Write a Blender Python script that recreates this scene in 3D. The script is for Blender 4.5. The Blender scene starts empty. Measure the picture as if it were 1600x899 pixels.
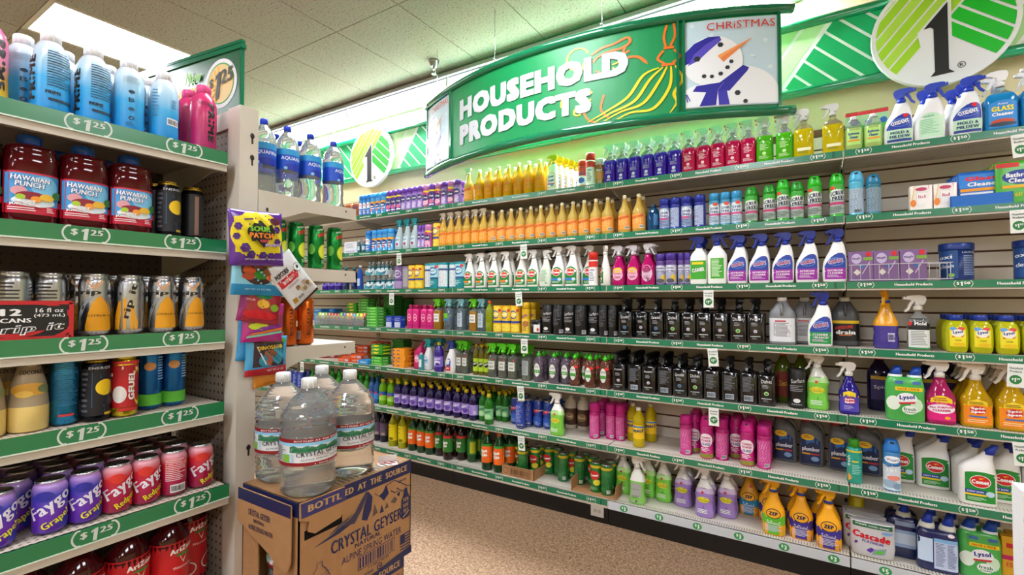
import bpy, bmesh, math, random
from math import pi, sin, cos, radians
random.seed(7)
S = bpy.context.scene
COL = S.collection

# ---------------------------------------------------------------- camera
F_PX, YAW, PITCH, EYE = 755.985, 32.2022, 1.3622, 1.3835     # focal length in pixels of a 1600 px frame
cam = bpy.data.cameras.new('camera'); cam.sensor_width = 36; cam.lens = F_PX/1600*36; cam.clip_start = .02
camo = bpy.data.objects.new('camera', cam); COL.objects.link(camo)
camo.location = (0, 0, EYE); camo.rotation_euler = (radians(90+PITCH), 0, radians(YAW)); S.camera = camo

# ---------------------------------------------------------------- world and exposure
wd = bpy.data.worlds.new('world'); S.world = wd; wd.use_nodes = True
wd.node_tree.nodes['Background'].inputs[0].default_value = (1, .98, .95, 1)
wd.node_tree.nodes['Background'].inputs[1].default_value = .35
S.view_settings.view_transform = 'Standard'; S.view_settings.look = 'None'
S.view_settings.exposure = 0.10; S.view_settings.gamma = 1
S.cycles.use_denoising = True
S.cycles.max_bounces = 10; S.cycles.transmission_bounces = 10; S.cycles.transparent_max_bounces = 12; S.cycles.diffuse_bounces = 4
S.cycles.caustics_reflective = False; S.cycles.caustics_refractive = False; S.cycles.sample_clamp_indirect = 6
STRIP_LIGHT, TROFFER = 120, 26          # emission of the wall strip light and of the ceiling troffers

# ---------------------------------------------------------------- measured layout (metres)
D = 2.8466                                            # front edge of the wall shelves
ZT = [None, 2.1102, 1.7915, 1.4677, 1.1465, .8217, .4843, .1494]   # wall shelf heights, top to bottom
JX = .1204                                            # x of a joint between two 1.22 m bays
ZL = [None, 1.8365, 1.5623, 1.2882, 1.0679, .8247, .50]            # left rack shelf heights
GX = -1.545                                           # front edge of the left rack
HC = 3.294                                            # ceiling
WALL = 3.27
_a, _t = radians(YAW), radians(PITCH)
def ray(px, py):
    r = (px-800)/F_PX; u = (449.5-py)/F_PX
    d = cos(_t)-u*sin(_t); z = sin(_t)+u*cos(_t)
    return (-sin(_a)*d+cos(_a)*r, cos(_a)*d+sin(_a)*r, z)
def at_y(px, py, y): d = ray(px, py); k = y/d[1]; return (d[0]*k, y, d[2]*k+EYE)
def at_x(px, py, x): d = ray(px, py); k = x/d[0]; return (x, d[1]*k, d[2]*k+EYE)
def at_z(px, py, z): d = ray(px, py); k = (z-EYE)/d[2]; return (d[0]*k, d[1]*k, z)

# ---------------------------------------------------------------- materials
def lin(h):
    h = h.lstrip('#'); c = [int(h[i:i+2], 16)/255 for i in (0, 2, 4)]
    return tuple(x/12.92 if x <= .04045 else ((x+.055)/1.055)**2.4 for x in c)+(1,)
_M = {}
def M(col, kind='plastic', name=None):
    k = (col, kind)
    if k in _M: return _M[k]
    m = bpy.data.materials.new(name or (kind+'_'+col.lstrip('#'))); m.use_nodes = True
    nt = m.node_tree; b = nt.nodes['Principled BSDF']; I = b.inputs
    I['Base Color'].default_value = lin(col)
    if kind == 'plastic': I['Roughness'].default_value = .32
    elif kind == 'paper': I['Roughness'].default_value = .5
    elif kind == 'ink': I['Roughness'].default_value = .42
    elif kind == 'matte': I['Roughness'].default_value = .85; I['Specular IOR Level'].default_value = .2
    elif kind == 'film': I['Roughness'].default_value = .22; I['Specular IOR Level'].default_value = .8
    elif kind == 'board': I['Roughness'].default_value = .42
    elif kind == 'gloss': I['Roughness'].default_value = .12; I['Coat Weight'].default_value = .6
    elif kind == 'foil': I['Roughness'].default_value = .27; I['Metallic'].default_value = .75
    elif kind == 'metal': I['Roughness'].default_value = .25; I['Metallic'].default_value = 1
    elif kind == 'liquid': I['Roughness'].default_value = .08; I['Transmission Weight'].default_value = .38; I['IOR'].default_value = 1.2; I['Coat Weight'].default_value = .5
    elif kind == 'dark_liquid': I['Roughness'].default_value = .08; I['Transmission Weight'].default_value = .25; I['IOR'].default_value = 1.3; I['Coat Weight'].default_value = .5
    elif kind == 'clear': I['Roughness'].default_value = .03; I['Transmission Weight'].default_value = .80; I['IOR'].default_value = 1.08; I['Coat Weight'].default_value = .6
    elif kind == 'water': I['Roughness'].default_value = .0; I['Transmission Weight'].default_value = .86; I['IOR'].default_value = 1.22; I['Coat Weight'].default_value = 1.0
    elif kind == 'frost': I['Roughness'].default_value = .15; I['Transmission Weight'].default_value = .22; I['Subsurface Weight'].default_value = .0; I['IOR'].default_value = 1.1; I['Coat Weight'].default_value = .4
    if kind in ('plastic', 'matte', 'paper', 'film'):      # fine procedural unevenness of the surface
        n = nt.nodes.new('ShaderNodeTexNoise'); n.inputs['Scale'].default_value = 60; n.inputs['Detail'].default_value = 2
        mr = nt.nodes.new('ShaderNodeMapRange'); r = I['Roughness'].default_value
        mr.inputs[3].default_value = r*.8; mr.inputs[4].default_value = min(1, r*1.25)
        nt.links.new(n.outputs[0], mr.inputs[0]); nt.links.new(mr.outputs[0], I['Roughness'])
    _M[k] = m; return m
def emit(name, col, s):
    m = bpy.data.materials.new(name); m.use_nodes = True; b = m.node_tree.nodes['Principled BSDF']
    b.inputs['Base Color'].default_value = lin(col); b.inputs['Emission Color'].default_value = lin(col); b.inputs['Emission Strength'].default_value = s
    return m
class N:                                               # tiny node helper
    def __init__(s, name, rough=.6):
        s.m = bpy.data.materials.new(name); s.m.use_nodes = True; s.t = s.m.node_tree; s.b = s.t.nodes['Principled BSDF']
        s.b.inputs['Roughness'].default_value = rough
        s.co = s.t.nodes.new('ShaderNodeTexCoord').outputs['Object']
    def n(s, ty, **kw):
        x = s.t.nodes.new(ty)
        for k, v in kw.items(): setattr(x, k, v)
        return x
    def l(s, a, b): s.t.links.new(a, b)
    def math(s, op, a, b=0.0, c=None):
        x = s.n('ShaderNodeMath', operation=op)
        for i, v in enumerate((a, b, c)):
            if v is None: continue
            if isinstance(v, (int, float)): x.inputs[i].default_value = v
            else: s.l(v, x.inputs[i])
        return x.outputs[0]
    def noise(s, sc, det=3, rough=.5):
        x = s.n('ShaderNodeTexNoise'); x.inputs['Scale'].default_value = sc; x.inputs['Detail'].default_value = det; x.inputs['Roughness'].default_value = rough
        s.l(s.co, x.inputs['Vector']); return x.outputs[0]
    def ramp(s, f, stops):
        x = s.n('ShaderNodeValToRGB'); e = x.color_ramp.elements
        while len(e) < len(stops): e.new(.5)
        for el, (p, c) in zip(e, stops): el.position = p; el.color = lin(c)
        s.l(f, x.inputs[0]); return x.outputs[0]
    def mix(s, f, a, b, blend='MIX'):
        x = s.n('ShaderNodeMix', data_type='RGBA', blend_type=blend)
        for i, v in ((0, f), (6, a), (7, b)):
            if isinstance(v, (int, float)): x.inputs[i].default_value = v
            elif isinstance(v, str): x.inputs[i].default_value = lin(v)
            else: s.l(v, x.inputs[i])
        return x.outputs[2]
    def color(s, c): s.l(c, s.b.inputs['Base Color'])
    def bump(s, h, st, d=.002):
        x = s.n('ShaderNodeBump'); x.inputs['Strength'].default_value = st; x.inputs['Distance'].default_value = d
        s.l(h, x.inputs['Height']); s.l(x.outputs[0], s.b.inputs['Normal'])
    def xyz(s):
        x = s.n('ShaderNodeSeparateXYZ'); s.l(s.co, x.inputs[0]); return x.outputs

def mat_floor():
    k = N('speckled_floor', .45); a = k.noise(95, 2, .6); b = k.noise(1.6, 4); c = k.noise(38, 3)
    base = k.ramp(a, [(.30, '#38261a'), (.42, '#6e503a'), (.52, '#937257'), (.66, '#bb9e7e')])
    base = k.mix(.35, base, k.ramp(c, [(.35, '#6f523c'), (.65, '#b4957a')]))
    k.color(k.mix(k.ramp(b, [(.3, '#000000'), (.75, '#555555')]), base, '#80634a')); return k.m
def mat_tile():
    k = N('mineral_ceiling_tile', .9); a = k.noise(85, 3, .65); b = k.noise(220, 1)
    m1 = k.ramp(a, [(.36, '#4a4339'), (.41, '#aaa395'), (1, '#b3ad9f')])
    k.color(m1); k.bump(a, .35); return k.m
def mat_peg(c1='#9a9084', c2='#aca296'):               # pegboard holes (under 3 px in the photograph) on a 25 mm grid
    k = N('pegboard', .55); X = k.xyz()
    def cell(v): f = k.math('FRACT', k.math('MULTIPLY', v, 39.37)); g = k.math('SUBTRACT', f, .5); return k.math('MULTIPLY', g, g)
    u = k.math('ADD', X[0], X[1]); d = k.math('ADD', cell(u), cell(X[2]))
    h = k.math('LESS_THAN', d, .028)
    k.color(k.mix(h, k.ramp(k.noise(3), [(.3, c1), (.7, c2)]), '#2b2622')); return k.m
def mat_deck():                                        # shelf deck with two rows of slots near the front edge
    k = N('slotted_shelf_deck', .38); X = k.xyz()
    fx = k.math('LESS_THAN', k.math('FRACT', k.math('MULTIPLY', X[0], 80)), .42)
    def band(c, w): return k.math('LESS_THAN', k.math('ABSOLUTE', k.math('SUBTRACT', X[1], c)), w)
    bands = k.math('ADD', k.math('ADD', band(.030, .006), band(.047, .006)), k.math('ADD', band(.20, .004), band(.37, .005)))
    top = k.math('GREATER_THAN', X[2], -.0302)
    s = k.math('MULTIPLY', k.math('MULTIPLY', fx, bands), top)
    base = k.ramp(k.noise(4, 5), [(.3, '#cfc7b8'), (.55, '#dcd5c8'), (.8, '#d4ccbd')])
    k.color(k.mix(s, base, '#6c6459')); return k.m
def mat_noise(name, a, b, sc=8, rough=.6, det=3):
    k = N(name, rough); k.color(k.ramp(k.noise(sc, det), [(.35, a), (.65, b)])); return k.m
def mat_card():
    k = N('corrugated_cardboard', .8); k.color(k.mix(.6, k.ramp(k.noise(30, 4), [(.3, '#9c7148'), (.7, '#b2855a')]), k.ramp(k.noise(2.5), [(.3, '#a0744a'), (.7, '#b68a5e')]))); return k.m
def mat_slat():
    k = N('slatwall_laminate', .5); k.color(k.ramp(k.noise(5, 4), [(.3, '#e6ddd0'), (.7, '#efe7dc')])); return k.m
def mat_grad(name, stops, z0, z1, rough=.25, trans=0, coat=.0):   # a printed colour fade up a sleeve or a bag
    k = N(name, rough); X = k.xyz()
    k.color(k.ramp(k.math('DIVIDE', k.math('SUBTRACT', X[2], z0), z1-z0), stops)); k.b.inputs['Transmission Weight'].default_value = trans
    k.b.inputs['Coat Weight'].default_value = coat; return k.m
FLOOR, TILE, PEG, DECK, CARD, SLAT = mat_floor(), mat_tile(), mat_peg(), mat_deck(), mat_card(), mat_slat()
BEIGE = mat_noise('painted_beige_steel', '#c9c0b1', '#d3cbbd', 3, .4)
WALLM = mat_noise('cream_wall_paint', '#e9dcae', '#ede1b8', 2, .8)
STRIPM = M('#1d7a56', 'film')

# ---------------------------------------------------------------- mesh building
_T = {}
def text_geo(s, bold=.03):                             # flat lettering, normalised to a unit box; verts and faces
    k = (s, bold)
    if k in _T: return _T[k]
    c = bpy.data.curves.new('lettering', 'FONT'); c.body = s; c.size = 1; c.resolution_u = 2; c.space_character = 1.0+(bold if bold < .2 else (bold-.2)*1.1)*1.6
    o = bpy.data.objects.new('lettering', c); COL.objects.link(o)
    me = o.to_mesh(); v0 = [(p.co.x, p.co.y) for p in me.vertices]; f0 = [tuple(p.vertices) for p in me.polygons]
    o.to_mesh_clear(); bpy.data.objects.remove(o); bpy.data.curves.remove(c); v, f = [], []
    if s == '1': v0 = [(.0, .50), (.02, .50), (.13, .56), (.13, .0), (.34, .0), (.34, .72), (.22, .72), (.0, .62)]; f0 = [(3, 4, 5, 2), (2, 5, 6, 7), (0, 1, 2, 7)]
    for dx, dy in ([(0, 0)] if bold < .025 or s == '1' else [(-bold*.8, 0), (bold*.8, 0)] if bold < .08 else [(-bold*.8, 0), (bold*.8, 0), (0, bold*.45), (0, -bold*.45)] if bold < .2 else [(0, 0)]+[((bold-.2)*gx, (bold-.2)*gy) for gx in (-1, -.5, 0, .5, 1) for gy in (-.8, -.4, 0, .4, .8) if abs(gx) == 1 or abs(gy) == .8]):
        q = len(v); v += [(x+dx, y+dy) for x, y in v0]; f += [tuple(i+q for i in g) for g in f0]
    xs = [p[0] for p in v] or [0, 1]; ys = [p[1] for p in v] or [0, 1]
    x0, x1, y0, y1 = min(xs), max(xs), min(ys), max(ys)
    v = [((x-(x0+x1)/2)/(x1-x0), (y-(y0+y1)/2)/(y1-y0)) for x, y in v]
    _T[k] = (v, f, max(1, len(v0))); return _T[k]
def clip(poly, a, b, c):                               # keep a*x+b*y<=c
    out = []
    for i in range(len(poly)):
        p, q = poly[i], poly[(i+1) % len(poly)]; dp = a*p[0]+b*p[1]-c; dq = a*q[0]+b*q[1]-c
        if dp <= 0: out.append(p)
        if dp*dq < 0: t = dp/(dp-dq); out.append((p[0]+(q[0]-p[0])*t, p[1]+(q[1]-p[1])*t))
    return out
def circle(cx, cy, r, n=40, ry=None): return [(cx+r*cos(2*pi*i/n), cy+(ry or r)*sin(2*pi*i/n)) for i in range(n)]
class MB:
    def __init__(s): s.v, s.f, s.mi, s.mats, s.sm, s.grid = [], [], [], [], [], None
    def slot(s, m):
        if m not in s.mats: s.mats.append(m)
        return s.mats.index(m)
    def add(s, vs, fs, m, smooth=False):
        o = len(s.v); s.v += vs; k = s.slot(m)
        for f in fs: s.f.append(tuple(i+o for i in f)); s.mi.append(k); s.sm.append(smooth)
    def box(s, x0, x1, y0, y1, z0, z1, m):
        s.add([(x, y, z) for z in (z0, z1) for y in (y0, y1) for x in (x0, x1)],
              [(0, 2, 3, 1), (4, 5, 7, 6), (0, 1, 5, 4), (1, 3, 7, 5), (3, 2, 6, 7), (2, 0, 4, 6)], m)
    def prism(s, poly, y0, y1, m, axis='y', smooth=False):
        n = len(poly)
        f3 = {'y': lambda a, b, c: (a, c, b), 'x': lambda a, b, c: (c, a, b), 'z': lambda a, b, c: (a, b, c)}[axis]
        vs = [f3(a, b, y0) for a, b in poly]+[f3(a, b, y1) for a, b in poly]
        s.add(vs, [tuple(range(n)), tuple(reversed(range(n, 2*n)))]+[(i, n+i, n+(i+1) % n, (i+1) % n) for i in range(n)], m, smooth)
    def loft(s, rings, m, seg=24, cap=True, mats=None):    # ring: (z, rx, ry, n, cx, cy)
        vs, fs = [], []
        for z, rx, ry, n, cx, cy in rings:
            for i in range(seg):
                t = 2*pi*i/seg; a, b = sin(t), -cos(t)
                vs.append((cx+rx*math.copysign(abs(a)**(2/n), a), cy+ry*math.copysign(abs(b)**(2/n), b), z))
        for k in range(len(rings)-1):
            for i in range(seg):
                j = (i+1) % seg; fs.append((k*seg+i, k*seg+j, (k+1)*seg+j, (k+1)*seg+i))
        if mats:
            o = len(s.v); s.v += vs
            for q, f in enumerate(fs): s.f.append(tuple(i+o for i in f)); s.mi.append(s.slot(mats[q//seg])); s.sm.append(True)
            L = len(rings)-1
            s.f.append(tuple(o+i for i in reversed(range(seg)))); s.mi.append(s.slot(mats[0])); s.sm.append(False)
            s.f.append(tuple(o+L*seg+i for i in range(seg))); s.mi.append(s.slot(mats[-1])); s.sm.append(False)
        else:
            s.add(vs, fs, m, True)
            if cap:
                o = len(s.v)-len(vs); L = len(rings)-1; k = s.slot(m)
                s.f.append(tuple(o+i for i in reversed(range(seg)))); s.mi.append(k); s.sm.append(False)
                s.f.append(tuple(o+L*seg+i for i in range(seg))); s.mi.append(k); s.sm.append(False)
    def cyl(s, r, z0, z1, m, cx=0, cy=0, seg=20, r2=None): s.loft([(z0, r, r, 2, cx, cy), (z1, r2 or r, r2 or r, 2, cx, cy)], m, seg)
    def tube(s, pts, r, m, seg=8):
        from mathutils import Vector
        P = [Vector(p) for p in pts]; vs, fs = [], []
        for i, p in enumerate(P):
            d = (P[min(i+1, len(P)-1)]-P[max(i-1, 0)]).normalized()
            up = Vector((0, 0, 1)) if abs(d.z) < .95 else Vector((1, 0, 0))
            a = d.cross(up).normalized(); b = a.cross(d)
            for j in range(seg): t = 2*pi*j/seg; vs.append(tuple(p+a*r*cos(t)+b*r*sin(t)))
        for i in range(len(P)-1):
            for j in range(seg): k = (j+1) % seg; fs.append((i*seg+j, (i+1)*seg+j, (i+1)*seg+k, i*seg+k))
        fs += [tuple(range(seg)), tuple(reversed(range((len(P)-1)*seg, len(P)*seg)))]
        s.add(vs, fs, m, True)
    # ---- print on a surface; surf(u, v, eps) -> point
    def poly(s, surf, P, e, m, g):                         # convex polygon, cut into cells so that it follows the surface
        du, dv = g
        u0, u1 = min(p[0] for p in P), max(p[0] for p in P); i = math.floor(u0/du)
        while i*du < u1:
            Q = clip(clip(P, -1, 0, -i*du), 1, 0, (i+1)*du) if True else P
            if len(Q) > 2:
                v0, v1 = min(p[1] for p in Q), max(p[1] for p in Q); j = math.floor(v0/dv)
                while j*dv < v1:
                    R_ = clip(clip(Q, 0, -1, -j*dv), 0, 1, (j+1)*dv)
                    if len(R_) > 2: s.add([surf(x, y, e) for x, y in R_], [tuple(range(len(R_)))], m)
                    j += 1
            i += 1
    def decals(s, surf, items, e0=.0006, de=.00022, kind='ink', asp=1, grid=None):
        e = e0; s.grid = grid
        for it in items:
            ty = it[0]; 
            if ty == 'r':
                u0, u1, v0, v1, c = it[1:6]; arch = it[6] if len(it) > 6 else 0
                nu = max(2, math.ceil(abs(u1-u0)*7)); nv = max(1, math.ceil(abs(v1-v0)*7)); cols = []
                for i in range(nu+1):
                    w = 2*i/nu-1; cols.append((u0+(u1-u0)*i/nu, v0, v1-arch*w*w))
                s._cols(surf, cols, nv, e, M(c, kind) if isinstance(c, str) else c)
            elif ty == 'e':
                cu, cv, ru, rv, c = it[1:6]; n = 12; cols = []
                for i in range(n+1):
                    w = -cos(pi*i/n); h = math.sqrt(max(0, 1-w*w)); cols.append((cu+ru*w, cv-rv*h, cv+rv*h))
                s._cols(surf, cols, 2, e, M(c, kind))
            elif ty == 'c': s._cols(surf, it[1], 2, e, M(it[2], kind))         # free column polygon
            elif ty == 't':
                cu, cv, w, h, st, c = it[1:7]; rot = radians(it[7]) if len(it) > 7 else 0; sh = it[8] if len(it) > 8 else 0
                bold = it[10] if len(it) > 10 else .03
                v, f, nb = text_geo(st, bold); vs = []; dl = .0002 if bold > .2 else .00004
                for iv, (x, y) in enumerate(v):
                    x2 = x*w+y*h*sh; y2 = y*h
                    if rot: x2, y2 = x2*cos(rot)-y2*sin(rot)*asp, x2*sin(rot)/asp+y2*cos(rot)
                    vs.append(surf(cu+x2, cv+y2, e+(.0012 if grid else .0002)+dl*(iv//nb)))
                s.add(vs, f, M(c, kind))
            elif ty == 'l':                                                    # fine print: rows of short bars
                u0, u1, v0, v1, n, c = it[1:7]; rnd = random.Random(n*7+int(100*u1)); vs, fs = [], []
                for i in range(n):
                    va = v1-(v1-v0)*i/n; vb = va-(v1-v0)/n*.45; x1 = u0+(u1-u0)*rnd.uniform(.6, 1); k = 4
                    for j in range(k):
                        a, b = u0+(x1-u0)*j/k, u0+(x1-u0)*(j+1)/k; o = len(vs)
                        vs += [surf(a, vb, e), surf(b, vb, e), surf(b, va, e), surf(a, va, e)]; fs.append((o, o+1, o+2, o+3))
                s.add(vs, fs, M(c, kind))
            elif ty == 'b':                                                    # bar code
                u0, u1, v0, v1, c = it[1:6]; rnd = random.Random(5); vs, fs = [], []; x = u0; n = 0
                while x < u1 and n < 40:
                    w = (u1-u0)*rnd.choice((.02, .03, .05)); o = len(vs)
                    vs += [surf(x, v0, e), surf(min(x+w, u1), v0, e), surf(min(x+w, u1), v1, e), surf(x, v1, e)]; fs.append((o, o+1, o+2, o+3)); x += w+(u1-u0)*rnd.choice((.02, .03)); n += 1
                s.add(vs, fs, M(c, kind))
            elif ty == 'w':                                                    # ribbon stroke through points, width
                pts, w, c = it[1:4]; vs, fs = [], []
                n = len(pts)
                for i, (x, y) in enumerate(pts):
                    ax, ay = pts[max(i-1, 0)]; bx, by = pts[min(i+1, n-1)]; L = math.hypot(bx-ax, by-ay) or 1
                    wi = w[i] if isinstance(w, (list, tuple)) else w
                    nx, ny = -(by-ay)/L*wi/2, (bx-ax)/L*wi/2
                    vs += [surf(x+nx, y+ny, e), surf(x-nx, y-ny, e)]
                    if i: fs.append((2*i-2, 2*i-1, 2*i+1, 2*i))
                s.add(vs, fs, M(c, kind))
            elif ty == 'q' and grid: s.poly(surf, it[1], e, M(it[2], kind), grid)
            elif ty == 'q':                                                    # convex polygon
                s.add([surf(x, y, e) for x, y in it[1]], [tuple(range(len(it[1])))], M(it[2], kind))
            e += de
    def _cols(s, surf, cols, nv, e, m):
        if s.grid:
            for (u0, a0, b0), (u1, a1, b1) in zip(cols, cols[1:]):
                P = [(u0, a0), (u1, a1), (u1, b1)]+([(u0, b0)] if b0-a0 > 1e-6 else [])
                s.poly(surf, P, e, m, s.grid)
            return
        vs, fs = [], []
        for u, a, b in cols:
            for j in range(nv+1): vs.append(surf(u, a+(b-a)*j/nv, e))
        n = nv+1
        for i in range(len(cols)-1):
            for j in range(nv): fs.append((i*n+j, (i+1)*n+j, (i+1)*n+j+1, i*n+j+1))
        s.add(vs, fs, m, True)
    def mesh(s, name):
        me = bpy.data.meshes.new(name); me.from_pydata(s.v, [], s.f)
        for m in s.mats: me.materials.append(m)
        me.polygons.foreach_set('material_index', s.mi); me.polygons.foreach_set('use_smooth', s.sm); me.update(); return me
    def obj(s, name, parent=None, loc=(0, 0, 0), rz=0):
        o = bpy.data.objects.new(name, s.mesh(name)); COL.objects.link(o); o.location = loc; o.rotation_euler.z = rz
        if parent: o.parent = parent
        return o
def fix_normals(me):
    bm = bmesh.new(); bm.from_mesh(me); bmesh.ops.recalc_face_normals(bm, faces=bm.faces); bm.to_mesh(me); bm.free()
def tag(o, label, cat, group=None, kind=None):
    o['label'] = label; o['category'] = cat
    if group: o['group'] = group
    if kind: o['kind'] = kind
    return o
def empty(name, loc=(0, 0, 0), rz=0, parent=None):
    o = bpy.data.objects.new(name, None); COL.objects.link(o); o.location = loc; o.rotation_euler.z = rz; o.empty_display_size = .02
    if parent: o.parent = parent
    return o
def inst(name, me, parent, loc=(0, 0, 0), rz=0):
    o = bpy.data.objects.new(name, me); COL.objects.link(o); o.location = loc; o.rotation_euler.z = rz
    if parent: o.parent = parent
    return o
def plane_surf(p0, ux, uz, nrm):                       # flat surface: origin, u axis, v axis, normal
    return lambda u, v, e: tuple(p0[i]+ux[i]*u+uz[i]*v+nrm[i]*e for i in range(3))

# ================================================================ the setting
def struct(o): o['kind'] = 'structure'; return o
def slab(name, x0, x1, y0, y1, z0, z1, m): b = MB(); b.box(x0, x1, y0, y1, z0, z1, m); return struct(b.obj(name))
XL, XR, YB = -9, 4.5, -8
slab('floor', XL, XR, YB, WALL+.1, -.1, 0, FLOOR)
wall_back = slab('wall_back', XL, XR, WALL, WALL+.1, 0, HC+.1, WALLM)
slab('wall_left', XL-.1, XL, YB, WALL+.1, 0, HC+.1, WALLM)
slab('wall_right', XR, XR+.1, YB, WALL+.1, 0, HC+.1, WALLM)
slab('wall_front', XL, XR, YB-.1, YB, 0, HC+.1, WALLM)
ceiling = slab('ceiling', XL, XR, YB, WALL+.1, HC+.012, HC+.1, M('#8d877b', 'matte'))
TX, TY = -4.104, 2.222                                 # a crossing of the ceiling grid
troffers = []
b = MB(); b.box(.003, .607, -1.217, -.003, -.012, 0, TILE); tile_me = b.mesh('ceiling_tile')
lights = {(-1, 0), (4, 0), (10, 0)} | {(i, j) for i in (-1, 5, 10) for j in (2, 4, 6)}     # grid cells with a light in place of a tile
for i in range(-8, 15):
    for j in range(0, 9):
        if (i, j) in lights: continue
        x, y = TX+i*.61, TY-j*1.22
        if x+.61 > XR or x < XL or y-1.22 < YB: continue
        inst('ceiling_tile', tile_me, ceiling, (x, y, HC+.012))
b = MB()
for i in range(-8, 14): b.box(TX+i*.61+.003, TX+i*.61+.607, TY+.003, WALL-.03, HC, HC+.012, TILE)
o = b.obj('ceiling_tile', ceiling)
TEM = emit('troffer_diffuser', '#f4f8ff', TROFFER)
b = MB(); b.box(.0, .61, -1.22, -1.19, -.012, .004, BEIGE); b.box(.0, .61, -.03, 0, -.012, .004, BEIGE); b.box(0, .03, -1.19, -.03, -.012, .004, BEIGE); b.box(.58, .61, -1.19, -.03, -.012, .004, BEIGE); fr_me = b.mesh('frame')
b = MB(); b.box(.03, .58, -1.19, -.03, -.006, .003, TEM); df_me = b.mesh('diffuser')
for n, (i, j) in enumerate(sorted(lights)):
    r = empty('ceiling_light', (TX+i*.61, TY-j*1.22, HC+.010)); inst('frame', fr_me, r); inst('diffuser', df_me, r)
    if (i, j) == (-1, 0): tag(r, 'bright rectangular recessed ceiling light above the left rack of drinks', 'ceiling light')
    else: tag(r, 'recessed ceiling light outside the picture, over the aisle', 'ceiling light', 'ceiling lights out of view')

# slatwall: backing board per bay and every slat
GROOVE = mat_noise('slatwall_groove', '#5a3d29', '#6e4c34', 10, .8)
b = MB(); b.box(.002, 1.218, -.006, .006, -.033, .033, SLAT); b.box(.002, 1.218, -.001, .006, .033, .043, GROOVE); slat_me = b.mesh('slat')
BAYS = list(range(-5, 2))                              # bays to the left and right of the joint at JX
for n, k in enumerate(BAYS):
    x = JX+(k-1)*1.22
    b = MB(); b.box(x, x+1.22, 3.252, WALL-.002, .02, 2.35, GROOVE); bb = b.obj('slatwall_board')
    for q in range(30): inst('slat', slat_me, bb, (x, 3.246, .05+q*.0765))
    struct(bb)
# slotted uprights between bays
b = MB(); b.box(-.018, .018, 3.218, 3.238, .05, 2.3, BEIGE)
for q in range(56): b.box(-.006, .006, 3.2165, 3.219, .08+q*.04, .10+q*.04, M('#26221e'))
up_me = b.mesh('upright')
for n, k in enumerate(range(-6, 2)):
    o = inst('shelf_upright', up_me, None, (JX+k*1.22, 0, 0)); tag(o, ['slotted shelf upright at the far left, mostly hidden', 'slotted shelf upright behind the canned drinks', 'slotted shelf upright left of the box stacks', 'slotted shelf upright behind the box stacks', 'slotted shelf upright behind the teal canisters', 'slotted shelf upright left of the black spray bottles', 'slotted shelf upright beside the purple-labelled white sprays', 'slotted shelf upright past the right edge'][n], 'upright', 'slotted uprights of the wall shelving')

# ---------------------------------------------------------------- wall strip light along the top of the back wall
r = empty('strip_light', (0, 0, 0)); tag(r, 'long bright fluorescent strip light running under the ceiling along the wall', 'light fixture')
WM = M('#c9ccd2', 'plastic'); SEM = emit('tube_glow', '#f6fbff', 30)
x0, x1 = -7.6, -.05
b = MB(); b.box(x0, x1, 3.09, 3.262, 3.235, 3.282, WM); b.box(x0, x1, 3.235, 3.262, 3.13, 3.235, WM); b.box(x0, x1, 3.088, 3.094, 3.222, 3.236, M('#8b8f96')); b.obj('housing', r)
b = MB()
for i in range(6):
    xa = x0+.03+i*1.25; b.loft([(0, .017, .017, 2, 0, 0), (1.2, .017, .017, 2, 0, 0)], SEM, 12)
    k = len(b.v)-24
    for q in range(k, k+24): X, Y, Z = b.v[q]; b.v[q] = (xa+Z, 3.14+X, 3.192+Y)
b.obj('fluorescent_tube', r)
LG1, LG2 = emit('lens_front_glow', '#f6fbff', 9), emit('lens_bottom_glow', '#f8fcff', STRIP_LIGHT)
b = MB(); b.box(x0, x1, 3.092, 3.098, 3.158, 3.232, LG1); b.obj('front_lens', r)
b = MB(); b.box(x0, x1, 3.098, 3.225, 3.150, 3.156, LG2); b.obj('bottom_lens', r)
b = MB(); b.box(x0, x1, 3.060, 3.09, 3.232, 3.240, WM); b.obj('brow', r)
for i in range(7):
    b = MB(); xa = x0+.02+i*1.25; b.box(xa-.012, xa+.012, 3.08, 3.23, 3.142, 3.152, M('#e6e8ea')); b.box(xa-.01, xa+.01, 3.078, 3.09, 3.142, 3.24, M('#e6e8ea')); b.obj('clip', r)

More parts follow.
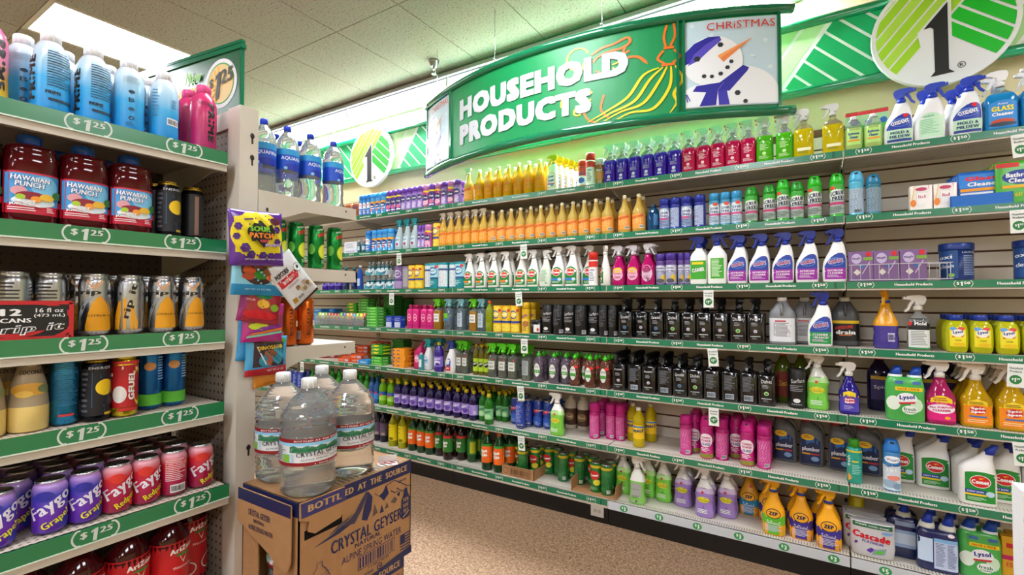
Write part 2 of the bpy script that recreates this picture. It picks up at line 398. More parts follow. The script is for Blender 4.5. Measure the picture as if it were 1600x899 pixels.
# ---------------------------------------------------------------- green and white band with round logo discs
G1, G2, G3, LIME = '#00a562', '#a8e88a', '#0c8f4e', '#a6dc28'
r = empty('wall_band', (0, 0, 0)); tag(r, 'green and pale green striped plastic band mounted along the top wall', 'sign')
YF = 3.205
def band_piece(x0, x1, xb, period):                    # pale green left of the boundary xb, green to its right
    b = MB(); b.box(x0, x1, YF, WALL-.02, 2.575, 2.945, M('#f4f7f2')); 
    sf = plane_surf((0, YF, 0), (1, 0, 0), (0, 0, 1), (0, -1, 0)); it = []
    z0, z1 = 2.58, 2.94; s45 = .72
    def cl(p): 
        for q in ((1, 0, x1), (-1, 0, -x0), (0, 1, z1), (0, -1, -z0)): p = clip(p, *q) if p else p
        return p
    n = 9
    for i in range(n):                                 # up-right pale stripes left of the boundary
        w = .105; xa = xb-.02-i*(w+.02)
        p = cl([(xa-w, z0), (xa, z0), (xa+.36*s45, z1), (xa-w+.36*s45, z1)])
        if p and len(p) > 2: it.append(('q', p, '#b5e79c' if i % 2 else '#c7efb0'))
    for i in range(34):                                # down-right green stripes right of it
        w = .10; xa = xb-1.2+i*(w+.02)
        p = [(xa, z1+.3), (xa+w, z1+.3), (xa+w+.9, z1+.3-.9), (xa+.9, z1+.3-.9)]
        p = clip(p, -1, s45, -(xb+.012-s45*z0)); p = cl(p) if p else p
        if p and len(p) > 2: it.append(('q', p, G1))
    b.decals(sf, it, .001, .00005); o = b.obj('band_panel', r)
    for z in (2.565, 2.955):
        b = MB(); b.tube([(x0, YF-.005, z), (x1, YF-.005, z)], .026, M('#0b8f5a', 'gloss'), 12); b.obj('rail', r)
band_piece(-7.4, -3.58, -5.0, 1); band_piece(-3.58, -1.5, -3.27, 1); band_piece(-1.5, .56, -.17, 1); band_piece(.56, 2.6, 1.2, 1)
def disc(x, lab):
    y = YF-.055; z = 2.735; R = .285
    d = empty('logo_disc', (x, y, z)); tag(d, lab, 'sign', 'round logo discs on the wall band')
    b = MB(); b.prism(circle(0, 0, R, 56), -.0, .03, M('#f2f5f4', 'plastic')); b.prism(circle(0, 0, .08, 20), .03, .055, M('#d8dcd8')); b.obj('board', d)
    b = MB(); sf = plane_surf((0, 0, 0), (R, 0, 0), (0, 0, R), (0, -1, 0)); it = []
    C = circle(0, 0, .93, 56); a = radians(50); dx, dy = cos(a), sin(a); nx, ny = -dy, dx
    for i in range(6):
        c0 = .055+i*.172; p = clip(C, -nx, -ny, -c0); p = clip(p, nx, ny, c0+.142) if p else p
        if p and len(p) > 2: it.append(('q', p, LIME if i % 2 == 0 else '#b4e24a'))
    for i in range(4):
        s0 = -.06+i*.235; p = clip(C, nx, ny, .02); p = clip(p, -dx, -dy, -s0) if p else p; p = clip(p, dx, dy, s0+.19) if p else p
        if p and len(p) > 2: it.append(('q', p, '#08c023'))
    it.append(('q', [(.12, .5), (.125, -.86), (-.18, -.93), (-.34, -.02), (.02, .42)], '#f2f5f4'))
    b.decals(sf, it, .001, .0002); b.obj('stripes', d)
    b = MB(); pl = [(.07, .42), (.075, -.76), (.14, -.82), (-.17, -.84), (-.11, -.76), (-.12, .0), (-.16, .04), (-.25, .03)]
    b.prism([(p[0]*R, p[1]*R) for p in pl], -.006, -.001, M('#1c2120', 'ink')); b.obj('numeral', d)
    b = MB(); b.decals(sf, [('t', .24, -.72, .05, .06, 'R', '#303030')], .002)
    b.add([sf(.24+k*cos(t), -.72+k*sin(t), .002) for t in [i*pi/8 for i in range(16)] for k in (.045, .055)], [(2*i, 2*i+1, (2*i+3) % 32, (2*i+2) % 32) for i in range(16)], M('#303030', 'ink')); b.obj('registered_mark', d)
disc(-3.58, 'small-looking round white disc with lime stripes and black 1, left of the curved sign')
disc(.545, 'large round white disc with lime stripes and black 1, at the top right')

# ---------------------------------------------------------------- the curved hanging sign
x0s, x1s, ysend, sag, zb, zt = -2.60, -.14, 2.87, .31, 2.375, 2.90
cxs, hw = (x0s+x1s)/2, (x1s-x0s)/2; RS = (hw*hw+sag*sag)/(2*sag); cys = ysend-sag+RS; TH = math.asin(hw/RS)
ARC = RS*TH                                            # half arc length
def sgn(u, v, e): t = u/RS; return (cxs+(RS+e)*sin(t), cys-(RS+e)*cos(t), v)
sg = empty('department_sign', (cxs, ysend, zb)); tag(sg, 'long curved green hanging sign reading HOUSEHOLD PRODUCTS over the wall shelves', 'sign')
def sobj(b, name, par=None):
    o = b.obj(name); o.parent = sg if par is None else par
    if par is None: o.location = (-cxs, -ysend, -zb)
    else: o.location = (0, 0, 0)
    return o
def arc_panel(u0, u1, v0, v1, e0, e1, m):
    b = MB(); n = max(6, int((u1-u0)/.06)); vs, fs = [], []
    for i in range(n+1):
        u = u0+(u1-u0)*i/n; vs += [sgn(u, v0, e1), sgn(u, v1, e1), sgn(u, v1, e0), sgn(u, v0, e0)]
    for i in range(n):
        for j in range(4): k = (j+1) % 4; fs.append((4*i+j, 4*i+4+j, 4*i+4+k, 4*i+k))
    fs += [(0, 1, 2, 3), tuple(4*n+q for q in (3, 2, 1, 0))]; b.add(vs, fs, m, False); fixb = b; return b
SG = M('#05884b', 'board'); RAILG = M('#04714a', 'gloss')
sobj(arc_panel(-ARC, ARC, zb, zt, -.008, 0, SG), 'backing_panel')
wL, wR = .40, .485                                     # widths of the snowman panels
def snow(u0, u1, part):
    p = sobj(arc_panel(u0, u1, zb+.028, zt-.028, 0, .006, M('#cfe9f6', 'film')), part)
    for du in (u0, u1-.012): q = arc_panel(du, du+.012, zb+.01, zt-.01, 0, .014, RAILG).obj('edge_trim'); q.parent = p
    b = MB(); W = u1-u0; Hh = zt-zb-.056; uc = u0; v0 = zb+.028
    sf = lambda u, v, e: sgn(uc+u*W, v0+v*Hh, .006+e)
    def sh(poly): return [q for q in poly]
    def circ(cx, cy, r, rv, c):
        P = circle(cx, cy, r, 28, rv); 
        for q in ((1, 0, .975), (-1, 0, -.02), (0, 1, .99), (0, -1, -.01)): P = clip(P, *q)
        return ('q', P, c)
    it = []
    for k, (x, y) in enumerate([(.1, .95), (.12, .6), (.72, .55), (.9, .42), (.8, .3), (.95, .2), (.3, .82), (.68, .7), (.85, .72)]):
        for a in range(3):
            t = a*pi/3; it.append(('w', [(x-.03*cos(t), y-.028*sin(t)), (x+.03*cos(t), y+.028*sin(t))], .008, '#e9f6fc'))
    it += [circ(.62, .08, .38, .36, '#f2f6fa'), circ(.16, .06, .2, .2, '#eef3f8'), circ(.31, .52, .31, .285, '#f4f7fb'),
           ('q', [(.02, .50), (.02, .64), (.12, .74), (.26, .80), (.38, .80), (.40, .76), (.26, .66), (.14, .55)], '#2c2a9e'),
           ('q', [(.05, .49), (.12, .62), (.24, .72), (.37, .79), (.40, .75), (.28, .65), (.16, .54)], '#5a4fc4'),
           ('q', [(.36, .58), (.72, .76), (.42, .50)], '#f08a4a'), ('q', [(.36, .58), (.72, .76), (.38, .545)], '#f8a868'),
           ('q', [(.10, .19), (.14, .25), (.38, .27), (.62, .45), (.68, .42), (.66, .38), (.48, .17), (.24, .17)], '#2c2a9e'),
           ('q', [(.24, .17), (.17, .015), (.34, .015), (.36, .18)], '#2c2a9e'), ('q', [(.36, .18), (.37, .015), (.48, .015), (.45, .18)], '#3a36b0'),
           ('w', [(.35, .17), (.42, .27)], .006, '#7d78d6')]
    for x, y, a in [(.39, .70, .032), (.15, .56, .036), (.50, .50, .024), (.46, .435, .026), (.39, .37, .026), (.30, .345, .024), (.22, .355, .026), (.56, .14, .032), (.64, .04, .026)]:
        P = circle(x, y, a, 6, a*.95); P = [(px, max(py, .012)) for px, py in P]; it.append(('q', P, '#2a3138'))
    it += [('w', [(.03, .16), (.05, .07)], .01, '#2c2a9e'), ('w', [(.04, .16), (.075, .08)], .01, '#2c2a9e'), ('t', .60, .915, .70, .085, 'CHRiSTMAS', '#e0352c', 0, 0, 1, .02)]
    b.decals(sf, it, .001, .0001, grid=(.1, .5)); q = b.obj('snowman_print'); q.parent = p
snow(-ARC+.012, -ARC+.012+wL, 'poster_panel'); snow(ARC-.012-wR, ARC-.012, 'poster_panel')
b = MB(); uL = -ARC+wL+.03
def tx(s, u0, u1, v0, v1): return ('t', (u0+u1)/2, (v0+v1)/2, u1-u0, v1-v0, s, '#cdd1d6', 0, .0, 1, .272)
# baselines measured from the photograph: text stands level on the arc
b.decals(sgn, [('w', p, w, c) for p, w, c in []], .004)
TU0, TU1 = uL+.10, uL+.10+1.0
art = MB(); OR, YE = '#e8711c', '#f2d21a'
aw = .26; ax0 = ARC-wR-.03-.62; az = zb+.035; AH = .45
asf = lambda u, v, e: sgn(ax0+u*.60, az+v*AH, e)
def curve(P, n=7):                                     # smooth a polyline
    out = []
    for i in range(len(P)-1):
        p0, p1, p2, p3 = P[max(i-1, 0)], P[i], P[i+1], P[min(i+2, len(P)-1)]
        for k in range(n):
            t = k/n; out.append(tuple(.5*(2*p1[q]+(p2[q]-p0[q])*t+(2*p0[q]-5*p1[q]+4*p2[q]-p3[q])*t*t+(3*p1[q]-p0[q]-3*p2[q]+p3[q])*t**3) for q in (0, 1)))
    return out+[P[-1]]
st = []
def arcp(cx, cy, r, a0, a1): return [(cx+r*.8*cos(radians(a0+(a1-a0)*i/14)), cy+r*sin(radians(a0+(a1-a0)*i/14))) for i in range(15)]
st += [(arcp(.10, .83, .14, 20, 300), .02, YE), (arcp(.20, .72, .06, 60, 320), .02, YE), (arcp(.02, .28, .12, 30, 200), .02, YE), (arcp(.19, .32, .07, 20, 320), .02, YE), (arcp(.10, .14, .05, 20, 320), .02, YE)]
st += [(curve([(.24, .84), (.34, .90), (.45, .92), (.58, .97), (.60, .90), (.52, .85), (.42, .84), (.30, .80), (.26, .74)]), .028, OR), (curve([(.56, .86), (.54, .78), (.60, .80)]), .025, OR), (curve([(.42, .78), (.45, .73)]), .02, OR),
       (curve([(.58, .72), (.68, .70), (.76, .60)]), [.01]*1+[.03]*12+[.01]*2, OR), (curve([(.17, .36), (.16, .15), (.20, .02), (.28, -.04)]), .022, OR), (curve([(.36, .30), (.33, .12), (.40, .0)]), .022, OR), (curve([(.28, .62), (.34, .58)]), .02, OR),
       (curve([(.44, .66), (.52, .68), (.58, .62)]), .018, YE), (curve([(.44, .62), (.50, .58), (.54, .64)]), .018, YE)]
st += [(curve([(.93, 1.04), (.905, .90), (.92, .78)]), .022, OR), (curve([(.99, 1.05), (1.0, .9), (.96, .78)]), .022, OR), (curve([(.90, .76), (.99, .76)]), .03, OR), (curve([(.90, .73), (.85, .64), (.91, .57)]), .024, OR), (curve([(.99, .73), (1.04, .64), (.98, .57)]), .024, OR), (curve([(.88, .555), (1.0, .555)]), .03, OR)]
for i, (x, y, mx, my) in enumerate([(.20, -.02, .70, .40), (.24, -.05, .76, .34), (.34, -.05, .84, .30), (.42, -.08, .93, .22), (.93, -.04, 1.0, .25)]):
    tp = (.86+.035*i, .53); m1 = ((tp[0]*.55+mx*.45), .46 if i < 4 else .42)
    if i < 4: P = [tp, (mx+.02, my+.06), (mx-.12, my-.18), (x+.18, y+.10), (x, y)]
    else: P = [tp, (1.06, .36), (.99, .20), (1.01, .08), (.95, -.04)]
    q = curve(P); st.append((q, [.008+.022*math.sin(pi*min(1, (k+2)/len(q))) for k in range(len(q))], YE))
art.decals(asf, [('w', p, w, c) for p, w, c in st], .0025, .00004); sobj(art, 'mop_line_art')
b = MB()
b.decals(sgn, [tx('HOUSEHOLD', TU0, TU0+1.25, zb+.262, zb+.405), tx('PRODUCTS', TU0, TU0+1.04, zb+.085, zb+.225)], .0035, .0001, kind='matte'); sobj(b, 'sign_lettering')
sobj(arc_panel(uL-.02, uL-.005, zb+.01, zt-.01, 0, .014, RAILG), 'divider'); sobj(arc_panel(ARC-wR-.045, ARC-wR-.03, zb+.01, zt-.01, 0, .014, RAILG), 'divider')
for z, r_ in ((zb-.008, .026), (zt+.008, .026)):
    b = MB(); b.tube([sgn(-ARC-.02+(2*ARC+.08)*i/48, z, .0) for i in range(49)], r_, RAILG, 12); sobj(b, 'rail')
for u in (-1.1, -.4, .35, 1.05):
    p = sgn(u, zt+.02, -.004); b = MB(); b.tube([p, (p[0], p[1]+.0, HC)], .0018, M('#b9bcc0', 'metal'), 6); b.tube([(p[0]-.01, p[1], p[2]+.015), (p[0]+.012, p[1], p[2]+.03), (p[0]-.008, p[1], p[2]+.045)], .004, M('#e6e8ea'), 6); sobj(b, 'hanging_wire')
# sprinkler head
p = at_z(678, 95, HC); b = MB(); m = M('#a8a8aa', 'metal')
b.loft([(HC, .045, .045, 2, 0, 0), (HC-.012, .042, .042, 2, 0, 0), (HC-.045, .026, .026, 2, 0, 0), (HC-.05, .022, .022, 2, 0, 0)], m, 20)
b.cyl(.01, HC-.075, HC-.05, m); b.tube([(-.018, 0, HC-.07), (-.022, 0, HC-.09), (-.006, 0, HC-.105), (.006, 0, HC-.105), (.022, 0, HC-.09), (.018, 0, HC-.07)], .003, m, 6); b.cyl(.02, HC-.11, HC-.107, m)
tag(b.obj('ceiling_sprinkler', None, (p[0], p[1], 0)), 'small chrome fire sprinkler head hanging from the ceiling tiles', 'sprinkler')

# ================================================================ shelving
KICK = M('#0b0b0c', 'plastic'); DKG = M('#0e5a3c', 'film')
SFS = plane_surf((0, 0, -.017), (1, 0, 0), (0, 0, 1), (0, -1, 0))
def price_mark(price):
    b = MB(); it = [('t', -.018, .001, .009, .014, '$', '#f2f5f2', 0, 0, 1, .03), ('t', -.006, .0, .008, .018, '1', '#f2f5f2'), ('t', .012, .003, .021, .011, price, '#f2f5f2', 0, 0, 1, .05)]
    for sgn_ in (-1, 1): it.append(('w', [(sgn_*(.031-.008*abs(sin(q))**2), .0145*sin(q)) for q in [-1.3+.26*i for i in range(11)]], .0018, '#f2f5f2'))
    b.decals(SFS, it, .0008, .00002); return b.mesh('price_mark')
b = MB(); b.decals(SFS, [('t', 0, 0, .135, .012, 'Household Products', '#f2f5f2', 0, 0, 1, .06)], .0008, .00002); HPM = b.mesh('strip_wording')
PM125, PM150 = price_mark('25'), price_mark('50')
def strip_marks(p, pm):
    for x in (.075, .42, .765, 1.11): inst('price_mark', pm, p, (x, -.0036, 0))
    for x in (.25, .595, .94): inst('strip_wording', HPM, p, (x, -.0036, 0))
b = MB(); b.box(0, 1.212, -.0035, 0, -.034, -.001, STRIPM); b.box(1.17, 1.18, -.0042, -.003, -.034, -.001, DKG); strip_me = b.mesh('price_strip')
b = MB(); b.box(.002, 1.216, .002, .40, -.012, -.001, DECK); b.box(.002, 1.216, 0, .012, -.042, -.001, BEIGE); b.box(.002, 1.216, .06, .075, -.03, -.012, BEIGE); deck_me = b.mesh('deck')
for v in deck_me.vertices: pass
b = MB(); b.prism([(.02, -.012), (.395, -.012), (.395, -.085), (.30, -.075), (.10, -.03), (.02, -.03)], 0, .003, BEIGE, 'x'); br_me = b.mesh('bracket')
TN = ['', 'top', 'second', 'third', 'fourth', 'fifth', 'sixth', 'bottom']
BN = {-5: 'first', -4: 'second', -3: 'third', -2: 'fourth', -1: 'fifth', 0: 'sixth', 1: 'seventh'}
for t in range(1, 7):
    for k in BAYS:
        x = JX+(k-1)*1.22
        r = empty('wall_shelf', (x+.003, D, ZT[t]))
        tag(r, f'beige steel wall shelf board with green price strip, {TN[t]} tier, {BN[k]} bay from far left', 'shelf', 'wall shelf boards')
        inst('deck', deck_me, r); p = inst('price_strip', strip_me, r); strip_marks(p, PM150 if k >= 0 else PM125)
        inst('bracket', br_me, r, (.004, 0, 0)); inst('bracket', br_me, r, (1.209, 0, 0))
# base decks: green strips on the left bays, white strips with green tags on the two right bays
def base_text(s):
    b = MB(); sf = plane_surf((0, 0, -.026), (1, 0, 0), (0, 0, 1), (0, -1, 0))
    b.decals(sf, [('e', 0, 0, .024, .019, '#2f9a55'), ('t', -.008, .003, .010, .016, '$', '#f4f6f4', 0, 0, 1, .04), ('t', .006, -.001, .012, .023, s[1], '#f4f6f4', 0, 0, 1, .08)], .0006, .00008); return b.mesh('price_tag')
b3, b5 = base_text('$3'), base_text('$5')
for k in BAYS:
    x = JX+(k-1)*1.22; dz = 0 if k < 0 else -.0; right = k >= 0
    r = empty('base_shelf', (x+.003, D, ZT[7]))
    tag(r, f'low beige base shelf over a black kick plate, {BN[k]} bay from far left', 'shelf', 'base shelf boards')
    b = MB(); b.box(.002, 1.216, .002, .40, -.012, -.001, DECK); b.box(.002, 1.216, 0, .012, -.05, -.001, BEIGE); b.obj('deck', r)
    b = MB(); b.box(0, 1.216, .006, .03, -ZT[7], -.05, KICK); b.obj('kick_plate', r)
    if right:
        b = MB(); b.box(0, 1.214, -.004, 0, -.049, -.001, M('#cdd3da', 'film')); p = b.obj('price_strip', r)
        for xx in ((.10, .31, .52, .73, .94, 1.15) if k == 0 else (.13, .55, .95)): inst('price_tag', b3 if k == 0 else b5, p, (xx, -.0045, 0))
    else:
        p = inst('price_strip', strip_me, r); strip_marks(p, PM125)
# outlet in the kick plate
p = at_y(933, 799, D); b = MB(); r = empty('wall_outlet', (p[0], D+.004, p[2])); tag(r, 'grey double power outlet plate set in the black kick plate', 'outlet')
b.box(-.042, .042, -.004, 0, -.034, .030, M('#b9b2a8')); b.obj('cover_plate', r)
b = MB(); sf = plane_surf((0, -.004, 0), (1, 0, 0), (0, 0, 1), (0, -1, 0)); it = []
for cx in (-.013, .014): it += [('e', cx, 0, .012, .012, '#a59e94'), ('r', cx-.005, cx-.003, .001, .007, '#3a3632'), ('r', cx+.003, cx+.005, .001, .007, '#3a3632'), ('e', cx, -.005, .0018, .0018, '#3a3632')]
b.decals(sf, it, .0004); b.obj('socket', r)

# hanging paper tags below the price strips
def hang_me():
    b = MB(); b.box(-.026, .026, -.0006, .0006, -.098, 0, M('#eceee9', 'paper'))
    sf = plane_surf((0, -.0006, 0), (1, 0, 0), (0, 0, 1), (0, -1, 0))
    b.decals(sf, [('t', 0, -.018, .040, .009, 'Household', '#14543a', 0, 0, 1, .04), ('t', 0, -.032, .036, .009, 'Products', '#14543a', 0, 0, 1, .04), ('e', 0, -.066, .019, .019, '#1f7d3a'), ('t', -.009, -.065, .006, .010, '$', '#f4f6f4'), ('t', -.002, -.067, .006, .017, '1', '#f4f6f4', 0, 0, 1, .06), ('t', .008, -.062, .011, .008, '50', '#f4f6f4')], .0004, .0001)
    return b.mesh('shelf_tag')
hm = hang_me()
for t, px, py, d in [(2, 818, 392, 'above the white sprays with red logos'), (2, 623, 402, 'above the purple wipes canister'), (3, 612, 463, 'above the green box stacks'), (3, 810, 463, 'above the yellow wipes canisters'), (3, 1107, 458, 'above the black spray bottles'), (4, 819, 530, 'above the green trigger sprays'), (4, 1113, 545, 'above the second row of black sprays'), (5, 472, 565, 'beside the capped water jugs'), (5, 813, 605, 'above the blue cleaner cans'), (5, 1115, 639, 'above the magenta cans'), (6, 814, 681, 'above the cardboard tray of green cans'), (1, 1592, 205, 'below the top shelf at the right edge'), (2, 1591, 332, 'above the blue canister at the right edge'), (4, 1588, 572, 'beside the orange-labelled yellow sprays'), (5, 1595, 692, 'above the rightmost white toilet cleaners')]:
    p = at_y(px, py, D-.006); o = inst('shelf_tag', hm, None, (p[0], D-.006, ZT[t]-.034)); o.rotation_euler.y = random.uniform(-.08, .08)
    tag(o, 'small white hanging price tag with green circle, '+d, 'price tag', 'hanging price tags')

# ---------------------------------------------------------------- left rack (drinks) and its end unit
YE0, YE1 = -.42, .792
RB = GX-.40
p1, p2 = at_x(138, 200, GX)[1], at_x(288, 205, GX)[1]
b = MB(); sf = plane_surf((.0042, 0, -.017), (0, 1, 0), (0, 0, 1), (1, 0, 0))
b.decals(sf, [('w', [(.046*cos(q), max(-.018, min(.018, .030*sin(q)))) for q in [-.85+1.7*i/16 for i in range(17)]], .004, '#c9d6cd'), ('w', [(.046*cos(q), max(-.018, min(.018, .030*sin(q)))) for q in [pi-.85+1.7*i/16 for i in range(17)]], .004, '#c9d6cd'),
    ('t', -.024, .003, .014, .017, '$', '#c9d6cd', 0, .1, 1, .04), ('t', -.004, -.001, .013, .029, '1', '#c9d6cd', 0, .1), ('t', .020, .005, .026, .014, '25', '#c9d6cd', 0, .1, 1, .06)], .0004, .00006); BADGE = b.mesh('price_badge')
STRL = M('#237a4a', 'film')
for t in range(1, 7):
    z = ZL[t]; gx = GX if t < 5 else GX+.035
    r = empty('rack_shelf', (gx, 0, z)); tag(r, f'beige perforated rack shelf with green $1.25 strip, {["", "topmost", "second from top", "third from top", "fourth from top", "fifth from top", "lowest"][t]} on the left', 'shelf', 'left rack shelves')
    k = N('rack_deck', .45); X = k.xyz()
    fy = k.math('LESS_THAN', k.math('FRACT', k.math('MULTIPLY', X[1], 70)), .45); fx = k.math('LESS_THAN', k.math('FRACT', k.math('MULTIPLY', X[0], 60)), .35)
    bd = k.math('GREATER_THAN', X[0], -.075); hs = k.math('MULTIPLY', k.math('MULTIPLY', fx, fy), bd)
    k.color(k.mix(hs, k.ramp(k.noise(5, 4), [(.3, '#c0b2a2'), (.7, '#d2c5b6')]), '#5f554b'))
    b = MB(); b.box(-.40, -.002, YE0, YE1, -.014, -.001, k.m); b.box(-.014, 0, YE0, YE1, -.058, -.001, BEIGE); b.box(-.012, -.40, YE1-.004, YE1, -.05, -.001, BEIGE); b.obj('deck', r)
    b = MB(); b.box(0, .004, YE0, YE1, -.036, .002, STRL); b.box(0, .005, YE0, YE1, -.039, -.0355, M('#cfe0d2')); p = b.obj('price_strip', r)
    if t < 6:
        for yy in (p1, p2): inst('price_badge', BADGE, p, (0, yy+(.02 if t == 5 else 0), 0))
    b = MB(); b.prism([(-.02, -.014), (-.40, -.014), (-.40, -.11), (-.30, -.10), (-.06, -.05), (-.02, -.05)], YE1-.012, YE1-.009, BEIGE); b.obj('bracket', r)
b = MB(); b.box(RB-.01, RB, YE0, .82, .02, 1.98, mat_peg('#4a4038', '#564b42')); o = b.obj('rack_back_panel'); tag(o, 'pegboard back panel behind the left rack of drinks, shade painted into its colour', 'panel')  # same tan pegboard, with the rack's shade put into darker colours
EXL = -2.74
r = empty('end_unit', (-1.56, .84, 0)); tag(r, 'beige steel pegboard end panel with posts closing the drinks rack', 'display rack')
def ro(b, n, par=None): o = b.obj(n); o.parent = par or r; o.location = (1.56, -.84, 0) if par is None else (0, 0, 0); return o
b = MB(); b.box(EXL, -1.59, .832, .842, .02, 1.935, PEG); ro(b, 'pegboard')
b = MB(); b.box(-1.60, -1.53, .822, .882, 0, 1.997, BEIGE); q = ro(b, 'post')
b = MB(); b.box(EXL, EXL+.06, .822, .882, 0, 1.997, BEIGE); ro(b, 'post')
b = MB(); b.box(EXL+.06, -1.60, .824, .875, 1.935, 1.993, BEIGE); ro(b, 'top_rail')
b = MB(); HOLE = M('#2a2522', 'matte')
for z in (1.90, 1.83, .905):
    sf = plane_surf((-1.53, .862, z), (0, 1, 0), (0, 0, 1), (1, 0, 0)); b.decals(sf, [('e', 0, .008, .007, .009, '#2a2522'), ('r', -.003, .003, -.018, .004, '#2a2522')], .0006, .0)
o = ro(b, 'keyholes')
for n, (T, w) in enumerate(((1.738, 'top, holding blue-capped water bottles'), (1.494, 'middle, holding tall green cans'), (1.218, 'lowest, holding orange cans'))):
    s = empty('end_shelf', (-1.53, .884, T)); tag(s, 'beige steel end shelf, '+w, 'shelf', 'end unit shelves')
    b = MB(); b.box(EXL+1.53, -.004, .002, .385, -.012, -.001, PEG if n == 3 else BEIGE); b.box(EXL+1.53, -.004, .385, .397, -.045, -.001, BEIGE); b.obj('deck', s)
    for xx in (-.003, EXL+1.533):
        b = MB(); b.prism([(0, .002), (.375, -.003), (.390, -.012), (.398, -.045), (.17, -.047), (.09, -.078), (0, -.078)], xx, xx+.003, BEIGE, 'x')
        if xx > -1: sf = plane_surf((0.0005, 0, 0), (0, 1, 0), (0, 0, 1), (1, 0, 0)); b.decals(sf, [('e', .345, -.018, .004, .004, '#4b4038'), ('e', .03, -.06, .005, .007, '#3b332d')], .0006, 0)
        b.obj('side_bracket', s)
s = empty('end_shelf', (-1.53, .884, .15)); tag(s, 'low base deck of the end unit behind the stacked boxes', 'shelf', 'end unit shelves')
b = MB(); b.box(EXL+1.53, 0, .002, .40, -.14, 0, BEIGE); b.obj('deck', s)

# ================================================================ products
PR = {                                                  # outlines: (height, half width, offset) as fractions
 'cyl': [(0, .93), (.015, 1), (.98, 1), (1, .95)],
 'soda': [(0, .72), (.02, .80), (.06, .98), (.09, 1), (.87, 1), (.93, .93), (.97, .82), (.985, .86), (1, .85)],
 'slim': [(0, .74), (.015, .84), (.04, 1), (.92, 1), (.955, .9), (.975, .84), (.99, .88), (1, .86)],
 'aero': [(0, .97), (.01, 1), (.025, 1), (.03, .97), (.72, .97), (.735, 1), (.755, 1)],
 'boston': [(0, .92), (.02, 1), (.50, 1), (.56, .97), (.62, .80), (.70, .56), (.78, .42), (.86, .34), (.90, .33)],
 'method': [(0, .90), (.02, 1), (.48, 1), (.56, .95), (.62, .80), (.67, .5), (.70, .30), (.76, .28)],
 'comet': [(0, .88), (.02, .96), (.20, 1), (.36, .97), (.46, .80, .06), (.56, .60, .10), (.68, .46, .10), (.75, .38, .08)],
 'oxi': [(0, .86), (.02, .95), (.20, 1), (.38, .95, .04), (.48, .82, .13), (.58, .66, .24), (.68, .52, .28), (.755, .40, .26)],
 'zep': [(0, .92), (.02, .98), (.16, 1), (.26, .93), (.38, 1), (.46, .93), (.56, .66), (.66, .45), (.76, .34)],
 'odo': [(0, .84), (.02, .95), (.12, 1), (.24, .88, -.04), (.40, .88, -.02), (.50, .97, .06), (.60, .80, .05), (.68, .55), (.76, .36, -.03)],
 'fab': [(0, .9), (.02, 1), (.14, 1), (.17, .95), (.52, .95), (.55, 1), (.66, .99), (.74, .88), (.80, .66), (.85, .42), (.90, .36)],
 'pine': [(0, .9), (.02, 1), (.60, 1), (.68, .96), (.77, .72), (.86, .42), (.92, .34)],
 'soap': [(0, .74), (.04, .86), (.16, .96), (.40, 1), (.62, .96), (.76, .80), (.83, .60), (.86, .50), (.88, .50)],
 'dish': [(0, .88), (.02, 1), (.62, 1), (.74, .86), (.80, .55), (.83, .40), (.86, .38)],
 'jug': [(0, .94), (.03, 1), (.60, 1), (.66, .97), (.80, .66), (.90, .40), (.93, .33)],
 'gallon': [(0, .86), (.02, .95), (.05, 1), (.58, 1), (.64, .985), (.66, 1), (.74, .90), (.82, .70), (.90, .42), (.935, .30), (.95, .29)],
 'prime': [(0, .90), (.02, .97), (.08, 1), (.30, .97), (.36, 1), (.60, 1), (.72, .95), (.80, .80), (.86, .62), (.88, .50), (.90, .50)],
 'punch': [(0, .92), (.03, 1), (.66, 1), (.74, .98), (.80, .90), (.83, .94), (.86, .86), (.885, .55), (.90, .5)],
 'aqua': [(0, .80), (.02, .9), (.06, 1), (.16, .94), (.22, 1), (.30, .94), (.36, .98), (.64, .98), (.70, 1), (.80, .84), (.88, .52), (.92, .30), (.94, .29)],
 'cone': [(0, .88), (.02, 1), (.30, 1), (.55, .86), (.80, .52), (.90, .42), (.93, .40)],
 'toilet': [(0, .92), (.02, 1), (.50, 1), (.60, .96, -.02), (.68, .78, .10), (.76, .50, .34), (.84, .36, .56), (.88, .32, .66)],
 'plumb': [(0, .92), (.02, 1), (.55, 1), (.70, .95), (.80, .74, -.16), (.88, .46, -.36), (.92, .36, -.44)],
}
def rings(prof, H, RX, RY, n):
    out = []
    for q in PR[prof] if isinstance(prof, str) else prof:
        z, r = q[0], q[1]; cx = q[2] if len(q) > 2 else 0
        ry = RY*r if n > 2.2 and r > .6 else min(RY, RX)*max(r, .1) if n > 2.2 else RY*r
        k = n if r > .6 else max(2, n-(.6-r)*8)
        out.append((z*H, RX*r, min(ry, RY), k, cx*RX, 0))
    return out
def surf_of(rg, H, RX, flat):
    def sf(u, v, e):
        z = v*H; a = rg[0]; b_ = rg[-1]
        for i in range(len(rg)-1):
            if rg[i][0] <= z <= rg[i+1][0]: a, b_ = rg[i], rg[i+1]; break
        w = 0 if b_[0] == a[0] else min(1, max(0, (z-a[0])/(b_[0]-a[0])))
        rx, ry, n, cx = (a[i]+(b_[i]-a[i])*w for i in (1, 2, 3, 4))
        if flat:
            x = u*RX-cx; k = max(-.985, min(.985, x/rx)); return (cx+k*(rx+e), -(ry+e)*(1-abs(k)**n)**(1/n), z)
        t = u*pi/2; a_, c_ = sin(t), cos(t)
        return (cx+(rx+e)*math.copysign(abs(a_)**(2/n), a_), -(ry+e)*math.copysign(abs(c_)**(2/n), c_), z)
    return sf
_H = {}
